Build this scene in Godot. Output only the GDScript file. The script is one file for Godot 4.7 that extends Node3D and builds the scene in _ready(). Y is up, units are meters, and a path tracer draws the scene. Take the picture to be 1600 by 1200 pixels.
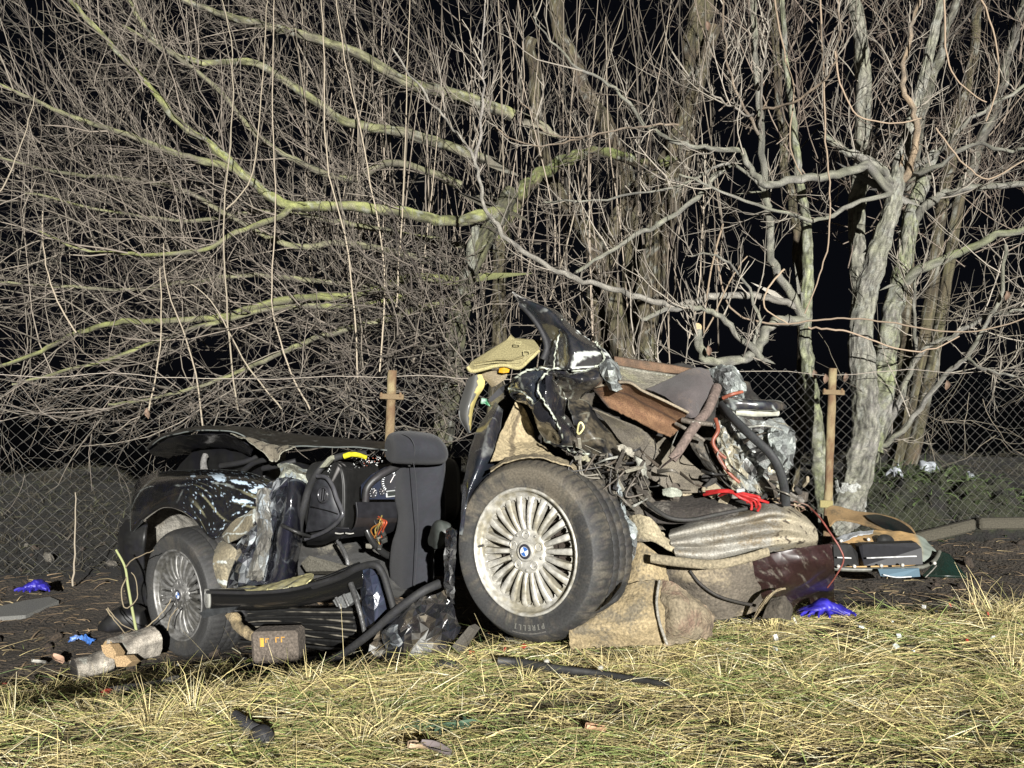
extends Node3D
# A wrecked black car on a roadside bank at night, lit from the right behind the camera, bare shrubs and trees behind a wire fence.

const FOC := 1900.0      # lens, in pixels of a 1600 wide picture
const EYE := 1.025         # height of the camera
const HORIZON := 540.0

var rng := RandomNumberGenerator.new()
var nlo := FastNoiseLite.new()
var nhi := FastNoiseLite.new()
var nrd := FastNoiseLite.new()
var M := {}
var taken := {}

# ---------------------------------------------------------------- mesh builder
class MB:
	var v := PackedVector3Array()
	var c := PackedColorArray()
	var u := PackedVector2Array()
	var ix := PackedInt32Array()
	func vert(p: Vector3, col: Color, uv := Vector2.ZERO) -> int:
		v.append(p); c.append(col); u.append(uv)
		return v.size() - 1
	func tri(a: int, b: int, d: int) -> void:
		ix.append(a); ix.append(b); ix.append(d)
	func quad(a: int, b: int, d: int, e: int) -> void:
		ix.append(a); ix.append(b); ix.append(d); ix.append(a); ix.append(d); ix.append(e)
	func face(pts: Array, col: Color) -> void:
		var f := v.size()
		for p in pts: vert(p, col)
		for i in range(1, pts.size() - 1): tri(f, f + i, f + i + 1)
	func tube(pts: PackedVector3Array, r0: float, r1: float, sides: int, col: Color, flat := 1.0, cap := true) -> void:
		var n := pts.size()
		var nrm := Vector3.UP
		var first := v.size()
		for i in n:
			var t: Vector3 = (pts[mini(i + 1, n - 1)] - pts[maxi(i - 1, 0)]).normalized()
			if i == 0:
				nrm = Vector3.UP if absf(t.y) < 0.9 else Vector3.RIGHT
			nrm = (nrm - t * nrm.dot(t)).normalized()
			var b := t.cross(nrm)
			var r := lerpf(r0, r1, float(i) / (n - 1))
			for k in sides:
				var a := TAU * k / sides
				v.append(pts[i] + (nrm * cos(a) + b * sin(a) * flat) * r)
				c.append(col)
				u.append(Vector2(float(k) / sides, float(i) / n))
			if i > 0:
				var o := first + (i - 1) * sides
				for k in sides:
					var k2 := (k + 1) % sides
					ix.append(o + k); ix.append(o + k2); ix.append(o + sides + k2)
					ix.append(o + k); ix.append(o + sides + k2); ix.append(o + sides + k)
		if cap and sides > 3:
			for e in 2:
				var o := first + (0 if e == 0 else (n - 1) * sides)
				var m := v.size()
				for k in sides: vert(v[o + k], c[o + k])
				for k in range(1, sides - 1):
					if e == 0: tri(m, m + k + 1, m + k)
					else: tri(m, m + k, m + k + 1)
	# a box with chamfered edges
	func box(x: Transform3D, s: Vector3, bev: float, col: Color) -> void:
		var h := s * 0.5
		bev = minf(bev, minf(h.x, minf(h.y, h.z)) * 0.9)
		var corner := {}
		for sx in [-1, 1]:
			for sy in [-1, 1]:
				for sz in [-1, 1]:
					var k := Vector3(sx, sy, sz)
					var q := k * h
					corner[k] = [x * (q - Vector3(0, sy, sz) * bev), x * (q - Vector3(sx, 0, sz) * bev), x * (q - Vector3(sx, sy, 0) * bev)]
		var mid := x.origin
		for ax in 3:
			for s1 in [-1, 1]:
				var f := []
				for q in [[-1, -1], [-1, 1], [1, 1], [1, -1]]:
					var k := Vector3.ZERO
					k[ax] = s1; k[(ax + 1) % 3] = q[0]; k[(ax + 2) % 3] = q[1]
					f.append(corner[k][ax])
				out(f, mid, col)
				var b1 := (ax + 1) % 3
				var b2 := (ax + 2) % 3
				for s2 in [-1, 1]:      # edges parallel to ax
					var ka := Vector3.ZERO
					ka[b1] = s1; ka[b2] = s2; ka[ax] = -1
					var kb := ka
					kb[ax] = 1
					out([corner[ka][b1], corner[kb][b1], corner[kb][b2], corner[ka][b2]], mid, col)
		for k in corner: out(corner[k], mid, col)
	func out(pts: Array, mid: Vector3, col: Color) -> void:
		var a: Vector3 = pts[0]
		var nn: Vector3 = (pts[2] - a).cross(pts[1] - a)
		if nn.dot(a - mid) < 0: pts = pts.duplicate(); pts.reverse()
		face(pts, col)
	# profile of (radius, z) turned round the local z axis
	func lathe(x: Transform3D, prof: Array, segs: int, colf: Callable, bump = null) -> void:
		var first := v.size()
		var n := prof.size()
		for i in segs:
			var a := TAU * i / segs
			for j in n:
				var p: Vector2 = prof[j]
				var r := p.x
				if bump != null: r += bump.call(i, j)
				v.append(x * Vector3(cos(a) * r, sin(a) * r, p.y))
				c.append(colf.call(v[v.size() - 1], a, float(j), 0.0))
				u.append(Vector2(float(i) / segs, float(j) / n))
		for i in segs:
			var o := first + i * n
			var o2 := first + ((i + 1) % segs) * n
			for j in n - 1:
				quad(o + j, o + j + 1, o2 + j + 1, o2 + j)
	func mesh(mat: Material) -> ArrayMesh:
		var nn := PackedVector3Array()
		nn.resize(v.size())
		for t in range(0, ix.size(), 3):
			var a := ix[t]; var b := ix[t + 1]; var d := ix[t + 2]
			var f := (v[d] - v[a]).cross(v[b] - v[a])
			nn[a] += f; nn[b] += f; nn[d] += f
		for i in nn.size():
			var l := nn[i].length()
			nn[i] = nn[i] / l if l > 1e-14 else Vector3.UP
		var arr := []
		arr.resize(Mesh.ARRAY_MAX)
		arr[Mesh.ARRAY_VERTEX] = v; arr[Mesh.ARRAY_NORMAL] = nn; arr[Mesh.ARRAY_COLOR] = c; arr[Mesh.ARRAY_TEX_UV] = u; arr[Mesh.ARRAY_INDEX] = ix
		var m := ArrayMesh.new()
		m.add_surface_from_arrays(Mesh.PRIMITIVE_TRIANGLES, arr)
		m.surface_set_material(0, mat)
		return m

# ---------------------------------------------------------------- places
func W(px: float, py: float, z: float) -> Vector3:      # a place z metres ahead of the camera's first standpoint
	return Vector3((px - 800.0) / FOC * z, EYE - (py - HORIZON) / FOC * z, -z)
func side_z(px: float, w: float) -> float:             # the car's flank runs obliquely; w = metres inward from it
	return (4.44 + 1.45 * w) / ((px - 800.0) / FOC + 1.05)
func C(px: float, py: float, w: float) -> Vector3:
	return W(px, py, side_z(px, w))
func net_w(net: Array) -> Array:
	return net.map(func(r): return r.map(func(p): return W(p.x, p.y, p.z)))
func net_c(net: Array) -> Array:
	return net.map(func(r): return r.map(func(p): return C(p.x, p.y, p.z)))
func line_w(l: Array) -> PackedVector3Array:
	var o := PackedVector3Array()
	for p in l: o.append(W(p.x, p.y, p.z))
	return o
func line_c(l: Array) -> PackedVector3Array:
	var o := PackedVector3Array()
	for p in l: o.append(C(p.x, p.y, p.z))
	return o
func cr(a: Vector3, b: Vector3, c: Vector3, d: Vector3, t: float) -> Vector3:
	return b.cubic_interpolate(c, a, d, t)
func at(l: Array, t: float) -> Vector3:                 # Catmull-Rom through the points of l, t 0..1
	var n := l.size()
	var f := clampf(t, 0, 1) * (n - 1)
	var i := mini(int(f), n - 2)
	return cr(l[maxi(i - 1, 0)], l[i], l[i + 1], l[mini(i + 2, n - 1)], f - i)
func smooth(l: PackedVector3Array, per := 4, jit := 0.0) -> PackedVector3Array:
	var a := Array(l)
	var n := (a.size() - 1) * per + 1
	var o := PackedVector3Array()
	for i in n:
		var p := at(a, float(i) / (n - 1))
		if jit > 0: p += Vector3(rng.randfn(), rng.randfn(), rng.randfn()) * jit
		o.append(p)
	return o

const PROFILE := [Vector2(-40, 0.05), Vector2(1.0, 0.03), Vector2(3.0, -0.03), Vector2(4.2, -0.06), Vector2(4.6, -0.145), Vector2(5.1, -0.25), Vector2(5.7, -0.325), Vector2(6.2, -0.375), Vector2(6.55, -0.425), Vector2(7.2, -0.39), Vector2(8.2, -0.33), Vector2(15.0, -0.35), Vector2(22.0, -2.9), Vector2(60.0, -20.0), Vector2(900.0, -300.0)]  # the far drop is made up, so that the beam misses the ground there
func bank(x: float, z: float) -> float:
	return -z - 0.24 * clampf(x, -14, 14)
func ahead(x: float, z: float) -> float:
	return -z - 0.03 * x
func ground_y(x: float, z: float) -> float:
	var s := -z - 0.6 * clampf(x, -3, 1)
	if s > 10.0: s += minf(s - 10.0, 4.0) * 0.6 * nlo.get_noise_2d(x * 0.35, 3.0)
	var y := 0.0
	for i in PROFILE.size() - 1:
		var a: Vector2 = PROFILE[i]
		var b: Vector2 = PROFILE[i + 1]
		if s <= b.x:
			y = lerpf(a.y, b.y, clampf((s - a.x) / (b.x - a.x), 0, 1))
			break
	y += 0.035 * nlo.get_noise_2d(x * 0.5, z * 0.5)
	if s > 4.9 and s < 15: y += 0.02 * nlo.get_noise_2d(x * 2.5, z * 2.5) + 0.01 * nhi.get_noise_2d(x, z)
	var mound := Vector2((x - 3.15) * 0.8, -z - 9.5).length()
	y += 0.36 * maxf(0, 1.0 - mound * mound / 0.95) * (1.0 + 0.5 * nlo.get_noise_2d(x * 4, z * 4))
	return y

# ---------------------------------------------------------------- scene tree
func numbered(called: String) -> String:
	taken[called] = taken.get(called, -1) + 1
	return called if taken[called] == 0 else "%s_%03d" % [called, taken[called]]
func thing(called: String, label: String, category: String, where: Vector3, group := "") -> Node3D:
	var o := Node3D.new()
	o.name = numbered(called)
	add_child(o, true)
	o.position = where
	o.set_meta("label", label); o.set_meta("category", category)
	if group: o.set_meta("group", group)
	return o
func tag(o: Node, label: String, category: String, group := "") -> void:
	o.set_meta("label", label); o.set_meta("category", category)
	if group: o.set_meta("group", group)
func obj(called: String, mb: MB, mat: Material, parent: Node3D = null, kind := "") -> MeshInstance3D:
	var o := MeshInstance3D.new()
	o.mesh = mb.mesh(mat)
	o.name = called if parent else numbered(called)
	(parent if parent else self).add_child(o, true)
	if parent:
		var off := Vector3.ZERO
		var q: Node = parent
		while q is Node3D and q != self:
			off += q.position
			q = q.get_parent()
		o.position = -off
	if kind: o.set_meta("kind", kind)
	return o
func part_label(o: Node, label: String) -> void:
	o.set_meta("label", label)

# creases of crushed sheet metal: straight folds in several directions, each running only part of the way. Returns (height, nearness to a crease).
const FOLDS := [Vector3(0.83, 0.42, 0.37), Vector3(-0.35, 0.86, 0.37), Vector3(0.55, -0.71, 0.44), Vector3(0.12, 0.95, -0.28), Vector3(-0.88, 0.22, 0.42), Vector3(0.70, 0.70, -0.14)]
func crumple(p: Vector3, freq: float) -> Vector2:
	var q := p * freq
	var w := nlo.get_noise_3d(q.x * 0.6, q.y * 0.6, q.z * 0.6) * 0.14
	var h := 0.0
	var cre := 0.0
	for i in 6:
		var f: float = [0.9, 1.25, 1.7, 2.4, 3.3, 4.6][i]
		var a: float = [0.36, 0.30, 0.24, 0.16, 0.11, 0.07][i]
		var on := 0.25 + 0.75 * smoothstep(-0.15, 0.05, nlo.get_noise_3d(q.x * 0.45 + i * 7.3, q.y * 0.45, q.z * 0.45))
		var t := fposmod(q.dot(FOLDS[i]) * f + w * (1.0 + i * 0.5) + i * 0.37, 1.0)
		h += (0.5 - absf(t - 0.5) * 2.0) * 2.0 * a * on
		if i < 4 and on > 0.6: cre = maxf(cre, (1.0 - absf(t - 0.5) * 2.0) * on)
	return Vector2(h, cre)

# ---------------------------------------------------------------- sheets of crumpled metal, cloth, board
func sheet(mb: MB, net: Array, nu: int, nv: int, amp: float, freq: float, thick: float, colf: Callable, tear := 0.0) -> void:
	var P := PackedVector3Array()
	var rows := []
	for r in net: rows.append(r)
	for j in nv + 1:
		var tv := float(j) / nv
		for i in nu + 1:
			var tu := float(i) / nu
			var col := []
			for r in rows: col.append(at(r, tu))
			P.append(at(col, tv))
	var S := nu + 1
	var N := PackedVector3Array()
	for j in nv + 1:
		for i in S:
			var du := P[j * S + mini(i + 1, nu)] - P[j * S + maxi(i - 1, 0)]
			var dv := P[mini(j + 1, nv) * S + i] - P[maxi(j - 1, 0) * S + i]
			var n := dv.cross(du)
			N.append(n.normalized() if n.length() > 1e-9 else Vector3(0, 0, 1))
	var first := mb.v.size()
	var cols := PackedColorArray()
	for j in nv + 1:
		for i in S:
			var k := j * S + i
			var p := P[k]
			var cr2 := crumple(p, freq)
			var r := cr2.y
			var uu := float(i) / nu
			var vv := float(j) / nv
			if tear > 0:
				var e := minf(minf(uu, 1 - uu), minf(vv, 1 - vv))
				if e < 0.06:
					var t := nhi.get_noise_3d(p.x * 1.3, p.y * 1.3, p.z * 1.3)
					var cc := P[clampi(j, 2, nv - 2) * S + clampi(i, 2, nu - 2)]
					p += (cc - p) * clampf(t * tear * 6, -0.6, 1.4)
			p += N[k] * amp * cr2.x
			P[k] = p
			var col: Color = colf.call(p, uu, vv, r)
			cols.append(col)
			mb.vert(p, col, Vector2(uu, vv))
	for j in nv:
		for i in nu:
			var a := first + j * S + i
			mb.quad(a, a + S, a + S + 1, a + 1)
	if thick > 0:
		var b := mb.v.size()
		for k in P.size():
			mb.vert(P[k] - N[k] * thick, cols[k])
		for j in nv:
			for i in nu:
				var a := b + j * S + i
				mb.quad(a, a + 1, a + S + 1, a + S)
		var ring := []
		for i in nu: ring.append(i)
		for j in nv: ring.append(j * S + nu)
		for i in nu: ring.append(nv * S + nu - i)
		for j in nv: ring.append((nv - j) * S)
		for i in ring.size():
			var a: int = ring[i]
			var d: int = ring[(i + 1) % ring.size()]
			mb.quad(first + a, first + d, b + d, b + a)

# shredded sheet metal: coarse random facets with hard creases and a ragged rim
func shards(mb: MB, net: Array, nu: int, nv: int, amp: float, colf: Callable, ragged := 0.5) -> void:
	var S := nu + 1
	var P := PackedVector3Array()
	for j in nv + 1:
		for i in S:
			var tu := float(i) / nu
			var tv := float(j) / nv
			if i > 0 and i < nu: tu += rng.randf_range(-0.32, 0.32) / nu
			if j > 0 and j < nv: tv += rng.randf_range(-0.32, 0.32) / nv
			if i == 0 or i == nu: tu += (1.0 if i == 0 else -1.0) * rng.randf() * ragged / nu
			if j == 0 or j == nv: tv += (1.0 if j == 0 else -1.0) * rng.randf() * ragged / nv
			var col := []
			for r in net: col.append(at(r, tu))
			P.append(at(col, tv))
	for k in P.size():
		var c := crumple(P[k], 5.0)
		P[k] += Vector3(rng.randf_range(-0.3, 0.3), rng.randf_range(-0.3, 0.3), 1.0).normalized() * amp * (rng.randf_range(-0.7, 0.7) + 0.8 * c.x)
	for j in nv:
		for i in nu:
			var q := [j * S + i, j * S + i + 1, (j + 1) * S + i + 1, (j + 1) * S + i]
			var turn := rng.randi() % 2
			for h in 2:
				var t: Array = [[0, 3, 2], [0, 2, 1]][h] if turn else [[0, 3, 1], [1, 3, 2]][h]
				var a := P[q[t[0]]]
				var b := P[q[t[1]]]
				var d := P[q[t[2]]]
				# three sub-faces per facet, their middle pressed in a little, so that no facet is a perfect mirror
				var m := (a + b + d) / 3.0 + (b - a).cross(d - a).normalized() * rng.randfn() * amp * 0.06
				var cc: Color = colf.call((a + b + d) / 3.0, (i + 0.5) / nu, (j + 0.5) / nv, rng.randf())
				for e in [[a, b], [b, d], [d, a]]:
					mb.face([e[0], e[1], m], tone(cc, rng.randf_range(0.85, 1.15)))

func tone(c: Color, k: float) -> Color:
	return Color(c.r * k, c.g * k, c.b * k)
func pick(cols: Array, clump := 5.0) -> Callable:      # colours in clumps, from the list
	return func(p: Vector3, _u: float, _v: float, r: float) -> Color:
		var t := clampf(0.5 + 0.9 * nlo.get_noise_3d(p.x * clump + 3, p.y * clump, p.z * clump) + (r - 0.5) * 0.4, 0, 0.999) * (cols.size() - 1)
		return (cols[int(t)] as Color).lerp(cols[mini(int(t) + 1, cols.size() - 1)], t - int(t))

# a closed lofted body: sections of [centre, half width vector, half depth vector], superellipse power
func loft(mb: MB, secs: Array, around: int, steps: int, power: float, colf: Callable, amp := 0.0, freq := 1.0) -> void:
	var cs := secs.map(func(s): return s[0])
	var hs := secs.map(func(s): return s[1])
	var ds := secs.map(func(s): return s[2])
	var first := mb.v.size()
	for j in steps + 1:
		var t := float(j) / steps
		var cc := at(cs, t)
		var h := at(hs, t)
		var d := at(ds, t)
		for i in around:
			var a := TAU * i / around
			var ca := cos(a); var sa := sin(a)
			var p := cc + h * signf(ca) * pow(absf(ca), power) + d * signf(sa) * pow(absf(sa), power)
			var r := 0.0
			if amp > 0:
				var cr2 := crumple(p, freq)
				r = cr2.y
				p += (p - cc).normalized() * amp * cr2.x
			mb.vert(p, colf.call(p, float(i) / around, t, r), Vector2(float(i) / around, t))
	for j in steps:
		for i in around:
			var a := first + j * around + i
			var a2 := first + j * around + (i + 1) % around
			mb.quad(a, a2, a2 + around, a + around)
	for e in 2:
		var o := first + (0 if e == 0 else steps * around)
		var mid := Vector3.ZERO
		for i in around: mid += mb.v[o + i]
		var m := mb.vert(mid / around, mb.c[o])
		for i in around:
			if e == 0: mb.tri(m, o + (i + 1) % around, o + i)
			else: mb.tri(m, o + i, o + (i + 1) % around)

# a flat outline of any shape, extruded back by depth vector
func slab(mb: MB, pts: PackedVector3Array, back: Vector3, col: Color) -> void:
	var o := pts[0]
	var ax := (pts[1] - o).normalized()
	var nn := Vector3.ZERO
	for i in pts.size(): nn += (pts[i] - o).cross(pts[(i + 1) % pts.size()] - o)
	nn = nn.normalized()
	var ay := nn.cross(ax)
	var flat := PackedVector2Array()
	for p in pts: flat.append(Vector2((p - o).dot(ax), (p - o).dot(ay)))
	var t := Geometry2D.triangulate_polygon(flat)
	var mid := Vector3.ZERO
	for p in pts: mid += p
	mid = mid / pts.size() + back * 0.5
	for k in range(0, t.size(), 3):
		mb.out([pts[t[k]], pts[t[k + 1]], pts[t[k + 2]]], mid, col)
		mb.out([pts[t[k]] + back, pts[t[k + 1]] + back, pts[t[k + 2]] + back], mid, col)
	for i in pts.size():
		var a := pts[i]
		var b := pts[(i + 1) % pts.size()]
		mb.face([a, b, b + back, a + back], col)

# ---------------------------------------------------------------- colours
func flat_col(col: Color, vary := 0.2, other := Color(0, 0, 0, 0), share := 0.0) -> Callable:
	return func(p: Vector3, _u: float, _v: float, _r: float) -> Color:
		var k := 1.0 + vary * (1.2 * nlo.get_noise_3d(p.x * 3, p.y * 3, p.z * 3) + 0.3 * nhi.get_noise_3d(p.x, p.y, p.z) + 0.6 * nhi.get_noise_3d(p.x * 3.1, p.y * 3.1, p.z * 3.1))
		var q := Color(col.r * k, col.g * k, col.b * k)
		if share > 0:
			q = q.lerp(other, clampf(smoothstep(-0.1, 0.55, nlo.get_noise_3d(p.x * 4 + 9, p.y * 7, p.z * 4) + 0.25 * nhi.get_noise_3d(p.x * 0.8, p.y * 0.8, p.z * 0.8) + 0.35 * nhi.get_noise_3d(p.x * 2.9, p.y * 2.9, p.z * 2.9) + share - 0.4), 0, 1))
		return q
const BLACK := Color(0.0095, 0.010, 0.0115)
const PRIMER := Color(0.52, 0.57, 0.55)
const DUST := Color(0.27, 0.225, 0.15)
func paint_col(chip: float, dust: float, base := BLACK, under := PRIMER, edge := 0.03) -> Callable:
	return func(p: Vector3, u: float, v: float, r: float) -> Color:
		var n1 := nlo.get_noise_3d(p.x * 4 + 5, p.y * 4, p.z * 4)
		var n2 := nhi.get_noise_3d(p.x * 1.2, p.y * 1.2, p.z * 1.2)
		var q := base.lerp(DUST, clampf(dust * smoothstep(-0.3, 0.6, n1 + n2 * 0.5), 0, 1))
		var k := smoothstep(0.90, 0.95, r + 0.05 * n2 + (chip - 0.5) * 0.10) * smoothstep(-0.15, 0.15, n1 + 0.3 * (chip - 0.4))
		var e := minf(minf(u, 1 - u), minf(v, 1 - v))
		k = maxf(k, smoothstep(edge, edge * 0.5, e) * smoothstep(-0.35, -0.1, n1 + n2 * 0.6))
		return q.lerp(under, clampf(k * minf(1.0, chip * 2.5), 0, 1))

func noise_tex(freq: float, oct: int, lo: float, hi: float, seed_: int, size := 512, normal := false, kind := FastNoiseLite.TYPE_SIMPLEX_SMOOTH) -> NoiseTexture2D:
	var f := FastNoiseLite.new()
	f.noise_type = kind; f.frequency = freq; f.fractal_octaves = oct; f.seed = seed_
	var t := NoiseTexture2D.new()
	t.width = size; t.height = size; t.seamless = true; t.noise = f
	if normal:
		t.as_normal_map = true; t.bump_strength = 6
	else:
		var g := Gradient.new()
		g.set_color(0, Color(lo, lo, lo)); g.set_color(1, Color(hi, hi, hi))
		t.color_ramp = g
	return t
func mat(rough: float, metal := 0.0, tex: Texture2D = null, scale := 3.0, bump: Texture2D = null, bump_cm := 0.0) -> StandardMaterial3D:
	var m := StandardMaterial3D.new()
	m.vertex_color_use_as_albedo = true
	m.albedo_color = Color.WHITE
	m.roughness = rough; m.metallic = metal
	m.cull_mode = BaseMaterial3D.CULL_DISABLED
	if tex or bump:
		m.uv1_triplanar = true; m.uv1_world_triplanar = true
		m.uv1_scale = Vector3(scale, scale, scale)
	if tex: m.albedo_texture = tex
	if bump:
		m.heightmap_enabled = true; m.heightmap_texture = bump; m.heightmap_scale = bump_cm
	return m

func make_materials() -> void:
	nlo.seed = 4; nlo.noise_type = FastNoiseLite.TYPE_SIMPLEX_SMOOTH; nlo.frequency = 1.0; nlo.fractal_octaves = 3
	nhi.seed = 9; nhi.noise_type = FastNoiseLite.TYPE_SIMPLEX_SMOOTH; nhi.frequency = 30.0; nhi.fractal_octaves = 2
	nrd.seed = 3; nrd.noise_type = FastNoiseLite.TYPE_SIMPLEX; nrd.frequency = 1.0; nrd.fractal_type = FastNoiseLite.FRACTAL_RIDGED; nrd.fractal_octaves = 2
	var grit := noise_tex(0.07, 5, 0.55, 1.0, 1)
	var speck := noise_tex(0.13, 4, 0.35, 1.0, 2)
	var soft := noise_tex(0.012, 4, 0.6, 1.0, 3)
	var bump := noise_tex(0.05, 5, 0.0, 1.0, 5)
	M.paint = mat(0.24, 0.0, null, 5.0, bump, 0.03); M.paint.roughness_texture = noise_tex(0.05, 5, 0.5, 1.0, 8); M.paint.roughness = 0.28; M.paint.clearcoat_enabled = true; M.paint.clearcoat = 0.7; M.paint.clearcoat_roughness = 0.12
	M.paint_clean = mat(0.2); M.paint_clean.clearcoat_enabled = true; M.paint_clean.clearcoat = 0.8; M.paint_clean.clearcoat_roughness = 0.08
	M.hood = mat(0.4); M.hood.metallic_specular = 0.3
	M.paint_dusty = mat(0.42, 0.0, grit, 2.5)
	M.plastic = mat(0.5, 0.0, soft, 4)
	M.gloss = mat(0.25)
	M.rubber = mat(0.72, 0.0, grit, 3.0)
	M.metal = mat(0.42, 0.25, grit, 3.0, bump, 0.25)
	M.galv = mat(0.68, 0.2, grit, 3.0, bump, 0.15)
	M.alloy = mat(0.42, 0.35, soft, 6.0)
	M.cloth = mat(0.95, 0.0, speck, 7.0, speck, 0.15); M.cloth.rim_enabled = true; M.cloth.rim = 0.12; M.cloth.rim_tint = 0.5
	M.dirty = mat(0.92, 0.0, grit, 2.2, bump, 0.5)
	M.board = mat(0.85, 0.0, speck, 4.0, bump, 0.2)
	M.soil = mat(1.0, 0.0, speck, 1.3, bump, 2.0)
	M.bark = mat(0.95, 0.0, grit, 2.6, speck, 0.8)
	M.twig = mat(0.9)
	M.straw = mat(0.75)
	M.rust = mat(0.9, 0.1, grit, 5.0, bump, 0.2)
	M.wire = mat(0.6, 0.3)
	M.snow = mat(0.7, 0.0, soft, 3.0, bump, 0.4)
	M.wood = mat(0.85, 0.0, grit, 4.0, bump, 0.2)
	M.print = mat(0.6)
	M.glass = StandardMaterial3D.new()
	M.glass.albedo_color = Color(0.6, 0.7, 0.65, 0.25); M.glass.transparency = BaseMaterial3D.TRANSPARENCY_ALPHA; M.glass.roughness = 0.08


# ================================================================ the scene
func _ready() -> void:
	rng.seed = 20240
	# camera: level, with the lens shifted down, as the photograph's verticals stay nearly upright
	var cam := Camera3D.new()
	cam.name = "camera"
	add_child(cam)
	cam.position = Vector3(0, EYE, 0)
	cam.projection = Camera3D.PROJECTION_FRUSTUM
	var near := 0.05
	cam.set_frustum(near * 1200.0 / FOC, Vector2(0, -(600.0 - HORIZON) / FOC * near), near, 2000.0)
	cam.current = true
	# night sky
	var env := Environment.new()
	var sky := Sky.new()
	var sm := ProceduralSkyMaterial.new()
	sm.sky_top_color = Color(0.010, 0.012, 0.020); sm.sky_horizon_color = Color(0.016, 0.018, 0.026)
	sm.ground_bottom_color = Color(0.01, 0.01, 0.012); sm.ground_horizon_color = Color(0.016, 0.018, 0.026)
	sky.sky_material = sm
	env.background_mode = Environment.BG_SKY
	env.sky = sky
	env.background_energy_multiplier = 1.0
	env.tonemap_mode = Environment.TONE_MAPPER_LINEAR
	env.tonemap_exposure = 2.3
	env.sdfgi_enabled = true; env.ssao_enabled = true; env.ssil_enabled = true
	var we := WorldEnvironment.new()
	we.name = "environment"
	we.environment = env
	add_child(we)
	# the one light: a hard beam low from the right behind the camera
	var sun := DirectionalLight3D.new()
	sun.name = "beam"
	add_child(sun)
	var az := deg_to_rad(10.5)
	var el := deg_to_rad(11.5)
	sun.look_at_from_position(Vector3.ZERO, Vector3(-sin(az) * cos(el), -sin(el), -cos(az) * cos(el)))
	sun.light_energy = 1.6
	sun.light_color = Color(1.0, 0.99, 0.965)
	sun.light_angular_distance = 0.5
	sun.shadow_enabled = true

	make_materials()
	build_ground()
	build_fence()
	build_left_tree()
	build_right_trees()
	build_background()
	build_car()
	build_debris()
	build_grass()

# ---------------------------------------------------------------- ground
func build_ground() -> void:
	var mb := MB.new()
	var xs := PackedFloat32Array()
	var zs := PackedFloat32Array()
	var a := -4.6
	while a < 5.6: xs.append(a); a += 0.04
	a = 1.9
	while a < 9.8: zs.append(a); a += 0.04
	for k in 26:
		var s := pow(1.32, k + 1)
		xs.insert(0, -4.6 - s * 0.25); xs.append(5.6 + s * 0.25); zs.append(9.8 + s * 0.25)
		if k < 22: zs.insert(0, 1.9 - s * 0.25)
	var n := xs.size()
	for j in zs.size():
		for i in n:
			var x := xs[i]
			var z := -zs[j]
			var p := Vector3(x, ground_y(x, z), z)
			var s := bank(x, z)
			var q := nlo.get_noise_2d(x * 2.2, z * 2.2) + 0.6 * nhi.get_noise_2d(x, z)
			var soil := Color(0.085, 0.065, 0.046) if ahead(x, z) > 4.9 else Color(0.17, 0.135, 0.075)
			if s > 7.7: soil = Color(0.023, 0.021, 0.018)  # soil past the fence coloured darker to imitate the light falling off
			var c := tone(soil, 1.0 + 0.5 * q)
			if x > 1.9 and s > 7.8 and Vector2((x - 3.15) * 0.8, -z - 9.5).length() < 1.1: c = c.lerp(Color(0.06, 0.075, 0.022), clampf(0.6 + q, 0, 1))
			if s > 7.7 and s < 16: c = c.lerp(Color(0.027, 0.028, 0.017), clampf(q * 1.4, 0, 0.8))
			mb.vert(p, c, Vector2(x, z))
	for j in zs.size() - 1:
		for i in n - 1:
			var k := j * n + i
			mb.quad(k, k + n, k + n + 1, k + 1)
	var g := obj("ground", mb, M.soil)
	g.set_meta("kind", "structure")
	g.set_meta("label", "dark muddy ground falling from the grassy bank to the wire fence, with an added drop beyond that stays unlit")

func blade(mb: MB, p: Vector3, dir: Vector3, len: float, w: float, droop: float, col: Color, tip: Color) -> void:
	var side := dir.cross(Vector3.UP)
	if side.length() < 0.05: side = Vector3.RIGHT
	side = side.normalized().rotated(dir.normalized(), rng.randf_range(-0.9, 0.9))
	var q := p
	var d := dir.normalized()
	var f := mb.v.size()
	for k in 4:
		var t := k / 3.0
		var ww := w * (1.0 - 0.75 * t) * 0.5
		var cc := col.lerp(tip, t)
		mb.vert(q - side * ww, cc); mb.vert(q + side * ww, cc)
		q += d * len / 3.0
		d = (d + Vector3(0, -droop, 0)).normalized()
		if q.y < p.y + 0.006 and d.y < 0: d.y = 0.03
	for k in 3: mb.quad(f + k * 2, f + k * 2 + 1, f + k * 2 + 3, f + k * 2 + 2)

func straw_col() -> Color:
	var k := rng.randf()
	var c := Color(0.66, 0.55, 0.26)
	if k < 0.14: c = Color(0.42, 0.41, 0.14)
	elif k < 0.15: c = Color(0.14, 0.20, 0.08)
	elif k < 0.45: c = Color(0.42, 0.34, 0.18)
	elif k < 0.55: c = Color(0.74, 0.69, 0.48)
	return tone(c, rng.randf_range(0.75, 1.18))

func in_view(x: float, z: float, more := 0.5) -> bool:
	return absf(x) < -z * 0.4211 + more

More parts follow.
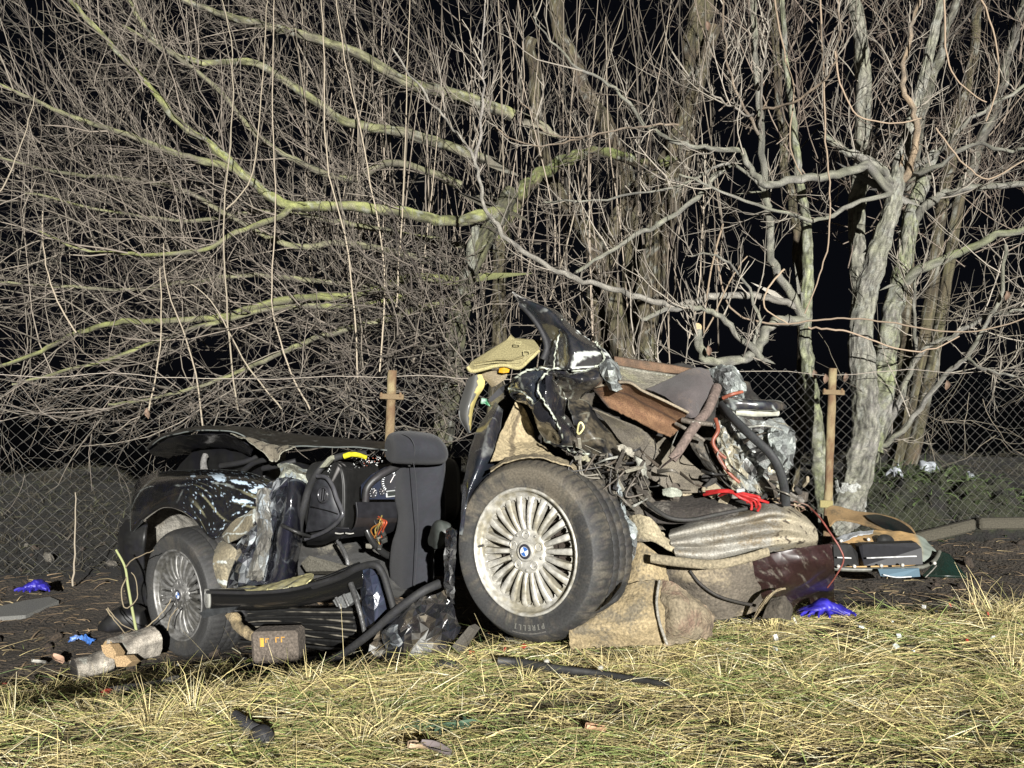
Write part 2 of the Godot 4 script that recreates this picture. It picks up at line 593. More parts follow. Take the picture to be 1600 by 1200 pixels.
func build_grass() -> void:
	rng.seed = 77
	# matted straw lying on the bank
	var mb := MB.new()
	for i in 300000:
		var z := -rng.randf_range(2.2, 5.8)
		var x := rng.randf_range(-3.9, 4.2)
		if not in_view(x, z, 0.4 if rng.randf() < 0.4 else 1.4): continue
		var s := ahead(x, z)
		var lim := 4.88 + 0.05 * x + 0.4 * nlo.get_noise_2d(x * 2.5, z * 2.5)
		if s > lim and rng.randf() > exp(-(s - lim) * 6.0): continue
		var thin := nlo.get_noise_2d(x * 1.7 + 40, z * 1.7)
		if thin < -0.08 and rng.randf() < 0.72: continue
		if s > 4.3 and rng.randf() < 0.35: continue
		var yaw := rng.randf() * TAU
		var up := absf(rng.randfn()) * 0.22
		var d := Vector3(cos(yaw), up, sin(yaw) * 0.8)
		var c := straw_col()
		if nlo.get_noise_2d(x * 2.6 + 12, z * 2.6 + 3) > 0.06 and rng.randf() < 0.5:
			c = tone(Color(0.27, 0.34, 0.11), rng.randf_range(0.6, 1.2))
		blade(mb, Vector3(x, ground_y(x, z) + rng.randf_range(0.0, 0.028), z), d, rng.randf_range(0.04, 0.15) * (1.0 if rng.randf() < 0.9 else 1.8), rng.randf_range(0.0014, 0.0034), rng.randf_range(0.0, 0.25), c, tone(c, 0.95))
	tag(obj("dry_straw", mb, M.straw, null, "stuff"), "matted yellow straw and dead grass lying over the bank in front of the wreck", "straw")
	# tufts
	mb = MB.new()
	var spots := []
	for q in [[240, 1150, 3.4, 1.1], [300, 1130, 3.5, 1.2], [560, 1150, 3.2, 1.0], [600, 1130, 3.3, 1.0], [480, 1090, 3.8, 0.9], [1560, 985, 4.75, 1.5], [1590, 960, 4.9, 1.5], [1530, 990, 4.9, 1.2], [1215, 1000, 4.6, 1.0], [1220, 975, 4.8, 0.8],
			[1580, 1100, 3.9, 1.2], [1000, 1020, 4.0, 0.6], [950, 1030, 3.95, 0.6], [1030, 1015, 4.0, 0.6], [40, 1110, 4.2, 1.0], [20, 1150, 3.7, 1.2], [450, 1060, 4.4, 0.8], [700, 1045, 4.0, 0.5], [1350, 955, 5.3, 0.7], [820, 1060, 3.8, 0.7], [1130, 1070, 3.8, 0.9]]:
		var w := W(q[0], q[1], q[2])
		spots.append([w.x, w.z, q[3] * 0.7, 120])
	for i in 230:
		var z := -rng.randf_range(2.6, 5.7)
		var x := rng.randf_range(-2.8, 2.9)
		if not in_view(x, z) or ahead(x, z) > 5.1: continue
		if x > -1.2 and x < 1.0 and ahead(x, z) > 4.2: continue
		spots.append([x, z, rng.randf_range(0.25, 0.55), rng.randi_range(14, 34)])
	for q in spots:
		var green := rng.randf() < 0.14
		var lean := Vector2.from_angle(rng.randf() * TAU) * rng.randf() * 0.4
		for k in int(q[3]):
			var a := rng.randf() * TAU
			var r: float = rng.randf() * 0.07 * q[2]
			var x: float = q[0] + cos(a) * r
			var z: float = q[1] + sin(a) * r
			var out := rng.randf_range(0.3, 2.2)
			var c := tone(Color(0.24, 0.28, 0.10), rng.randf_range(0.5, 1.2)) if green and rng.randf() < 0.6 else straw_col()
			blade(mb, Vector3(x, ground_y(x, z), z), Vector3(cos(a) * out + lean.x, 1.0, sin(a) * out + lean.y), rng.randf_range(0.1, 0.24) * q[2], rng.randf_range(0.0016, 0.0034), rng.randf_range(0.15, 0.75), c, c.lerp(Color(0.6, 0.52, 0.3), 0.4))
	tag(obj("grass_tufts", mb, M.straw, null, "stuff"), "dry yellow and green grass tufts standing along the edge of the bank", "grass")
	# long single stalks
	mb = MB.new()
	for i in 110:
		var z := -rng.randf_range(2.7, 5.4)
		var x := rng.randf_range(-2.6, 2.7)
		if not in_view(x, z) or ahead(x, z) > 5.2: continue
		if rng.randf() < 0.5 and ahead(x, z) > 4.3: continue
		var a := rng.randf() * TAU
		var flat := rng.randf() < 0.75
		var d := Vector3(cos(a), rng.randf_range(0.05, 0.25) if flat else rng.randf_range(1.0, 2.6), sin(a) * 0.6)
		var c := tone(Color(0.62, 0.53, 0.30), rng.randf_range(0.8, 1.15))
		blade(mb, Vector3(x, ground_y(x, z) + 0.01, z), d, rng.randf_range(0.12, 0.34), rng.randf_range(0.0022, 0.0034), 0.08 if not flat else 0.12, c, c)
	for l in [[[1400, 1010, 4.6], [1440, 985, 4.7], [1490, 975, 4.75], [1540, 1000, 4.6], [1600, 1040, 4.3]], [[1490, 975, 4.75], [1430, 992, 4.6], [1400, 1020, 4.4]], [[1395, 1010, 4.55], [1415, 985, 4.7]]]:
		mb.tube(smooth(line_w(v3(l)), 4), 0.006, 0.004, 5, Color(0.55, 0.38, 0.14))
	tag(obj("straw_stalks", mb, M.straw, null, "stuff"), "long pale straw stalks bent over the bank", "straw")
	# litter on the bare soil, dead grass behind the fence
	mb = MB.new()
	for i in 42000:
		var z := -rng.randf_range(4.3, 15.5)
		var x := rng.randf_range(-6.5, 6.7)
		if not in_view(x, z): continue
		var s := bank(x, z)
		if ahead(x, z) < 4.7: continue
		var near := s < 7.8
		if near and rng.randf() < 0.35: continue
		var a := rng.randf() * TAU
		var c := tone(Color(0.23, 0.165, 0.10), rng.randf_range(0.3, 1.2))
		if near and rng.randf() < 0.16: c = tone(Color(0.45, 0.36, 0.2), rng.randf_range(0.6, 1.0))
		if not near: c = tone(Color(0.06, 0.053, 0.036), rng.randf_range(0.3, 1.1))
		if not near and rng.randf() < 0.2: c = tone(Color(0.06, 0.062, 0.032), rng.randf_range(0.5, 1.2))
		var up := absf(rng.randfn()) * (0.2 if near else 0.6)
		blade(mb, Vector3(x, ground_y(x, z) + 0.004, z), Vector3(cos(a), up, sin(a)), rng.randf_range(0.03, 0.16), rng.randf_range(0.003, 0.008), 0.3, c, tone(c, 0.9))
	tag(obj("ground_litter", mb, M.straw, null, "stuff"), "dark dead grass and plant litter on the soil round the fence", "litter")
	mb = MB.new()
	for i in 260:
		var z := -rng.randf_range(4.6, 8.5)
		var x := rng.randf_range(-3.6, 4.0)
		if not in_view(x, z) or ahead(x, z) < 4.9: continue
		var r := absf(rng.randfn()) * 0.012 + 0.006
		var b := Basis.from_euler(Vector3(rng.randf() * TAU, rng.randf() * TAU, 0))
		mb.box(Transform3D(b, Vector3(x, ground_y(x, z) + r * 0.4, z)), Vector3(r, r * 0.8, r * 1.3) * 2, r * 0.6, tone(Color(0.075, 0.055, 0.04) if rng.randf() < 0.9 else Color(0.2, 0.18, 0.15), rng.randf_range(0.6, 1.3)))
	tag(obj("soil_clods", mb, M.soil, null, "stuff"), "small dark clods of earth scattered over the bare soil", "clods")

# ---------------------------------------------------------------- fence
func fence_at(x: float) -> Vector3:
	var z := -(7.88 + 0.24 * x)
	return Vector3(x, ground_y(x, z), z)
func build_fence() -> void:
	var f := thing("wire_fence", "rusty chain link fence on short posts behind the wrecked car", "fence", fence_at(0))
	var mb := MB.new()
	var pitch := 0.038
	var x0 := -5.0
	var n := 270
	for i in n:
		var pts := PackedVector3Array()
		var x := x0 + i * pitch
		for k in 40:
			var h := 0.845 - k * pitch * 0.95
			var xx := x + pitch * 0.5 * (1.0 if (k + i) % 2 == 0 else -1.0)
			var p := fence_at(xx)
			if h < p.y - 0.03: break
			var w := 0.06 * nlo.get_noise_2d(xx * 1.2, h * 1.5)
			var sag := 0.05 * nlo.get_noise_1d(xx * 0.9 + 4)
			var push := 0.16 * exp(-pow((xx + 1.5) / 0.9, 2.0)) * smoothstep(0.9, 0.0, h)
			pts.append(Vector3(xx + w * 0.3, h + sag * smoothstep(-0.3, 0.9, h), p.z + w - push + (0.003 if (k + i) % 2 == 0 else -0.003)))
		mb.tube(pts, 0.0014, 0.0014, 3, Color(0.115, 0.11, 0.102), 1.0, false)
	obj("wire_mesh", mb, M.wire, f)
	for h in [0.83]:
		mb = MB.new()
		var pts := PackedVector3Array()
		for k in 80:
			var x := x0 + k * n * pitch / 79.0
			var p := fence_at(x)
			pts.append(Vector3(x, h + 0.05 * nlo.get_noise_1d(x * 0.9 + 4), p.z + 0.06 * nlo.get_noise_2d(x * 1.2, h * 1.5)))
		mb.tube(pts, 0.0025, 0.0025, 4, Color(0.3, 0.26, 0.22), 1.0, false)
		obj("top_wire", mb, M.wire, f)
	var posts := [[-0.752, 0.40, 0.06, "yellowish rusty post with a short cross plate"], [2.205, 0.40, 0.055, "brown rusty post with a bracket and a lower lug"], [-4.4, 0.40, 0.0, "plain rusty post"], [5.0, 0.40, 0.0, "plain rusty post"]]
	for q in posts:
		var b := fence_at(q[0])
		var pm := MB.new()
		var top := Vector3(b.x, 0.87, b.z + 0.05)
		var bot := Vector3(b.x - q[2], b.y - 0.3, b.z + 0.06)
		var up := (top - bot).normalized()
		var bs := Basis(up.cross(Vector3.BACK).normalized(), up, Vector3.BACK).orthonormalized()
		var c1 := Color(0.20, 0.12, 0.065)
		var pp := PackedVector3Array()
		for k in 50: pp.append(bot.lerp(top, k / 49.0))
		pm.tube(pp, 0.030, 0.029, 12, c1, 0.85)
		for i in pm.v.size():
			var p := pm.v[i]
			var rough := nlo.get_noise_3d(p.x * 8, p.y * 5, p.z * 8) + 0.6 * nhi.get_noise_3d(p.x, p.y, p.z)
			pm.v[i] = p + (p - Vector3(lerpf(bot.x, top.x, (p.y - bot.y) / (top.y - bot.y)), p.y, b.z + 0.055)) * 0.12 * rough
			pm.c[i] = c1.lerp(Color(0.38, 0.31, 0.17), clampf(rough * 1.3 + 0.35, 0, 1))
		var po := obj("post", pm, M.rust, f)
		part_label(po, q[3])
		pm = MB.new()
		pm.box(Transform3D(bs, top - up * 0.165 + Vector3(0.005, 0, 0.026)), Vector3(0.15, 0.034, 0.012), 0.003, Color(0.25, 0.18, 0.10))
		for e in [-1, 1]: pm.box(Transform3D(bs, top - up * 0.165 + Vector3(e * 0.06, 0.012, 0.034)), Vector3(0.014, 0.03, 0.012), 0.003, Color(0.25, 0.16, 0.09))
		obj("cross_plate", pm, M.rust, po)
		if q[0] > 0:
			pm = MB.new()
			pm.box(Transform3D(bs, top - up * 0.93 + Vector3(-0.02, 0, 0.03)), Vector3(0.09, 0.05, 0.02), 0.004, Color(0.35, 0.30, 0.13))
			obj("lug", pm, M.rust, po)
	# low kerb under the fence on the right
	mb = MB.new()
	for k in 7:
		var x := 2.75 + k * 0.55
		var a := fence_at(x)
		var d := (fence_at(x + 0.55) - a).normalized()
		mb.box(Transform3D(Basis(d, Vector3.UP, d.cross(Vector3.UP)), a + d * 0.275 + Vector3(0, 0.0, 0.05)), Vector3(0.545, 0.085, 0.07), 0.015, Color(0.075, 0.07, 0.05))
	tag(obj("fence_kerb", mb, M.dirty), "low mossy concrete kerb at the foot of the fence, right of the torn door", "kerb")

# ---------------------------------------------------------------- bare branches
func mossy(bark: Color, moss: Color, amount: float) -> Callable:
	return func(p: Vector3, ny: float) -> Color:
		var n := nlo.get_noise_3d(p.x * 3, p.y * 3, p.z * 3) + 0.5 * nhi.get_noise_3d(p.x * 0.7, p.y * 0.7, p.z * 0.7)
		var k := 1.0 + 0.45 * nhi.get_noise_3d(p.x * 0.9, p.y * 0.35, p.z * 0.9)
		return tone(bark.lerp(moss, clampf(amount * (0.7 + 0.5 * ny + 1.1 * n), 0, 1)), k)

func limb(mb: MB, l: Array, r0: float, r1: float, colf: Callable, sides := 8, jit := 0.006) -> PackedVector3Array:
	var pts := smooth(line_w(l), 5, 0.0)
	for i in range(1, pts.size()):
		pts[i] += Vector3(nhi.get_noise_2d(pts[i].x * 0.3, pts[i].y * 0.3), nhi.get_noise_2d(pts[i].y * 0.3 + 7, pts[i].x * 0.3), 0) * jit * 2.0
	branch(mb, pts, r0, r1, colf, sides)
	return pts

func branch(mb: MB, pts: PackedVector3Array, r0: float, r1: float, colf: Callable, sides: int) -> void:
	var thick := r0 > 0.04
	if thick:
		sides = maxi(sides, int(r0 * 420))
		pts = smooth(pts, 4)
	var f := mb.v.size()
	mb.tube(pts, r0, r1, sides, Color.WHITE)
	var n := pts.size()
	var first := mb.v.size()
	for i in range(f, first):
		var k := mini((i - f) / sides, n - 1)
		var d := mb.v[i] - pts[k]
		var q := mb.v[i]
		var rr := lerpf(r0, r1, float(k) / (n - 1))
		var c: Color = colf.call(q, clampf(d.y / rr, -1, 1))
		if thick:
			var a := atan2(d.x, d.z)
			var s := nhi.get_noise_3d(sin(a) * rr * 2.2, q.y * 0.35 + a * 0.01, cos(a) * rr * 2.2)
			var w := nlo.get_noise_3d(q.x * 7, q.y * 3, q.z * 7)
			var ring := nhi.get_noise_2d(q.y * 1.3, q.x * 0.2)
			mb.v[i] = q + d * (0.20 * w + 0.07 * s) + d.normalized() * 0.004 * s
			c = tone(c, clampf(1.0 + 1.1 * s + 0.5 * w, 0.35, 1.7))
			if nlo.get_noise_3d(q.x * 11 + 3, q.y * 8, q.z * 11) > 0.34: c = c.lerp(Color(0.36, 0.37, 0.33), 0.5)
			if ring > 0.42: c = tone(c, 0.6)  # horizontal dark bands: branch shadows painted across the bark
		elif sides > 5:
			mb.v[i] = q + d * (0.22 * nlo.get_noise_3d(q.x * 9, q.y * 6, q.z * 9) + 0.22 * nhi.get_noise_3d(q.x * 0.8, q.y * 0.8, q.z * 0.8))
			c = tone(c, clampf(1.0 + 0.9 * nhi.get_noise_3d(q.x, q.y, q.z), 0.5, 1.5))
		mb.c[i] = c

func twig(mb: MB, p: Vector3, dir: Vector3, len: float, r: float, col: Color, lev: int, lift: float, wob := 0.16) -> void:
	var n := 6 if len > 0.35 else 4
	var pts := PackedVector3Array([p])
	var d := dir.normalized()
	var q := p
	for k in n:
		d = (d + Vector3(rng.randfn() * wob, rng.randfn() * wob + lift, rng.randfn() * wob)).normalized()
		q += d * len / n
		pts.append(q)
	var cc := tone(col, 0.3 + 1.0 * pow(rng.randf(), 0.8))
	mb.tube(pts, r, r * 0.45, 4 if r > 0.004 else 3, cc, 1.0, false)
	if lev > 0:
		var m := rng.randi_range(2, 5)
		for k in m:
			var t := rng.randf_range(0.2, 0.95)
			var i := int(t * n)
			var a := (pts[mini(i + 1, n)] - pts[i]).normalized()
			var side := a.cross(Vector3(rng.randfn(), rng.randfn(), rng.randfn())).normalized()
			twig(mb, pts[i], a + side * rng.randf_range(0.5, 1.1), len * rng.randf_range(0.3, 0.6), maxf(r * rng.randf_range(0.45, 0.65), 0.0016), col, lev - 1, lift * 1.2, wob)

func shoots(mb: MB, pts: PackedVector3Array, count: int, lmin: float, lmax: float, r: float, col: Color, lev: int, along: float, up: float, lift: float, tmin := 0.15, spread := 0.9) -> void:
	for i in count:
		var t := pow(rng.randf_range(0.0, 1.0), 0.75) * (1.0 - tmin) + tmin
		var k := clampi(int(t * (pts.size() - 1)), 0, pts.size() - 2)
		var a := (pts[k + 1] - pts[k]).normalized()
		var side := a.cross(Vector3(rng.randfn(), rng.randfn(), rng.randfn())).normalized()
		twig(mb, pts[k].lerp(pts[k + 1], rng.randf()), a * along + side * spread + Vector3.UP * up, rng.randf_range(lmin, lmax), r * rng.randf_range(0.6, 1.2), col, lev, lift)

const TWIG := Color(0.150, 0.129, 0.106)  # kept dark to imitate light fading towards the back
const BARK := Color(0.17, 0.155, 0.12)
const MOSS := Color(0.22, 0.235, 0.085)

func build_left_tree() -> void:
	rng.seed = 5
	var t := thing("mossy_bush_tree", "big bare tree with yellow green mossy limbs sprawling leftwards behind the fence", "tree", W(705, 640, 9.3))
	var mc := mossy(BARK, MOSS, 0.95)
	var mb := MB.new()
	limb(mb, [Vector3(690, 690, 9.3), Vector3(705, 600, 9.3), Vector3(715, 500, 9.25), Vector3(735, 420, 9.2), Vector3(775, 345, 9.2), Vector3(800, 300, 9.3)], 0.085, 0.06, mossy(tone(BARK, 0.35), MOSS, 0.25), 14)  # stem bark darkened to stand in for the wreck's shadow
	limb(mb, [Vector3(715, 500, 9.25), Vector3(735, 400, 9.15), Vector3(745, 340, 9.2)], 0.045, 0.03, mossy(Color(0.25, 0.25, 0.22), MOSS, 0.2), 10)
	obj("trunk", mb, M.bark, t)
	var limbs := [
		[[Vector3(785, 330, 9.2), Vector3(700, 345, 9.0), Vector3(620, 330, 8.9), Vector3(530, 322, 8.8), Vector3(450, 320, 8.7), Vector3(400, 290, 8.6), Vector3(340, 235, 8.55), Vector3(280, 190, 8.5), Vector3(230, 130, 8.45), Vector3(170, 65, 8.4), Vector3(90, -20, 8.4)], 0.046, 0.014],
		[[Vector3(455, 322, 8.7), Vector3(435, 340, 8.65), Vector3(370, 363, 8.6), Vector3(320, 388, 8.5), Vector3(250, 398, 8.5), Vector3(180, 395, 8.5), Vector3(120, 388, 8.5), Vector3(60, 360, 8.5)], 0.024, 0.006],
		[[Vector3(378, 268, 8.58), Vector3(320, 253, 8.55), Vector3(260, 235, 8.5), Vector3(200, 211, 8.45), Vector3(110, 182, 8.4), Vector3(40, 150, 8.4), Vector3(-40, 115, 8.4)], 0.03, 0.01],
		[[Vector3(720, 440, 9.2), Vector3(640, 435, 9.1), Vector3(560, 462, 8.9), Vector3(500, 463, 8.8), Vector3(440, 470, 8.75), Vector3(370, 488, 8.7), Vector3(330, 497, 8.6), Vector3(240, 502, 8.6), Vector3(180, 505, 8.5), Vector3(110, 525, 8.5), Vector3(50, 556, 8.4), Vector3(-30, 580, 8.4)], 0.036, 0.012],
		[[Vector3(640, 462, 9.05), Vector3(560, 478, 8.95), Vector3(500, 478, 8.85), Vector3(430, 482, 8.75), Vector3(350, 500, 8.6), Vector3(280, 520, 8.55), Vector3(190, 555, 8.5), Vector3(100, 580, 8.45), Vector3(20, 600, 8.4)], 0.026, 0.008],
		[[Vector3(700, 470, 9.2), Vector3(600, 500, 9.0), Vector3(520, 520, 8.8), Vector3(470, 538, 8.7), Vector3(420, 560, 8.55), Vector3(370, 582, 8.4), Vector3(300, 607, 8.2), Vector3(240, 622, 8.1), Vector3(170, 632, 8.0)], 0.028, 0.007],
		[[Vector3(800, 180, 10.4), Vector3(720, 150, 10.2), Vector3(640, 130, 10), Vector3(560, 85, 9.9), Vector3(480, 57, 9.8), Vector3(420, 42, 9.8), Vector3(340, 20, 9.7), Vector3(260, -12, 9.7)], 0.055, 0.022],
		[[Vector3(760, 250, 10.2), Vector3(640, 210, 10.0), Vector3(540, 190, 9.9), Vector3(480, 150, 9.8), Vector3(400, 100, 9.7), Vector3(300, 95, 9.6), Vector3(240, 60, 9.6), Vector3(200, 0, 9.6)], 0.045, 0.014],
		[[Vector3(720, 290, 9.9), Vector3(620, 255, 9.8), Vector3(540, 280, 9.7), Vector3(460, 250, 9.6), Vector3(400, 210, 9.5), Vector3(330, 130, 9.4), Vector3(260, 80, 9.3), Vector3(190, 40, 9.3)], 0.035, 0.012],
		[[Vector3(640, 400, 9.4), Vector3(540, 380, 9.3), Vector3(460, 385, 9.2), Vector3(380, 350, 9.1), Vector3(290, 300, 9.0), Vector3(200, 280, 9.0), Vector3(90, 270, 8.9), Vector3(-20, 240, 8.9)], 0.03, 0.009],
		[[Vector3(600, 450, 9.3), Vector3(500, 440, 9.2), Vector3(400, 430, 9.1), Vector3(300, 440, 9.0), Vector3(200, 452, 8.8), Vector3(90, 448, 8.7), Vector3(-20, 440, 8.7)], 0.022, 0.008],
		[[Vector3(700, 380, 9.6), Vector3(600, 360, 9.5), Vector3(520, 345, 9.4), Vector3(420, 330, 9.3), Vector3(300, 345, 9.2), Vector3(170, 330, 9.2), Vector3(40, 300, 9.2)], 0.026, 0.008],
	]
	var tw := MB.new()
	for i in limbs.size():
		var q: Array = limbs[i]
		mb = MB.new()
		var fac := [0.95, 0.95, 0.55, 0.9, 0.75, 0.45, 0.55, 0.5, 0.4, 0.35, 0.3, 0.5][i] as float
		var pts := limb(mb, q[0], q[1], q[2], mossy(BARK, MOSS, fac), 8)
		obj("limb", mb, M.bark, t)
		shoots(tw, pts, 15, 0.5, 1.3, 0.0062, TWIG, 2, 1.0, 0.25, 0.03, 0.12, 0.6)
		shoots(tw, pts, 16, 0.2, 0.6, 0.0042, TWIG, 1, 0.6, 0.35, 0.05, 0.1, 1.0)
		if i != 5: shoots(tw, pts, 5, 0.7, 1.7, 0.0055, tone(TWIG, 1.15), 1, 0.15, 1.6, 0.05, 0.1, 0.35)
	# dense tangle of dead twigs where the limbs leave the trunk
	for i in 170:
		var p := W(rng.randf_range(430, 960), rng.randf_range(330, 640), rng.randf_range(8.8, 9.9))
		var a := rng.randf() * TAU
		twig(tw, p, Vector3(-absf(cos(a)) if rng.randf() < 0.65 else cos(a), sin(a) * 0.9, rng.randfn() * 0.4), rng.randf_range(0.3, 0.9), 0.0045, tone(TWIG, 0.9), 1, -0.01, 0.22)
	obj("twigs", tw, M.twig, t, "stuff")
	# thin rods that stand in front of the limbs
	var rods := thing("sucker_shoots", "thin pale upright shoots growing through the mossy limbs on the left", "shoots", W(400, 640, 8.3))
	tw = MB.new()
	for l in [[[372, 640, 8.2], [355, 500, 8.2], [350, 330, 8.2], [362, 200, 8.2], [360, 60, 8.2], [340, -20, 8.2]], [[318, 665, 8.1], [300, 560, 8.1], [262, 450, 8.1], [255, 380, 8.1]], [[440, 640, 8.2], [380, 560, 8.2], [330, 470, 8.2], [290, 440, 8.2]],
			[[485, 640, 8.3], [450, 570, 8.3], [425, 470, 8.3], [430, 330, 8.3], [425, 150, 8.3], [428, 0, 8.3]], [[0, 300, 7.9], [20, 260, 7.9], [42, 200, 7.9], [55, 145, 7.9]], [[120, 520, 8.2], [90, 470, 8.2], [70, 400, 8.2], [66, 330, 8.2]], [[560, 600, 8.4], [545, 400, 8.4], [510, 240, 8.4], [505, 60, 8.4], [500, -20, 8.4]],
			[[350, 330, 8.3], [395, 270, 8.3], [410, 120, 8.3], [418, 0, 8.3]], [[595, 580, 8.6], [600, 420, 8.6], [575, 260, 8.6], [545, 120, 8.6], [525, 0, 8.6]], [[620, 480, 8.6], [630, 300, 8.6], [635, 150, 8.6], [640, 0, 8.6]], [[115, 915, 6.7], [117, 850, 6.7], [119, 770, 6.75]], [[232, 640, 8.0], [250, 540, 8.0], [250, 420, 8.0]]]:
		var pl := []
		for q in l: pl.append(Vector3(q[0], q[1], q[2]))
		tw.tube(smooth(line_w(pl), 5, 0.003), 0.0062, 0.003, 5, tone(Color(0.27, 0.23, 0.175), rng.randf_range(0.8, 1.15)))
	obj("stems", tw, M.twig, rods, "stuff")

func build_right_trees() -> void:
	rng.seed = 31
	var grey := Color(0.225, 0.215, 0.195)
	var gm := mossy(grey, Color(0.21, 0.225, 0.12), 0.3)
	var gg := mossy(grey, Color(0.21, 0.235, 0.11), 0.6)
	var sh := Color(0.24, 0.215, 0.18)
	var tan_ := Color(0.25, 0.19, 0.135)
	# --- the thick two trunked tree
	var t := thing("grey_walnut_tree", "thick grey two trunked bare tree behind the right fence post", "tree", W(1330, 790, 8.9))
	var mb := MB.new()
	limb(mb, [Vector3(1312, 850, 8.85), Vector3(1322, 800, 8.85), Vector3(1332, 765, 8.9), Vector3(1345, 715, 8.9), Vector3(1354, 665, 8.9), Vector3(1350, 600, 8.9), Vector3(1345, 520, 8.9), Vector3(1356, 450, 8.9), Vector3(1374, 390, 8.9), Vector3(1390, 335, 8.9), Vector3(1400, 290, 8.95), Vector3(1410, 245, 9.0), Vector3(1424, 195, 9.0), Vector3(1440, 130, 9.05), Vector3(1462, 40, 9.1), Vector3(1478, -30, 9.1)], 0.125, 0.026, gm, 20)
	limb(mb, [Vector3(1360, 705, 9.0), Vector3(1376, 640, 9.05), Vector3(1385, 560, 9.1), Vector3(1392, 500, 9.1), Vector3(1402, 450, 9.1), Vector3(1416, 390, 9.1), Vector3(1424, 340, 9.1), Vector3(1440, 290, 9.2), Vector3(1455, 240, 9.3)], 0.088, 0.05, gg, 16)
	obj("trunk", mb, M.bark, t)
	mb = MB.new()
	for k in 60:      # flakes of whitewash on the foot of the trunk
		var a := rng.randf_range(-1.2, 1.2)
		var y := rng.randf_range(-0.22, 0.02)
		var c := W(1330, 770, 8.9)
		var rad := 0.118
		mb.box(Transform3D(Basis(Vector3.UP, a) * Basis(Vector3.BACK, rng.randf()), Vector3(c.x + sin(a) * rad - 0.015, y, c.z + cos(a) * rad)), Vector3(rng.randf_range(0.02, 0.05), rng.randf_range(0.02, 0.06), 0.008), 0.003, tone(Color(0.52, 0.53, 0.5), rng.randf_range(0.7, 1.1)))
	obj("whitewash", mb, M.dirty, t)
	var limbs := [
		[[Vector3(1396, 300, 8.95), Vector3(1384, 272, 8.9), Vector3(1353, 248, 8.8), Vector3(1320, 234, 8.75), Vector3(1290, 215, 8.7)], 0.042, 0.02, gm],
		[[Vector3(1390, 300, 8.9), Vector3(1360, 262, 8.7), Vector3(1337, 266, 8.6), Vector3(1290, 276, 8.5), Vector3(1249, 280, 8.4), Vector3(1202, 290, 8.35), Vector3(1180, 277, 8.3), Vector3(1169, 255, 8.3), Vector3(1160, 236, 8.3), Vector3(1110, 234, 8.3), Vector3(1060, 222, 8.3), Vector3(1010, 195, 8.3), Vector3(960, 140, 8.3), Vector3(905, 105, 8.3), Vector3(860, 65, 8.3), Vector3(832, 28, 8.3)], 0.036, 0.005, gm],
		[[Vector3(1405, 285, 8.95), Vector3(1424, 256, 8.9), Vector3(1431, 189, 8.8), Vector3(1414, 142, 8.8), Vector3(1411, 101, 8.8), Vector3(1424, 44, 8.8), Vector3(1441, -15, 8.8)], 0.03, 0.012, mossy(Color(0.34, 0.25, 0.16), grey, 0.4)],
		[[Vector3(1408, 445, 9.05), Vector3(1440, 420, 8.95), Vector3(1500, 395, 8.85), Vector3(1560, 368, 8.7), Vector3(1640, 350, 8.6)], 0.038, 0.022, gg],
		[[Vector3(1428, 350, 9.1), Vector3(1450, 318, 9.0), Vector3(1480, 302, 8.95), Vector3(1530, 292, 8.9), Vector3(1620, 286, 8.9)], 0.035, 0.02, gm],
		[[Vector3(1356, 690, 9.0), Vector3(1384, 697, 8.95), Vector3(1428, 650, 8.85), Vector3(1475, 589, 8.75), Vector3(1509, 558, 8.7), Vector3(1543, 501, 8.65), Vector3(1563, 467, 8.6), Vector3(1570, 380, 8.6)], 0.022, 0.012, gm],
		[[Vector3(1378, 690, 9.05), Vector3(1402, 630, 9.0), Vector3(1436, 555, 8.9), Vector3(1482, 528, 8.8), Vector3(1515, 510, 8.75), Vector3(1560, 490, 8.7), Vector3(1620, 482, 8.7)], 0.026, 0.01, gm],
		[[Vector3(1432, 550, 8.95), Vector3(1427, 480, 9.0), Vector3(1432, 430, 9.0)], 0.014, 0.008, gm],
		[[Vector3(1509, 558, 8.7), Vector3(1530, 575, 8.6), Vector3(1570, 585, 8.5), Vector3(1620, 592, 8.5)], 0.012, 0.006, gm],
		[[Vector3(1410, 270, 9.0), Vector3(1470, 235, 8.9), Vector3(1500, 200, 8.8), Vector3(1550, 165, 8.7), Vector3(1620, 120, 8.7)], 0.024, 0.010, gm],
		[[Vector3(1408, 280, 9.0), Vector3(1460, 262, 8.8), Vector3(1520, 225, 8.6), Vector3(1580, 235, 8.5), Vector3(1640, 215, 8.5)], 0.022, 0.008, gm],
		[[Vector3(1400, 300, 8.9), Vector3(1330, 320, 8.7), Vector3(1280, 345, 8.6), Vector3(1215, 330, 8.5), Vector3(1130, 300, 8.4), Vector3(1060, 270, 8.4)], 0.02, 0.007, gm],
	]
	var tw := MB.new()
	for q in limbs:
		mb = MB.new()
		var pts := limb(mb, q[0], q[1], q[2], q[3], 10, 0.012)
		obj("limb", mb, M.bark, t)
		shoots(tw, pts, 8, 0.3, 0.8, 0.006, sh, 1, 0.5, 0.5, 0.14, 0.2, 0.9)
		shoots(tw, pts, 12, 0.08, 0.3, 0.0045, sh, 1, 0.5, 0.3, 0.1, 0.1, 1.1)
	obj("twigs", tw, M.twig, t, "stuff")
	# --- the slim forked tree with the cut stump
	t = thing("pruned_tree", "slim bare tree with a sawn off branch end above the car's tail", "tree", W(1276, 720, 8.7))
	mb = MB.new()
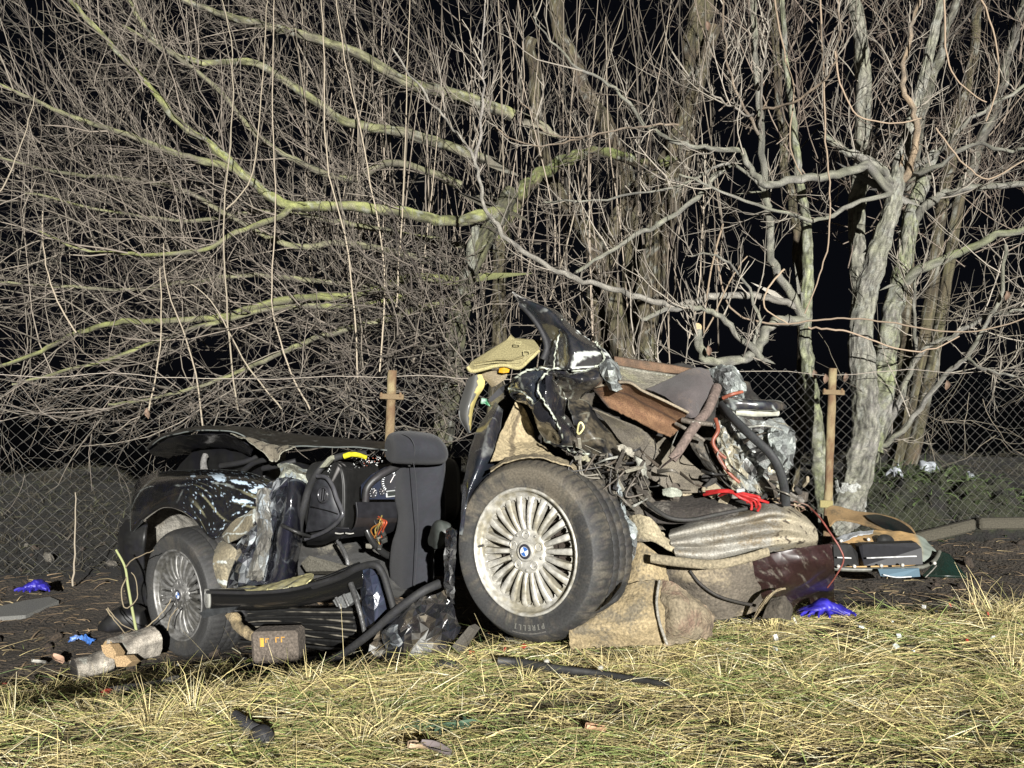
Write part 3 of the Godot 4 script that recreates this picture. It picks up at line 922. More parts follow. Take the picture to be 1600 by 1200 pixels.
	limb(mb, [Vector3(1290, 800, 8.75), Vector3(1280, 720, 8.75), Vector3(1276, 670, 8.75), Vector3(1266, 602, 8.75), Vector3(1259, 535, 8.75), Vector3(1261, 467, 8.75), Vector3(1262, 400, 8.8), Vector3(1258, 330, 8.85), Vector3(1250, 290, 8.9), Vector3(1240, 200, 9.0), Vector3(1228, 100, 9.0), Vector3(1222, -30, 9.0)], 0.062, 0.018, gg, 14)
	obj("trunk", mb, M.bark, t)
	limbs = [
		[[Vector3(1259, 520, 8.75), Vector3(1242, 470, 8.7), Vector3(1219, 434, 8.65), Vector3(1202, 400, 8.6), Vector3(1206, 372, 8.6), Vector3(1200, 330, 8.6), Vector3(1195, 287, 8.6), Vector3(1188, 202, 8.65), Vector3(1180, 101, 8.7), Vector3(1175, -10, 8.7)], 0.032, 0.022, gm],
		[[Vector3(1259, 500, 8.75), Vector3(1225, 502, 8.6), Vector3(1206, 508, 8.5), Vector3(1189, 535, 8.4), Vector3(1172, 556, 8.3), Vector3(1144, 563, 8.25), Vector3(1108, 563, 8.2), Vector3(1094, 545, 8.2), Vector3(1089, 514, 8.2)], 0.038, 0.03, gm],
		[[Vector3(1240, 478, 8.7), Vector3(1200, 466, 8.5), Vector3(1144, 460, 8.4), Vector3(1100, 466, 8.3), Vector3(1060, 477, 8.2), Vector3(1020, 470, 8.1), Vector3(960, 452, 8.0), Vector3(900, 436, 8.0), Vector3(850, 412, 8.0), Vector3(800, 380, 8.0), Vector3(770, 345, 8.0), Vector3(755, 315, 8.0), Vector3(748, 280, 8.0), Vector3(742, 250, 8.0), Vector3(720, 215, 8.0), Vector3(690, 180, 8.0), Vector3(650, 130, 8.0), Vector3(612, 75, 8.0)], 0.026, 0.006, mossy(Color(0.31, 0.29, 0.25), grey, 0.3)],
		[[Vector3(742, 250, 8.0), Vector3(750, 210, 8.0), Vector3(755, 150, 8.0), Vector3(755, 100, 8.0), Vector3(758, 10, 8.0)], 0.012, 0.004, mossy(Color(0.33, 0.3, 0.27), grey, 0.3)],
		[[Vector3(1189, 560, 8.3), Vector3(1160, 530, 8.25), Vector3(1127, 497, 8.2), Vector3(1094, 482, 8.2), Vector3(1050, 482, 8.15), Vector3(1000, 500, 8.1)], 0.024, 0.014, gm],
		[[Vector3(1175, 553, 8.3), Vector3(1185, 500, 8.3), Vector3(1165, 440, 8.3), Vector3(1120, 400, 8.2), Vector3(1075, 400, 8.2)], 0.014, 0.005, gm],
		[[Vector3(1150, 560, 8.25), Vector3(1080, 585, 8.1), Vector3(1030, 570, 8.0), Vector3(980, 560, 7.9)], 0.009, 0.004, gm],
		[[Vector3(1125, 268, 8.6), Vector3(1090, 308, 8.5), Vector3(1040, 345, 8.4), Vector3(1000, 365, 8.3), Vector3(950, 395, 8.3), Vector3(900, 425, 8.2)], 0.02, 0.012, gm],
		[[Vector3(1195, 300, 8.6), Vector3(1140, 255, 8.5), Vector3(1060, 290, 8.4), Vector3(950, 310, 8.3), Vector3(850, 315, 8.3)], 0.014, 0.005, gm],
		[[Vector3(1176, 180, 8.65), Vector3(1165, 178, 8.4), Vector3(1130, 160, 8.3), Vector3(1100, 140, 8.3), Vector3(1083, 118, 8.3)], 0.010, 0.004, mossy(sh, grey, 0.2)],
		[[Vector3(1185, 210, 8.6), Vector3(1150, 140, 8.4), Vector3(1135, 90, 8.4), Vector3(1130, -10, 8.4)], 0.012, 0.006, mossy(tan_, sh, 0.5)],
		[[Vector3(1188, 200, 8.6), Vector3(1190, 130, 8.4), Vector3(1198, 60, 8.4), Vector3(1204, 12, 8.4)], 0.011, 0.004, mossy(sh, grey, 0.2)],
		[[Vector3(1192, 170, 8.5), Vector3(1240, 160, 8.3), Vector3(1285, 130, 8.2), Vector3(1305, 95, 8.2), Vector3(1311, 40, 8.2), Vector3(1308, -10, 8.2)], 0.010, 0.006, mossy(tan_, sh, 0.3)],
		[[Vector3(1060, 195, 8.3), Vector3(1010, 198, 8.2), Vector3(960, 205, 8.2), Vector3(900, 215, 8.2), Vector3(850, 205, 8.2), Vector3(825, 170, 8.2), Vector3(807, 148, 8.2)], 0.008, 0.004, mossy(tan_, sh, 0.3)],
		[[Vector3(930, 207, 8.2), Vector3(880, 224, 8.15), Vector3(828, 228, 8.15), Vector3(790, 212, 8.15), Vector3(770, 190, 8.15), Vector3(762, 170, 8.15)], 0.006, 0.003, mossy(tan_, sh, 0.3)],
	]
	tw = MB.new()
	for q in limbs:
		mb = MB.new()
		var pts := limb(mb, q[0], q[1], q[2], q[3], 9, 0.01)
		obj("limb", mb, M.bark, t)
		shoots(tw, pts, 7, 0.2, 0.6, 0.0052, sh, 1, 0.5, 0.6, 0.16, 0.25, 0.9)
		shoots(tw, pts, 12, 0.06, 0.22, 0.0042, sh, 1, 0.6, 0.3, 0.1, 0.1, 1.0)
	obj("twigs", tw, M.twig, t, "stuff")
	mb = MB.new()
	var e0 := W(1089, 513, 8.2)
	var e1 := W(1088, 509, 8.19)
	mb.tube(PackedVector3Array([e0, e0 + (e1 - e0).normalized() * 0.006 + Vector3(0, 0.004, 0.012)]), 0.033, 0.032, 14, Color(0.62, 0.47, 0.26))
	obj("sawn_end", mb, M.wood, t)
	# --- the pale straight tree behind
	t = thing("pale_straight_tree", "pale straight tree trunk rising between the slim and the two trunked tree", "tree", W(1345, 700, 9.7))
	mb = MB.new()
	var pp := limb(mb, [Vector3(1352, 720, 9.7), Vector3(1348, 600, 9.7), Vector3(1345, 480, 9.7), Vector3(1340, 400, 9.7), Vector3(1339, 330, 9.7), Vector3(1345, 260, 9.7), Vector3(1349, 150, 9.7), Vector3(1344, 60, 9.7), Vector3(1325, -30, 9.7)], 0.075, 0.055, mossy(Color(0.25, 0.24, 0.205), Color(0.20, 0.215, 0.11), 0.3), 14)
	obj("trunk", mb, M.bark, t)
	tw = MB.new()
	shoots(tw, pp, 26, 0.3, 1.0, 0.006, tone(sh, 0.9), 1, 0.3, 0.6, 0.08, 0.45, 1.0)
	obj("twigs", tw, M.twig, t, "stuff")
	# --- arching brown rods and a hanging vine
	t = thing("brown_rods", "thin arching brown rods and a hanging vine in front of the right hand trunks", "shoots", W(1280, 520, 8.4))
	tw = MB.new()
	for l in [[[1120, 395, 8.5], [1140, 480, 8.4], [1200, 505, 8.4], [1276, 501, 8.4], [1330, 497, 8.4], [1400, 505, 8.4], [1470, 517, 8.4], [1540, 515, 8.4], [1620, 490, 8.4]], [[1262, 512, 8.5], [1300, 515, 8.4], [1330, 520, 8.4], [1397, 543, 8.4], [1450, 548, 8.4], [1500, 525, 8.4]], [[1281, -10, 8.3], [1287, 120, 8.3], [1290, 220, 8.3], [1297, 300, 8.3], [1294, 380, 8.3], [1280, 430, 8.3], [1258, 490, 8.3]],
			[[1305, 80, 8.2], [1312, 130, 8.2], [1340, 180, 8.2], [1390, 192, 8.2], [1440, 185, 8.2]], [[1475, -10, 8.3], [1480, 90, 8.3], [1500, 130, 8.3], [1540, 160, 8.3]], [[1530, -10, 8.3], [1555, 60, 8.3], [1560, 130, 8.3], [1540, 190, 8.3]], [[1210, 0, 8.6], [1225, 80, 8.6], [1240, 140, 8.6], [1235, 230, 8.6], [1268, 300, 8.6]],
			[[1130, 350, 8.2], [1112, 420, 8.2], [1100, 520, 8.2], [1140, 440, 8.25], [1168, 400, 8.3]], [[1462, 200, 8.4], [1500, 250, 8.4], [1545, 280, 8.4], [1600, 250, 8.4]], [[1225, 420, 8.5], [1200, 450, 8.4], [1195, 480, 8.4], [1230, 505, 8.4]]]:
		var pl := []
		for q in l: pl.append(Vector3(q[0], q[1], q[2]))
		var pts := smooth(line_w(pl), 5, 0.003)
		tw.tube(pts, 0.0075, 0.0045, 6, tone(tan_, rng.randf_range(0.7, 1.1)))
	obj("stems", tw, M.twig, t, "stuff")
	# last brown leaves
	for q in [[1272, 585, 8.6], [1290, 592, 8.3], [1480, 602, 8.5], [1322, 590, 8.7], [1574, 462, 8.5], [1107, 548, 8.1], [1190, 130, 8.6], [1105, 40, 9.0], [230, 646, 7.6]]:
		mb = MB.new()
		var c := W(q[0], q[1], q[2])
		var l := 0.034
		var tl := rng.randf_range(-0.5, 0.5)
		var net := []
		for r in 5:
			var v := r / 4.0
			var w := 0.018 * sin(PI * clampf(v * 0.9 + 0.06, 0, 1))
			net.append([c + Vector3(-w + tl * 0.02 * v, -l * 2 * (v - 0.5), 0.012 * sin(v * 4)), c + Vector3(tl * 0.02 * v, -l * 2 * (v - 0.5), 0.012 * sin(v * 4) - 0.008), c + Vector3(w + tl * 0.02 * v, -l * 2 * (v - 0.5), 0.012 * sin(v * 4) + 0.006)])
		sheet(mb, net, 5, 8, 0.003, 20, 0.0, flat_col(Color(0.13, 0.085, 0.06), 0.4))
		var names := ["withered brown leaf on the slim tree's trunk", "pinkish dry leaf hanging left of the right fence post", "dry leaf dangling on a twig right of the thick trunk", "dark leaf on the thick trunk beside the fence post's plate", "withered leaf at the far right above the slanting branch", "curled brown leaf inside the sawn branch's bend", "dry leaf high on the slim tree's fork", "brown leaf near the top edge right of the centre", "pale dry leaf caught on the fence above the car's bonnet"]
		tag(obj("dry_leaf", mb, M.straw), names[taken["dry_leaf"]], "leaf", "last dry leaves on the twigs")

func build_background() -> void:
	rng.seed = 91
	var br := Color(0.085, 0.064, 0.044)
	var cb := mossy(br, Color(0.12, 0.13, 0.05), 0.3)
	# brown trunks at the back, bark darkened in place of light falloff
	var spec := [
		["thick brown trunk leaning up in the dark right of the centre", [[Vector3(1000, 520, 12), Vector3(1020, 420, 12), Vector3(1038, 330, 12), Vector3(1062, 220, 12), Vector3(1085, 100, 12), Vector3(1098, -30, 12)], 0.14, 0.11]],
		["forked brown trunk leaning left behind the torn quarter panel", [[Vector3(960, 470, 11.5), Vector3(930, 400, 11.5), Vector3(900, 335, 11.5), Vector3(865, 282, 11.5), Vector3(840, 200, 11.5), Vector3(830, 60, 11.5)], 0.09, 0.05]],
		["brown trunk leaning right in the dark centre", [[Vector3(930, 460, 11.8), Vector3(950, 380, 11.8), Vector3(985, 310, 11.8), Vector3(1030, 260, 11.8), Vector3(1070, 180, 11.8), Vector3(1120, 40, 11.8)], 0.085, 0.06]],
		["dim slanting trunk at the top centre", [[Vector3(990, 330, 12.5), Vector3(960, 230, 12.5), Vector3(915, 140, 12.5), Vector3(880, 60, 12.5), Vector3(860, -30, 12.5)], 0.085, 0.07]],
		["green mossy trunk bending right across the centre", [[Vector3(780, 380, 11), Vector3(810, 310, 11), Vector3(845, 272, 11), Vector3(900, 244, 11), Vector3(960, 240, 11), Vector3(1010, 258, 11), Vector3(1050, 250, 11)], 0.06, 0.04]],
		["dim leaning trunk near the top right corner", [[Vector3(1470, 330, 11.5), Vector3(1490, 210, 11.5), Vector3(1515, 120, 11.5), Vector3(1535, -30, 11.5)], 0.055, 0.04]],
		["grey leaning trunk at the top right", [[Vector3(1420, 300, 11), Vector3(1445, 160, 11), Vector3(1475, 60, 11), Vector3(1500, -30, 11)], 0.05, 0.035]],
		["slanting grey trunk at the right edge", [[Vector3(1500, 300, 10.5), Vector3(1555, 170, 10.5), Vector3(1580, 80, 10.5), Vector3(1605, -30, 10.5)], 0.045, 0.03]],
		["dim upright trunk left of the slim pruned tree", [[Vector3(1255, 480, 10.6), Vector3(1240, 330, 10.6), Vector3(1215, 160, 10.6), Vector3(1208, -30, 10.6)], 0.045, 0.03]],
	]
	for q in spec:
		var l: Array = q[1]
		var base: Vector3 = l[0][0]
		var t := thing("background_tree", q[0], "tree", W(base.x, base.y, base.z), "dim trees in the dark behind the fence")
		var mb := MB.new()
		var green: bool = q[0].contains("green")
		var grey: bool = q[0].contains("grey")
		var root := W(base.x, base.y, base.z)
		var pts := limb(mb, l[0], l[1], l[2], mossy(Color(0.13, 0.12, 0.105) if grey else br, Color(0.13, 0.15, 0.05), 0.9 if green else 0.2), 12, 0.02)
		var fx := lerpf(root.x, W(1385, 800, base.z).x, 0.85) if base.x > 1400 else root.x + rng.randf_range(-0.35, 0.2)
		branch(mb, smooth(PackedVector3Array([Vector3(fx, ground_y(fx, root.z) - 0.1, root.z), root.lerp(Vector3(fx, ground_y(fx, root.z), root.z), 0.55) + Vector3(0.06, 0, 0), root + (pts[1] - pts[0]) * 0.05]), 4), l[1] * 1.3, l[1], cb, 12)
		obj("trunk", mb, M.bark, t)
		var tw := MB.new()
		shoots(tw, pts, 12, 0.5, 1.6, 0.006, tone(TWIG, 0.5), 2, 0.4, 0.7, 0.04, 0.0, 0.9)  # twigs dimmed by colour, since the beam does not fade
		obj("twigs", tw, M.twig, t, "stuff")
	# upright suckers, centre
	var mb := MB.new()
	for i in 115:
		var px := rng.randf_range(470, 1130)
		var z := rng.randf_range(9.3, 12.5)
		var p := W(px, rng.randf_range(330, 600), z)
		twig(mb, p, Vector3(rng.randfn() * 0.13, 1.0, rng.randfn() * 0.1), rng.randf_range(1.2, 3.2), rng.randf_range(0.005, 0.009), tone(Color(0.22, 0.185, 0.145), rng.randf_range(0.3, 1.1)), 1 if rng.randf() < 0.5 else 0, 0.08, 0.07)
	tag(obj("upright_suckers", mb, M.twig, null, "stuff"), "dense upright thin stems filling the dark behind the torn quarter panel", "shoots")
	# sprays of fine twigs on the left, fanning up and left
	mb = MB.new()
	for i in 260:
		var px := rng.randf_range(60, 780)
		var py := rng.randf_range(-20, 560)
		var z := rng.randf_range(9.2, 12.0)
		var fan := deg_to_rad(lerpf(165, 118, clampf((520.0 - py) / 520.0, 0, 1))) + rng.randfn() * 0.33
		twig(mb, W(px, py, z), Vector3(cos(fan), sin(fan), rng.randfn() * 0.25), rng.randf_range(0.5, 1.5), rng.randf_range(0.004, 0.0075), tone(TWIG, rng.randf_range(0.25, 0.8)), 2, 0.02, 0.13)  # twig colour scaled down to imitate light fading with distance
	tag(obj("left_thicket", mb, M.twig, null, "stuff"), "dense thicket of fine bare brown twigs filling the left background", "thicket")
	# right background
	mb = MB.new()
	for i in 110:
		var px := rng.randf_range(1080, 1680)
		var py := rng.randf_range(-20, 420)
		var z := rng.randf_range(9.6, 12.5)
		var fan := deg_to_rad(rng.randf_range(25, 150))
		twig(mb, W(px, py, z), Vector3(cos(fan), sin(fan), rng.randfn() * 0.25), rng.randf_range(0.5, 1.7), rng.randf_range(0.004, 0.008), Color(0.15, 0.12, 0.095), 2, 0.03, 0.14)
	for i in 60:
		var px := rng.randf_range(1380, 1680)
		twig(mb, W(px, rng.randf_range(380, 700), rng.randf_range(8.8, 10.5)), Vector3(rng.randfn(), rng.randfn() * 0.6, rng.randfn() * 0.4), rng.randf_range(0.3, 1.0), 0.004, Color(0.15, 0.13, 0.10), 1, 0.02, 0.18)
	tag(obj("right_thicket", mb, M.twig, null, "stuff"), "loose dim brown twigs crossing behind the right hand trunks", "thicket")
	# twigs hanging over the fence at the left, towards the bonnet
	mb = MB.new()
	for i in 40:
		var p := W(rng.randf_range(60, 640), rng.randf_range(560, 660), rng.randf_range(7.9, 8.6))
		twig(mb, p, Vector3(-0.8 + rng.randfn() * 0.6, rng.randfn() * 0.45, 0.2 + rng.randfn() * 0.2), rng.randf_range(0.25, 0.8), 0.0042, TWIG, 2, 0.02, 0.16)
	for i in 210:
		var p := W(rng.randf_range(520, 760), rng.randf_range(400, 700), rng.randf_range(8.3, 9.1))
		twig(mb, p, Vector3(-0.5 + rng.randfn() * 0.5, rng.randf_range(-0.2, 1.0), rng.randfn() * 0.3), rng.randf_range(0.3, 0.9), 0.0055, tone(TWIG, rng.randf_range(0.35, 0.95)), 1, 0.02, 0.2)
	tag(obj("fence_brush", mb, M.twig, null, "stuff"), "tangled brush leaning over the wire fence behind the car's bonnet", "brush")
	mb = MB.new()
	for i in 150:
		var z := -rng.randf_range(8.3, 14.0)
		var x := rng.randf_range(-6.0, 6.2)
		if not in_view(x, z) or bank(x, z) < 8.1: continue
		var brown := rng.randf() < 0.7
		for k in 22:
			var a := rng.randf() * TAU
			var c := tone(Color(0.055, 0.046, 0.032) if brown else Color(0.035, 0.04, 0.022), rng.randf_range(0.4, 1.3))
			var xx := x + rng.randfn() * 0.06
			var zz := z + rng.randfn() * 0.06
			blade(mb, Vector3(xx, ground_y(xx, zz), zz), Vector3(cos(a), rng.randf_range(0.3, 1.6), sin(a)), rng.randf_range(0.06, 0.2), rng.randf_range(0.003, 0.007), 0.4, c, c)
	tag(obj("far_tufts", mb, M.straw, null, "stuff"), "low dark dead grass tufts on the ground beyond the wire fence", "grass")
	mb = MB.new()
	for i in 1500:
		var x := 3.15 + rng.randfn() * 0.42
		var z := -9.45 + rng.randfn() * 0.30
		var a := rng.randf() * TAU
		var c := tone(Color(0.045, 0.065, 0.022), rng.randf_range(0.3, 1.4))
		blade(mb, Vector3(x, ground_y(x, z) - 0.01, z), Vector3(cos(a), rng.randf_range(0.2, 1.4), sin(a)), rng.randf_range(0.05, 0.16), rng.randf_range(0.008, 0.02), 0.4, c, tone(c, 1.2))
	tag(obj("green_clump", mb, M.straw, null, "stuff"), "low dark green plant clump on the mound right of the thick trunk", "plants")
	# snow patches on the mossy mound
	var spots := [[1442, 730, 0.10], [1396, 740, 0.07], [1425, 700, 0.05], [1520, 745, 0.045]]
	var sl := ["large snow patch on the mossy mound behind the fence", "small snow patch left of the large one on the mound", "snow strip at the top of the mound", "snow crumb at the right foot of the mound"]
	for i in spots.size():
		var q: Array = spots[i]
		mb = MB.new()
		var c := W(q[0], q[1], 9.1)
		c.y = ground_y(c.x, c.z) + 0.012
		# slide along the sight to where the ground is
		for k in 40:
			c = W(q[0], q[1], 8.6 + k * 0.05)
			if c.y <= ground_y(c.x, c.z) + 0.01: break
		var net := []
		for r in 6:
			var row := []
			for s in 6:
				var x: float = c.x + (s / 5.0 - 0.5) * q[2] * 2.2
				var z: float = c.z + (r / 5.0 - 0.5) * q[2] * 2.6
				var e := minf(minf(s, 5 - s), minf(r, 5 - r))
				row.append(Vector3(x + rng.randfn() * 0.014, ground_y(x, z) + (0.02 if e > 0 else -0.02), z + rng.randfn() * 0.014))
			net.append(row)
		sheet(mb, net, 14, 14, 0.02, 14, 0.0, flat_col(Color(0.40, 0.43, 0.47), 0.3), 0.6)
		tag(obj("snow_patch", mb, M.snow), sl[i], "snow", "patches of old snow on the mound")

# ================================================================ the wrecked car
var car: Node3D
func sh(called: String, net: Array, nu: int, nv: int, amp: float, freq: float, thick: float, colf: Callable, m: Material, tear := 0.0, parent: Node3D = null) -> MeshInstance3D:
	var mb := MB.new()
	sheet(mb, net, int(nu * 1.6), int(nv * 1.6), amp, freq, thick, colf, tear)
	return obj(called, mb, m, parent if parent else car)
func shd(called: String, net: Array, nu: int, nv: int, amp: float, colf: Callable, m: Material, ragged := 0.6) -> MeshInstance3D:
	var mb := MB.new()
	shards(mb, net, nu, nv, amp, colf, ragged)
	return obj(called, mb, m, car)
func v3(l: Array) -> Array:
	return l.map(func(q): return Vector3(q[0], q[1], q[2]))
func rows(l: Array) -> Array:
	return l.map(func(r): return v3(r))
func pipe(called: String, pts: PackedVector3Array, r0: float, r1: float, col: Color, m: Material, flat := 1.0, sides := 10, parent: Node3D = null) -> MeshInstance3D:
	var mb := MB.new()
	var sp := smooth(pts, 6)
	mb.tube(sp, r0, r1, sides, col, flat)
	for i in mb.v.size():
		var p := mb.v[i]
		mb.c[i] = tone(col, 1.0 + 0.35 * nhi.get_noise_3d(p.x, p.y, p.z) + 0.3 * nlo.get_noise_3d(p.x * 5, p.y * 5, p.z * 5))
	return obj(called, mb, m, parent if parent else car)

func wheel(called: String, centre: Vector3, n: Vector3, rear: bool, label: String, size := 1.0) -> void:
	var w := Node3D.new()
	w.name = called
	car.add_child(w, true)
	w.position = centre - car.position
	part_label(w, label)
	n = n.normalized()
	var bx := Vector3.UP.cross(n).normalized()
	var x := Transform3D(Basis(bx, n.cross(bx), n) * size, centre)
	var dust := Color(0.25, 0.215, 0.16)
	# tyre: n points out of the wheel; the outer sidewall lies at z = 0
	var prof := [Vector2(0.206, -0.014), Vector2(0.213, -0.002), Vector2(0.222, 0.004), Vector2(0.226, 0.001), Vector2(0.236, 0.004), Vector2(0.262, 0.012), Vector2(0.282, 0.009), Vector2(0.286, 0.010), Vector2(0.289, 0.006), Vector2(0.300, -0.006), Vector2(0.309, -0.022), Vector2(0.313, -0.036),
		Vector2(0.315, -0.048), Vector2(0.316, -0.066), Vector2(0.3165, -0.070), Vector2(0.308, -0.072), Vector2(0.308, -0.080), Vector2(0.317, -0.082), Vector2(0.317, -0.108), Vector2(0.308, -0.110), Vector2(0.308, -0.120), Vector2(0.317, -0.122), Vector2(0.317, -0.148), Vector2(0.308, -0.150), Vector2(0.308, -0.158), Vector2(0.3165, -0.160), Vector2(0.315, -0.182), Vector2(0.308, -0.206), Vector2(0.285, -0.226), Vector2(0.25, -0.23), Vector2(0.206, -0.205)]
	var mb := MB.new()
	var up := 1.0 if rear else 0.35
	mb.lathe(x, prof, 240, func(p: Vector3, _a: float, jf: float, _r: float) -> Color:
		var j := int(jf)
		var c := Color(0.048, 0.048, 0.048) if j < 9 else Color(0.030, 0.030, 0.031)
		var k := nlo.get_noise_3d(p.x * 6, p.y * 6, p.z * 6) + 0.5 * nhi.get_noise_3d(p.x, p.y, p.z)
		var high := smoothstep(0.05, 0.30, p.y - centre.y) * up
		var g := 0.4 * nhi.get_noise_3d(p.x * 3.3, p.y * 3.3, p.z * 3.3)
		var d := smoothstep(0.0, 0.9, k + g + high * 1.1) * (0.62 if rear else 0.2)
		if j >= 9 and j < 28: d = smoothstep(-0.2, 0.9, k + g + (0.05 if rear else -0.15) + high * 0.7) * (0.42 if rear else 0.2)
		if j >= 5 and j <= 7 and p.y < centre.y: d *= 0.4
		if rear and j >= 15 and j <= 20: d *= 0.35
		if j in [14, 15, 18, 19, 20, 23, 24]: d *= 0.8
		var si := int(round(_a / TAU * 240.0))
		if ((j >= 10 and j <= 13) or (j >= 25 and j <= 27)) and si % 4 == 0: return c.lerp(dust, d * 0.25)
		if j >= 17 and j <= 22 and si % 5 == 0: return c.lerp(dust, d * 0.2)
		return c.lerp(dust, d),
		func(i: int, j: int) -> float:
			if (j in [10, 11, 12] or j in [26, 27]) and i % 4 == 0: return -0.0028
			if (j in [17, 18, 21, 22]) and i % 5 == 0: return -0.003
			if (j in [13, 14, 25]) and i % 4 == 0: return -0.002
			return 0.0)
	obj("tyre", mb, M.rubber, w)
	# raised sidewall rings
	var silver := Color(0.70, 0.68, 0.62) if rear else Color(0.26, 0.257, 0.25)
	var dirty := Color(0.42, 0.38, 0.28) if rear else Color(0.10, 0.095, 0.085)
	var rc := func(p: Vector3, _a: float, j: float, _r: float) -> Color:
		var k := nlo.get_noise_3d(p.x * 8, p.y * 8, p.z * 8) + 0.7 * nhi.get_noise_3d(p.x, p.y, p.z)
		return silver.lerp(dirty, clampf(smoothstep(-0.1, 0.6, k + (0.35 if j > 4 else -0.05)), 0, 0.85))
	mb = MB.new()
	mb.lathe(x, [Vector2(0.212, -0.014), Vector2(0.221, -0.001), Vector2(0.2215, 0.006), Vector2(0.218, 0.009), Vector2(0.213, 0.008), Vector2(0.209, 0.001), Vector2(0.207, -0.010), Vector2(0.203, -0.016), Vector2(0.197, -0.018), Vector2(0.190, -0.019), Vector2(0.186, -0.021), Vector2(0.184, -0.03), Vector2(0.186, -0.08), Vector2(0.178, -0.1), Vector2(0.18, -0.2)], 120, rc)
	obj("rim", mb, M.alloy, w)
	# brake parts behind the spokes
	mb = MB.new()
	mb.lathe(x, [Vector2(0.0, -0.085), Vector2(0.09, -0.085), Vector2(0.092, -0.075), Vector2(0.155, -0.075), Vector2(0.155, -0.1), Vector2(0.09, -0.1)], 60, flat_col(Color(0.06, 0.045, 0.035) if rear else Color(0.03, 0.03, 0.03), 0.4))
	obj("brake_disc", mb, M.rust, w)
	# spokes: flat topped fingers that broaden outwards
	var count := 22
	var spoke_mesh: Array = []
	for i in count:
		mb = MB.new()
		var b := x * Transform3D(Basis(Vector3.BACK, TAU * (i + 0.3) / count), Vector3.ZERO)
		var ring := []
		var st := [[0.066, 0.0085, -0.020], [0.085, 0.0088, -0.012], [0.11, 0.0090, -0.008], [0.14, 0.0105, -0.008], [0.165, 0.0118, -0.011], [0.180, 0.0128, -0.0150], [0.192, 0.0165, -0.0205]]
		for q in st:
			var f := mb.v.size()
			for o in [[-1.0, -0.026], [-1.0, -0.005], [-0.75, 0.0], [0.0, 0.0025], [0.75, 0.0], [1.0, -0.005], [1.0, -0.026]]:
				var p: Vector3 = b * Vector3(q[0], q[1] * o[0], q[2] + o[1])
				mb.vert(p, rc.call(p, 0.0, 2.0 if absf(o[0]) < 0.9 else 6.0, 0.0))
			ring.append(f)
		for k in ring.size() - 1:
			for o in 6:
				mb.quad(ring[k] + o, ring[k] + o + 1, ring[k + 1] + o + 1, ring[k + 1] + o)
		obj("spoke", mb, M.alloy, w)
	for i in count:      # rounded ends of the openings between the spokes
		mb = MB.new()
		var a := TAU * (i + 0.8) / count
		var bx2 := x * Transform3D(Basis(Vector3.BACK, a), Vector3.ZERO)
		for s in 8:
			var t0 := PI * s / 8.0 - PI / 2
			var t1 := PI * (s + 1) / 8.0 - PI / 2
			var cx := 0.176
			var rr := 0.0085
			var p0: Vector3 = bx2 * Vector3(cx + cos(t0) * rr, sin(t0) * rr, -0.0165)
			var p1: Vector3 = bx2 * Vector3(cx + cos(t1) * rr, sin(t1) * rr, -0.0165)
			var q0: Vector3 = bx2 * Vector3(0.191, sin(t0) * 0.0125, -0.0185)
			var q1: Vector3 = bx2 * Vector3(0.191, sin(t1) * 0.0125, -0.0185)
			mb.face([p0, q0, q1, p1], rc.call(p0, 0.0, 2.0, 0.0))
			mb.face([p0, p1, bx2 * Vector3(cx + cos(t1) * rr, sin(t1) * rr, -0.04), bx2 * Vector3(cx + cos(t0) * rr, sin(t0) * rr, -0.04)], rc.call(p0, 0.0, 6.0, 0.0))
		obj("spoke_pocket", mb, M.alloy, w)
	mb = MB.new()
	mb.lathe(x, [Vector2(0.034, -0.012), Vector2(0.040, -0.007), Vector2(0.060, -0.008), Vector2(0.074, -0.012), Vector2(0.080, -0.020), Vector2(0.080, -0.06)], 60, rc)
	obj("hub", mb, M.alloy, w)
	for i in 5:
		var a := TAU * (i + 0.28) / 5.0
		var bx3 := x * Transform3D(Basis.IDENTITY, Vector3(cos(a) * 0.0575, sin(a) * 0.0575, -0.0085))
		mb = MB.new()
		mb.lathe(bx3, [Vector2(0.0165, -0.004), Vector2(0.0160, 0.0025), Vector2(0.0135, 0.003), Vector2(0.0125, -0.001), Vector2(0.0123, -0.012)], 20, rc)
		obj("bolt_cup", mb, M.alloy, w)
		mb = MB.new()
		mb.lathe(bx3, [Vector2(0.0122, -0.012), Vector2(0.0085, -0.010), Vector2(0.0080, -0.001), Vector2(0.006, 0.0005), Vector2(0.0, 0.0005)], 6, flat_col(tone(silver, 0.45), 0.3))
		obj("bolt", mb, M.alloy, w)
	for i in 5:
		var a := TAU * (i + 0.78) / 5.0
		mb = MB.new()
		mb.lathe(x * Transform3D(Basis.IDENTITY, Vector3(cos(a) * 0.065, sin(a) * 0.065, -0.0075)), [Vector2(0.0055, -0.003), Vector2(0.005, 0.001), Vector2(0.003, 0.002), Vector2(0.0, 0.002)], 12, flat_col(tone(silver, 0.6), 0.2))
		obj("rivet", mb, M.alloy, w)
	# hub cap with its round emblem: a dark ring round blue and white quarters
	mb = MB.new()
	mb.lathe(x, [Vector2(0.035, -0.014), Vector2(0.035, -0.003), Vector2(0.033, 0.001), Vector2(0.0265, 0.002), Vector2(0.0262, 0.0005)], 40, rc)
	obj("hub_cap", mb, M.alloy, w)
	mb = MB.new()
	var tilt := 0.45 if rear else 0.0
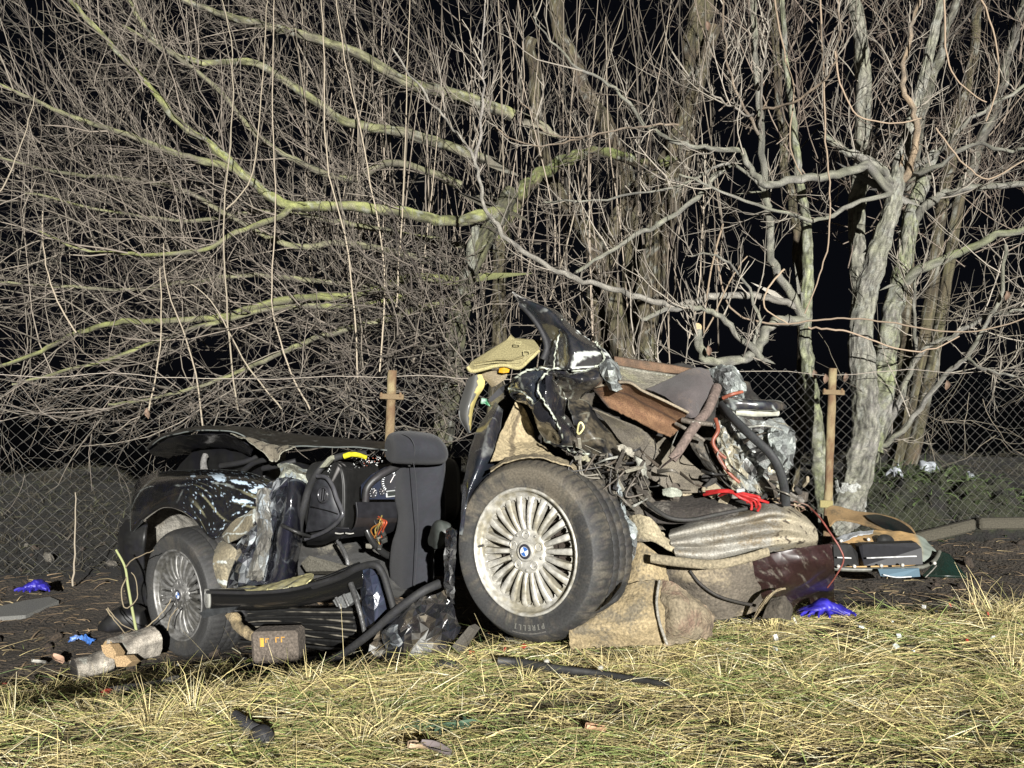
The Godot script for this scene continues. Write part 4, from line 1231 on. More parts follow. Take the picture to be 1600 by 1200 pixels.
	for s in 40:
		var a0 := TAU * s / 40.0
		var a1 := TAU * (s + 1) / 40.0
		var qd := int(s / 10)
		var qc := Color(0.03, 0.10, 0.32) if qd % 2 == 0 else Color(0.55, 0.57, 0.58)
		var pt := func(a: float, r: float, z: float) -> Vector3: return x * Vector3(cos(a + tilt) * r, sin(a + tilt) * r, z)
		mb.face([pt.call(a0, 0.0, 0.0035), pt.call(a1, 0.016, 0.0028), pt.call(a0, 0.016, 0.0028)], qc)
		mb.face([pt.call(a0, 0.016, 0.0028), pt.call(a1, 0.016, 0.0028), pt.call(a1, 0.0172, 0.0030), pt.call(a0, 0.0172, 0.0030)], Color(0.5, 0.5, 0.5))
		mb.face([pt.call(a0, 0.0172, 0.0030), pt.call(a1, 0.0172, 0.0030), pt.call(a1, 0.0262, 0.0010), pt.call(a0, 0.0262, 0.0010)], Color(0.02, 0.022, 0.028))
	obj("emblem", mb, M.print, w)
	if rear:
		# tyre maker's lettering, upside down at the foot of the sidewall
		var word := "PIRELLI"
		var f := SystemFont.new()
		f.font_names = PackedStringArray(["Droid Sans"]); f.font_weight = 700
		for i in word.length():
			var tm := TextMesh.new()
			tm.text = word[i]; tm.font = f; tm.font_size = 32; tm.pixel_size = 0.00080; tm.depth = 0.0015
			var mm := StandardMaterial3D.new()
			mm.albedo_color = Color(0.36, 0.355, 0.335); mm.roughness = 0.8
			tm.material = mm
			var mi := MeshInstance3D.new()
			mi.mesh = tm; mi.name = "letter"
			var a := -PI / 2 + 0.13 - (i - 3) * 0.076
			var here := Transform3D(Basis(Vector3.BACK, a + PI / 2 + PI), Vector3(cos(a) * 0.257, sin(a) * 0.257, 0.0122))
			w.add_child(mi, true)
			var tx := x * here
			tx.origin -= centre
			mi.transform = tx
		mb = MB.new()
		for i in 14:
			var a0 := -PI / 2 + 0.13 - 0.27 + i * 0.037
			var p := func(a: float, r: float, z: float) -> Vector3: return x * Vector3(cos(a) * r, sin(a) * r, z)
			mb.face([p.call(a0, 0.2795, 0.0118), p.call(a0 + 0.037, 0.2795, 0.0118), p.call(a0 + 0.037, 0.2755, 0.0124), p.call(a0, 0.2755, 0.0124)], Color(0.15, 0.145, 0.13))
		obj("letter_bar", mb, M.rubber, w)
		pipe("valve", PackedVector3Array([x * Vector3(-0.1985, 0.0, -0.018), x * Vector3(-0.197, 0.0, -0.006), x * Vector3(-0.193, 0.0, 0.01)]), 0.005, 0.004, Color(0.05, 0.05, 0.05), M.rubber, 1.0, 8, w)

func build_car() -> void:
	rng.seed = 11
	car = thing("wrecked_car", "crushed and torn black saloon car lying on the bank with its tail folded up", "car", Vector3(-0.6, -0.3, -5.2))
	build_front()
	build_cabin()
	build_rear()

func build_front() -> void:
	var mud := Color(0.36, 0.33, 0.27)
	wheel("front_wheel", C(278, 930, -0.08), Vector3(-0.69, -0.03, 0.724), false, "clean front wheel with silver spokes under a grey wing liner", 0.95)
	# front wing
	var wing := sh("front_wing", net_c(rows([
		[[205, 772, 0.30], [216, 750, 0.26], [236, 741, 0.22], [262, 736, 0.19], [290, 734, 0.17], [320, 733, 0.15], [355, 734, 0.14], [390, 738, 0.13], [428, 752, 0.12]],
		[[204, 782, 0.12], [213, 766, 0.08], [234, 753, 0.06], [262, 747, 0.05], [290, 745, 0.04], [320, 746, 0.03], [355, 750, 0.03], [390, 756, 0.04], [424, 768, 0.05]],
		[[203, 800, 0.03], [212, 788, 0.0], [234, 772, 0.0], [260, 764, 0.0], [288, 763, -0.01], [318, 770, -0.01], [350, 786, 0.0], [382, 788, 0.02], [416, 790, 0.04]],
		[[203, 820, 0.02], [212, 814, -0.01], [232, 801, -0.02], [258, 790, -0.02], [285, 795, -0.02], [310, 814, -0.02], [331, 838, 0.0], [352, 830, 0.03], [392, 812, 0.05]],
		[[204, 838, 0.05], [213, 826, 0.03], [233, 808, 0.02], [257, 794, 0.02], [283, 799, 0.02], [307, 817, 0.02], [329, 842, 0.03], [350, 833, 0.05], [388, 815, 0.07]]])),
		150, 80, 0.004, 2.0, 0.003, func(p: Vector3, u: float, v: float, r: float) -> Color:
			var q: Color = paint_col(0.12, 0.03).call(p, u, v, r)
			# scraped bare streaks and patches of pale filler towards the door
			if u > 0.5:
				var s := nlo.get_noise_2d(u * 1.6 + v * 0.8, (v - u * 0.45) * 13)
				q = q.lerp(Color(0.20, 0.19, 0.12), 0.75 * smoothstep(0.22, 0.5, s) * smoothstep(0.52, 0.66, u) * smoothstep(0.30, 0.42, v) * smoothstep(0.85, 0.7, v))
				var n := 0.5 * nlo.get_noise_2d(u * 22, v * 16) + 0.3 * nhi.get_noise_2d(u * 1.5, v * 1.2)
				var b := 0.0
				for e in [[0.70, 0.22, 0.055, 0.10], [0.94, 0.30, 0.075, 0.14], [0.82, 0.25, 0.10, 0.035], [0.86, 0.47, 0.09, 0.03], [0.55, 0.24, 0.025, 0.04]]:
					b = maxf(b, 1.0 - Vector2((u - e[0]) / e[2], (v - e[1]) / e[3]).length())
				q = q.lerp(Color(0.42, 0.52, 0.62), smoothstep(0.25, 0.40, b + n))
			return q, M.paint_clean, 0.15)
	part_label(wing, "scraped black front wing with pale bare patches")
	# bumper end
	var mb := MB.new()
	loft(mb, [[C(214, 815, 0.10), Vector3(0.05, 0, 0.02), Vector3(0.05, 0, 0.09)], [C(207, 835, 0.08), Vector3(0.07, 0, 0.03), Vector3(0.06, 0, 0.12)], [C(206, 870, 0.10), Vector3(0.065, 0, 0.03), Vector3(0.06, 0, 0.12)], [C(212, 920, 0.14), Vector3(0.06, 0, 0.02), Vector3(0.05, 0, 0.1)], [C(222, 965, 0.2), Vector3(0.05, 0, 0.02), Vector3(0.04, 0, 0.08)], [C(226, 985, 0.22), Vector3(0.04, 0, 0.02), Vector3(0.03, 0, 0.06)]], 24, 30, 0.6, flat_col(Color(0.017, 0.017, 0.018), 0.3), 0.006, 5)
	obj("bumper", mb, M.plastic, car)
	# grey liner inside the arch
	sh("wheel_arch_liner", net_c(rows([
		[[228, 800, 0.25], [262, 776, 0.22], [300, 790, 0.22], [345, 830, 0.24]],
		[[226, 826, 0.30], [262, 800, 0.30], [300, 812, 0.30], [340, 850, 0.30]],
		[[224, 856, 0.34], [262, 830, 0.36], [296, 835, 0.36], [338, 875, 0.34]],
		[[224, 900, 0.38], [262, 900, 0.40], [296, 900, 0.40], [338, 920, 0.38]]])), 50, 40, 0.02, 5, 0.003, flat_col(Color(0.34, 0.32, 0.28), 0.35, Color(0.16, 0.14, 0.11), 0.3), M.dirty)
	# bonnet, sprung open and tilted
	var hood := sh("bonnet", net_c(rows([
		[[229, 704, 0.45], [240, 694, 0.36], [262, 682, 0.30], [300, 675, 0.26], [340, 674, 0.24], [366, 677, 0.24], [395, 690, 0.26], [430, 699, 0.26], [480, 699, 0.26], [560, 701, 0.28], [640, 709, 0.3]],
		[[232, 698, 0.62], [246, 687, 0.58], [268, 678, 0.55], [302, 671, 0.52], [340, 670, 0.5], [368, 672, 0.5], [400, 680, 0.5], [434, 688, 0.5], [480, 692, 0.5], [560, 697, 0.5], [640, 705, 0.5]],
		[[240, 692, 1.0], [252, 684, 0.98], [274, 675, 0.95], [306, 668, 0.92], [342, 667, 0.9], [370, 668, 0.9], [402, 672, 0.9], [436, 678, 0.9], [480, 683, 0.9], [560, 690, 0.9], [640, 698, 0.9]],
		[[262, 694, 1.45], [272, 688, 1.45], [290, 680, 1.45], [316, 672, 1.45], [346, 669, 1.45], [374, 669, 1.45], [404, 671, 1.45], [438, 676, 1.45], [480, 681, 1.45], [560, 688, 1.45], [640, 696, 1.45]]])),
		90, 30, 0.006, 3.0, 0.006, func(p: Vector3, u: float, v: float, r: float) -> Color:
			var q: Color = paint_col(0.1, 0.03).call(p, u, v, r)
			if nhi.get_noise_3d(p.x * 6, p.y * 6, p.z * 6) > 0.55: q = q.lerp(Color(0.3, 0.3, 0.28), 0.5)
			return q, M.hood)
	part_label(hood, "sprung black bonnet with a torn near edge")
	sh("bonnet_frame", net_c(rows([
		[[232, 706, 0.47], [262, 687, 0.33], [300, 680, 0.28], [340, 679, 0.27], [366, 682, 0.27], [395, 702, 0.3]],
		[[240, 712, 0.60], [264, 702, 0.50], [300, 696, 0.45], [340, 694, 0.42], [366, 698, 0.40], [392, 712, 0.4]],
		[[262, 715, 0.9], [280, 712, 0.8], [308, 708, 0.75], [344, 706, 0.7], [370, 708, 0.65], [390, 716, 0.6]]])), 40, 20, 0.008, 6, 0.004, flat_col(Color(0.014, 0.014, 0.016), 0.3), M.gloss)
	sh("torn_bonnet_flap", net_c(rows([
		[[360, 677, 0.24], [392, 684, 0.25], [425, 694, 0.25], [463, 697, 0.24]],
		[[378, 684, 0.22], [402, 692, 0.22], [426, 700, 0.21], [450, 702, 0.20]],
		[[396, 694, 0.2], [411, 703, 0.2], [428, 708, 0.19], [440, 708, 0.19]],
		[[422, 716, 0.18], [426, 720, 0.18], [431, 721, 0.18], [436, 719, 0.18]]])), 36, 30, 0.012, 9, 0.003, func(p: Vector3, u: float, v: float, r: float) -> Color:
			var e := minf(minf(u, 1 - u), minf(v, 1 - v))
			return Color(0.38, 0.33, 0.25).lerp(Color(0.62, 0.6, 0.48), smoothstep(0.08, 0.02, e)).lerp(Color(0.02, 0.02, 0.02), smoothstep(0.25, 0.5, nhi.get_noise_3d(p.x, p.y, p.z))), M.board, 0.3)
	# engine bay
	mb = MB.new()
	loft(mb, [[C(285, 745, 0.75), Vector3(0.02, 0.08, 0), Vector3(0, 0, 0.2)], [C(320, 735, 0.75), Vector3(0.02, 0.16, 0), Vector3(0, 0, 0.3)], [C(380, 730, 0.7), Vector3(0.02, 0.18, 0), Vector3(0, 0, 0.3)], [C(430, 740, 0.6), Vector3(0.02, 0.15, 0), Vector3(0, 0, 0.25)]], 20, 20, 0.6, flat_col(Color(0.011, 0.011, 0.012), 0.4), 0.03, 6)
	obj("engine_block", mb, M.plastic, car)
	pipe("strut_top", line_c(v3([[319, 734, 0.42], [318, 722, 0.44], [321, 710, 0.46]])), 0.020, 0.014, Color(0.35, 0.34, 0.33), M.metal)
	pipe("strut_rod", line_c(v3([[316, 716, 0.45], [324, 713, 0.46]])), 0.008, 0.008, Color(0.4, 0.39, 0.36), M.metal)
	for q in [[[345, 728, 0.4], [380, 722, 0.42], [405, 712, 0.45]], [[380, 736, 0.35], [400, 722, 0.35], [432, 716, 0.36]], [[412, 732, 0.3], [440, 726, 0.3], [462, 720, 0.34]]]:
		pipe("engine_hose", line_c(v3(q)), 0.014, 0.012, Color(0.018, 0.018, 0.02), M.rubber)
	# pale bare metal by the windscreen foot
	shd("torn_scuttle", net_c(rows([
		[[433, 726, 0.16], [446, 722, 0.2], [465, 727, 0.22], [489, 735, 0.24]],
		[[436, 738, 0.10], [450, 734, 0.12], [466, 740, 0.14], [486, 748, 0.18]],
		[[432, 752, 0.06], [452, 748, 0.08], [468, 752, 0.12], [482, 760, 0.16]]])), 9, 6, 0.022, pick([Color(0.12, 0.11, 0.08), Color(0.36, 0.36, 0.30), Color(0.48, 0.50, 0.42), Color(0.42, 0.48, 0.52)], 9.0), M.paint_dusty, 0.7)
	# beige inner plates behind the wheel
	var beige := func(p: Vector3, u: float, v: float, r: float) -> Color:
		var e := minf(minf(u, 1 - u), minf(v, 1 - v))
		var c: Color = flat_col(Color(0.36, 0.31, 0.21), 0.35, Color(0.21, 0.19, 0.14), 0.4).call(p, u, v, r)
		c = c.lerp(Color(0.66, 0.70, 0.66), smoothstep(0.88, 0.95, r + 0.1 * nhi.get_noise_3d(p.x, p.y, p.z)))
		return c.lerp(Color(0.03, 0.03, 0.03), smoothstep(0.035, 0.02, e))
	sh("torn_inner_panel", net_c(rows([
		[[344, 846, 0.06], [352, 843, 0.03], [362, 850, 0.0], [372, 860, 0.0]],
		[[316, 856, 0.02], [334, 864, -0.03], [350, 872, -0.05], [366, 880, -0.03]],
		[[300, 873, 0.0], [322, 884, -0.04], [344, 892, -0.06], [358, 900, -0.04]],
		[[312, 892, 0.0], [328, 902, -0.03], [344, 910, -0.05], [354, 918, -0.04]],
		[[330, 914, 0.0], [338, 917, -0.02], [346, 919, -0.03], [352, 920, -0.03]]])), 50, 60, 0.007, 4, 0.004, beige, M.dirty, 0.3)
	sh("torn_inner_panel", net_c(rows([
		[[345, 832, 0.04], [366, 812, 0.03], [386, 801, 0.02], [404, 792, 0.02]],
		[[348, 842, 0.01], [368, 826, 0.0], [388, 812, -0.01], [403, 803, 0.0]],
		[[356, 850, 0.0], [372, 842, -0.02], [390, 828, -0.02], [402, 818, -0.01]]])), 44, 34, 0.010, 5, 0.004, beige, M.dirty, 0.3)
	# the crumpled strip of door edge and pillar
	var torn := paint_col(0.5, 0.10, Color(0.020, 0.022, 0.027), Color(0.46, 0.51, 0.53), 0.04)
	shd("crumpled_pillar", net_c(rows([
		[[420, 752, 0.05], [430, 748, 0.02], [442, 744, 0.0], [456, 745, 0.02]],
		[[408, 776, 0.03], [420, 774, -0.03], [432, 770, -0.02], [444, 774, 0.02]],
		[[396, 800, 0.03], [408, 802, -0.04], [420, 800, -0.01], [434, 806, 0.03]],
		[[384, 826, 0.02], [398, 828, -0.05], [412, 828, 0.01], [430, 834, 0.03]],
		[[370, 852, 0.02], [386, 854, -0.06], [404, 856, 0.0], [428, 862, 0.04]],
		[[360, 880, 0.02], [376, 882, -0.06], [398, 884, 0.01], [426, 886, 0.03]],
		[[352, 918, 0.02], [372, 918, -0.04], [396, 917, 0.0], [422, 913, 0.02]]])), 9, 20, 0.030, pick([Color(0.018, 0.019, 0.023), Color(0.018, 0.019, 0.023), Color(0.03, 0.032, 0.04), Color(0.20, 0.21, 0.22), Color(0.42, 0.46, 0.48)]), M.paint, 0.5)
	shd("crumpled_pillar", net_c(rows([
		[[402, 762, 0.0], [412, 760, -0.03], [424, 764, 0.0]],
		[[398, 796, -0.04], [410, 792, -0.08], [424, 798, -0.03]],
		[[402, 830, -0.04], [414, 826, -0.08], [426, 836, -0.02]],
		[[396, 864, -0.05], [406, 862, -0.09], [420, 870, -0.03]],
		[[384, 906, -0.04], [396, 908, -0.07], [412, 910, -0.03]]])), 7, 18, 0.022, pick([Color(0.018, 0.019, 0.023), Color(0.10, 0.10, 0.10), Color(0.22, 0.21, 0.19), Color(0.30, 0.29, 0.26), Color(0.45, 0.50, 0.54)]), M.paint_dusty, 0.6)
	# glossy black door jamb
	sh("door_jamb", net_c(rows([
		[[446, 756, 0.02], [452, 750, 0.0], [462, 748, 0.02], [474, 752, 0.08], [481, 762, 0.14]],
		[[438, 782, 0.0], [446, 778, -0.03], [458, 778, -0.02], [470, 782, 0.05], [476, 790, 0.14]],
		[[434, 812, 0.0], [442, 812, -0.04], [455, 812, -0.03], [466, 816, 0.05], [473, 820, 0.14]],
		[[428, 850, 0.0], [436, 850, -0.04], [450, 850, -0.03], [462, 852, 0.05], [470, 855, 0.14]],
		[[418, 880, 0.0], [430, 882, -0.03], [446, 880, -0.02], [458, 878, 0.05], [466, 878, 0.14]],
		[[412, 916, 0.0], [424, 914, -0.02], [440, 912, -0.01], [454, 908, 0.05], [462, 902, 0.12]]])), 50, 80, 0.008, 4, 0.003, paint_col(0.05, 0.02, Color(0.013, 0.014, 0.020), Color(0.45, 0.5, 0.55), 0.04), M.paint_clean)
	pipe("door_check", line_c(v3([[440, 820, -0.06], [452, 826, -0.05], [468, 833, -0.02], [484, 838, 0.06]])), 0.008, 0.007, Color(0.05, 0.05, 0.05), M.metal)
	# sill beam
	mb = MB.new()
	loft(mb, [[C(322, 935, -0.12), Vector3(0, 0.040, 0), Vector3(0.02, 0, 0.045)], [C(360, 936, -0.11), Vector3(0, 0.045, 0), Vector3(0.02, 0, 0.05)], [C(400, 936, -0.10), Vector3(0, 0.046, 0), Vector3(0.02, 0, 0.05)], [C(450, 932, -0.09), Vector3(0, 0.046, 0), Vector3(0.02, 0, 0.05)], [C(500, 921, -0.08), Vector3(0, 0.047, 0), Vector3(0.02, 0, 0.05)], [C(535, 909, -0.07), Vector3(0, 0.050, 0), Vector3(0.02, 0, 0.05)], [C(562, 899, -0.06), Vector3(0, 0.052, 0), Vector3(0.02, 0, 0.05)]], 40, 90, 0.85, func(p: Vector3, u: float, v: float, r: float) -> Color:
		var q: Color = paint_col(0.0, 0.0).call(p, 0.5, 0.5, 0.0)
		if v < 0.025: q = q.lerp(Color(0.55, 0.55, 0.5), 0.7)
		return q, 0.0015, 3)
	var sill := obj("sill_beam", mb, M.paint_clean, car)
	part_label(sill, "bent glossy black sill beam across the door opening")
	pipe("sill_strip", line_c(v3([[324, 925, -0.16], [360, 926, -0.155], [400, 926, -0.145], [450, 922, -0.14], [500, 910, -0.13], [540, 896, -0.12], [572, 882, -0.11], [592, 878, -0.10]])), 0.008, 0.008, Color(0.03, 0.03, 0.032), M.rubber)
	sh("yellow_foam", net_c(rows([
		[[372, 918, -0.02], [400, 915, -0.03], [430, 909, -0.02], [460, 902, -0.02], [489, 894, 0.0]],
		[[380, 920, -0.10], [404, 920, -0.11], [432, 916, -0.10], [462, 910, -0.10], [488, 902, -0.08]],
		[[392, 923, -0.14], [410, 923, -0.14], [436, 920, -0.14], [460, 916, -0.13], [484, 908, -0.12]]])), 60, 20, 0.010, 9, 0.004, flat_col(Color(0.62, 0.57, 0.30), 0.15, Color(0.5, 0.5, 0.44), 0.3), M.plastic, 0.4)
	slabpart("sill_cover", line_c(v3([[311, 958, -0.16], [322, 952, -0.16], [370, 948, -0.14], [366, 953, -0.14], [318, 966, -0.16]])), Vector3(0.03, 0, -0.06), Color(0.05, 0.052, 0.055), M.plastic)
	# ribbed underside trim
	var rib := sh("ribbed_trim", net_c(rows([
		[[352, 955, 0.12], [400, 952, 0.10], [450, 950, 0.10], [500, 950, 0.08], [556, 948, 0.06]],
		[[356, 972, 0.12], [402, 965, 0.10], [452, 966, 0.10], [502, 972, 0.08], [556, 980, 0.06]],
		[[364, 990, 0.14], [406, 984, 0.12], [455, 986, 0.12], [505, 996, 0.1], [554, 1008, 0.08]],
		[[372, 1010, 0.18], [412, 1006, 0.16], [460, 1008, 0.16], [508, 1018, 0.14], [552, 1030, 0.1]]])), 60, 60, 0.004, 5, 0.004, func(p: Vector3, u: float, v: float, r: float) -> Color:
			var k := 0.5 + 0.5 * sin(v * 44.0 + u * 3.0)
			var c := Color(0.016, 0.016, 0.017)
			return c.lerp(Color(0.36, 0.33, 0.27), smoothstep(0.86, 0.98, k) * smoothstep(-0.2, 0.4, nlo.get_noise_3d(p.x * 5, p.y * 12, p.z * 5) + u * 0.4)), M.plastic)
	part_label(rib, "black ribbed trim under the sill")
	var rm := MB.new()
	for k in 6:
		var t := 0.2 + k * 0.13
		var a := C(372, 957 + k * 9, 0.09)
		var b := C(460, 953 + k * 11, 0.07)
		var c := C(553, 952 + k * 13, 0.03)
		rm.tube(smooth(PackedVector3Array([a, b, c]), 8), 0.006, 0.006, 6, Color(0.03, 0.03, 0.03))
	obj("trim_ribs", rm, M.plastic, car)
	# pillar foot with its rubber seal
	shd("pillar_foot", net_c(rows([
		[[556, 892, -0.03], [568, 890, -0.06], [582, 888, -0.06], [596, 890, -0.02]],
		[[560, 910, -0.04], [572, 908, -0.10], [586, 908, -0.08], [602, 910, -0.02]],
		[[563, 934, -0.04], [575, 936, -0.08], [588, 936, -0.09], [606, 938, -0.03]],
		[[566, 958, -0.04], [577, 960, -0.10], [590, 960, -0.08], [608, 958, -0.02]],
		[[568, 985, -0.04], [580, 988, -0.08], [592, 984, -0.06], [606, 976, -0.02]]])), 4, 6, 0.022, pick([Color(0.02, 0.024, 0.04), Color(0.03, 0.035, 0.055), Color(0.035, 0.04, 0.06), Color(0.06, 0.07, 0.09)], 7.0), M.paint, 0.3)
	pipe("pillar_edge", line_c(v3([[548, 912, -0.12], [556, 935, -0.13], [564, 962, -0.13], [570, 990, -0.12]])), 0.012, 0.009, Color(0.10, 0.10, 0.10), M.metal)
	slabpart("hinge_block", line_c(v3([[520, 938, -0.13], [534, 930, -0.13], [546, 926, -0.13], [553, 940, -0.13], [540, 950, -0.13], [526, 948, -0.13]])), Vector3(0.02, 0, -0.05), Color(0.34, 0.35, 0.35), M.metal)
	for q in [[[525, 934, -0.15], [533, 951, -0.15]], [[537, 929, -0.15], [545, 947, -0.15]]]:
		pipe("hinge_bolt", line_c(v3([q[0], [(q[0][0] + q[1][0]) / 2, (q[0][1] + q[1][1]) / 2, -0.152], q[1]])), 0.006, 0.006, Color(0.2, 0.2, 0.2), M.metal)
	pipe("door_seal", line_c(v3([[490, 916, -0.10], [530, 902, -0.13], [560, 887, -0.14], [585, 882, -0.13], [598, 896, -0.12], [606, 920, -0.12], [615, 950, -0.12]])), 0.013, 0.013, Color(0.028, 0.028, 0.03), M.rubber, 1.0, 12)
	pipe("rubber_seal", line_c(v3([[686, 912, -0.02], [664, 922, -0.08], [640, 938, -0.12], [612, 960, -0.15], [588, 982, -0.17], [560, 1004, -0.19], [530, 1025, -0.2], [495, 1040, -0.2]])), 0.017, 0.014, Color(0.03, 0.03, 0.032), M.rubber, 1.0, 12)
	# crumpled black quarter below the door opening
	var cq := paint_col(0.6, 0.5, Color(0.02, 0.021, 0.024), Color(0.55, 0.58, 0.58), 0.05)
	shd("crumpled_quarter", net_c(rows([
		[[600, 972, -0.10], [630, 950, -0.10], [655, 932, -0.08], [678, 928, -0.10], [698, 922, -0.06]],
		[[590, 985, -0.14], [622, 968, -0.16], [652, 952, -0.20], [684, 944, -0.12], [708, 944, -0.10]],
		[[582, 1000, -0.14], [616, 990, -0.20], [650, 978, -0.14], [688, 968, -0.20], [716, 964, -0.12]],
		[[578, 1015, -0.13], [612, 1010, -0.16], [648, 1006, -0.22], [686, 996, -0.16], [722, 984, -0.14]],
		[[576, 1034, -0.10], [610, 1036, -0.14], [646, 1034, -0.16], [680, 1028, -0.12], [700, 1020, -0.10]]])), 13, 10, 0.034, pick([Color(0.018, 0.019, 0.023), Color(0.018, 0.019, 0.023), Color(0.024, 0.024, 0.026), Color(0.05, 0.045, 0.04), Color(0.16, 0.135, 0.10), Color(0.30, 0.30, 0.29)], 4.0), M.paint, 0.4)
	shd("crumpled_quarter", net_c(rows([
		[[596, 988, -0.2], [606, 978, -0.24], [622, 972, -0.22]],
		[[598, 1004, -0.24], [608, 996, -0.30], [622, 990, -0.24]],
		[[606, 1018, -0.2], [618, 1014, -0.26], [632, 1004, -0.22]]])), 5, 6, 0.012, pick([Color(0.018, 0.019, 0.023), Color(0.10, 0.11, 0.12), Color(0.35, 0.37, 0.38)], 9.0), M.paint, 0.4)
	shd("foil_strip", net_c(rows([
		[[697, 826, -0.06], [706, 824, -0.1], [716, 828, -0.06]],
		[[694, 856, -0.06], [704, 854, -0.12], [714, 856, -0.07]],
		[[693, 888, -0.06], [702, 886, -0.12], [712, 890, -0.07]],
		[[693, 916, -0.06], [702, 918, -0.12], [711, 918, -0.07]],
		[[700, 940, -0.06], [706, 944, -0.1], [712, 948, -0.06]]])), 4, 18, 0.018, pick([Color(0.018, 0.019, 0.023), Color(0.018, 0.019, 0.023), Color(0.03, 0.03, 0.033), Color(0.12, 0.12, 0.12), Color(0.35, 0.36, 0.36)], 9.0), M.paint, 0.6)
	slabpart("broken_strut", line_c(v3([[706, 1010, -0.2], [733, 978, -0.16], [741, 984, -0.16], [716, 1020, -0.2]])), Vector3(0.02, 0, -0.03), Color(0.13, 0.12, 0.10), M.rust)

func slabpart(called: String, pts: PackedVector3Array, back: Vector3, col: Color, m: Material, parent: Node3D = null) -> MeshInstance3D:
	var mb := MB.new()
	slab(mb, pts, back, col)
	return obj(called, mb, m, parent if parent else car)

func build_cabin() -> void:
	var trim := Color(0.020, 0.020, 0.023)
	# dashboard body: end cap towards us, rear face with the dials running away to the right
	var mb := MB.new()
	loft(mb, [
		[C(505, 780, 0.16), C(505, 722, 0.16) - C(505, 780, 0.16), (C(545, 790, 0.16) - C(505, 790, 0.16)) * 0.75],
		[C(512, 780, 0.20), C(512, 720, 0.2) - C(512, 780, 0.2), (C(545, 790, 0.16) - C(505, 790, 0.16)) * 0.85],
		[C(545, 775, 0.42), C(545, 717, 0.42) - C(545, 775, 0.42), (C(545, 790, 0.16) - C(505, 790, 0.16)) * 0.8],
		[C(600, 770, 0.80), C(600, 714, 0.8) - C(600, 770, 0.8), (C(545, 790, 0.16) - C(505, 790, 0.16)) * 0.8],
		[C(690, 765, 1.3), C(690, 715, 1.3) - C(690, 765, 1.3), (C(545, 790, 0.16) - C(505, 790, 0.16)) * 0.8]], 40, 40, 0.55, func(p: Vector3, u: float, v: float, r: float) -> Color:
			var c := trim
			if p.y > C(520, 728, 0.2).y and nhi.get_noise_3d(p.x * 7, p.y * 7, p.z * 7) > 0.42: c = Color(0.45, 0.43, 0.42)
			return c, 0.003, 6)
	var dash := obj("dashboard", mb, M.plastic, car)
	# end cap
	sh("dash_end_cap", net_c(rows([
		[[488, 756, 0.11], [498, 746, 0.09], [510, 744, 0.09], [520, 757, 0.10]],
		[[484, 784, 0.11], [498, 782, 0.08], [514, 782, 0.08], [528, 788, 0.10]],
		[[480, 812, 0.11], [496, 812, 0.08], [514, 812, 0.08], [532, 808, 0.10]],
		[[477, 832, 0.12], [492, 830, 0.10], [508, 826, 0.10], [520, 820, 0.11]]])), 20, 24, 0.0, 4, 0.006, flat_col(Color(0.042, 0.043, 0.050), 0.15), M.plastic, 0.0, dash)
	pipe("dash_cap_trim", line_c(v3([[496, 744, 0.06], [510, 746, 0.06], [520, 760, 0.06], [526, 778, 0.06], [535, 800, 0.06], [532, 810, 0.06], [518, 824, 0.07], [500, 834, 0.08], [478, 842, 0.09]])), 0.009, 0.009, Color(0.05, 0.05, 0.055), M.gloss, 1.0, 10, dash)
	pipe("dash_cap_joint", line_c(v3([[485, 791, 0.072], [500, 795, 0.064], [516, 799, 0.064], [528, 803, 0.075]])), 0.002, 0.002, Color(0.005, 0.005, 0.005), M.plastic, 1.0, 6, dash)
	# round vent
	var vc := C(505, 773, 0.068)
	var vn := Vector3(-0.69, 0.1, 0.72).normalized()
	var vb := Transform3D(Basis(Vector3.UP.cross(vn).normalized(), vn.cross(Vector3.UP.cross(vn).normalized()), vn), vc)
	mb = MB.new()
	mb.lathe(vb, [Vector2(0.036, -0.004), Vector2(0.034, 0.006), Vector2(0.029, 0.007), Vector2(0.027, 0.0), Vector2(0.026, -0.004)], 32, flat_col(Color(0.03, 0.03, 0.032), 0.1))
	mb.lathe(vb, [Vector2(0.026, -0.004), Vector2(0.0, -0.004)], 32, flat_col(Color(0.004, 0.004, 0.004), 0.0))
	for k in [-0.6, 0.0, 0.6]:
		mb.box(vb * Transform3D(Basis.IDENTITY, Vector3(k * 0.025, 0, 0.001)), Vector3(0.004, 0.05 * sqrt(1 - k * k), 0.005), 0.001, Color(0.03, 0.03, 0.032))
	obj("air_vent", mb, M.gloss, dash)
	pipe("screen_seal", line_c(v3([[465, 852, 0.12], [468, 822, 0.10], [474, 794, 0.08], [483, 762, 0.08], [496, 738, 0.08], [514, 720, 0.12], [540, 711, 0.2], [570, 708, 0.3]])), 0.017, 0.013, Color(0.026, 0.026, 0.028), M.rubber, 1.0, 12)
	# dial hood and cluster
	var cl := func(px: float, py: float, off: float) -> Vector3:       # a point on the dials' plane
		var w := 0.20 + (px - 535.0) * 0.0036
		return C(px, py, w) + Vector3(0.72, 0.06, 0.69) * off
	var face_ := MB.new()
	slab(face_, PackedVector3Array([cl.call(546, 779, 0.12), cl.call(546, 758, 0.12), cl.call(562, 742, 0.12), cl.call(584, 730, 0.12), cl.call(600, 726, 0.12), cl.call(602, 779, 0.12)]), Vector3(-0.03, 0, -0.03), Color(0.022, 0.026, 0.040))
	var cluster := obj("dial_panel", face_, M.gloss, dash)
	part_label(cluster, "dial panel with speedometer and small display")
	pipe("dial_hood", PackedVector3Array([cl.call(541, 782, 0.13), cl.call(542, 760, 0.14), cl.call(556, 742, 0.16), cl.call(580, 728, 0.17), cl.call(604, 718, 0.17)]), 0.016, 0.016, Color(0.035, 0.033, 0.035), M.plastic, 1.0, 12, dash)
	var dn := Vector3(0.72, 0.06, 0.69).normalized()
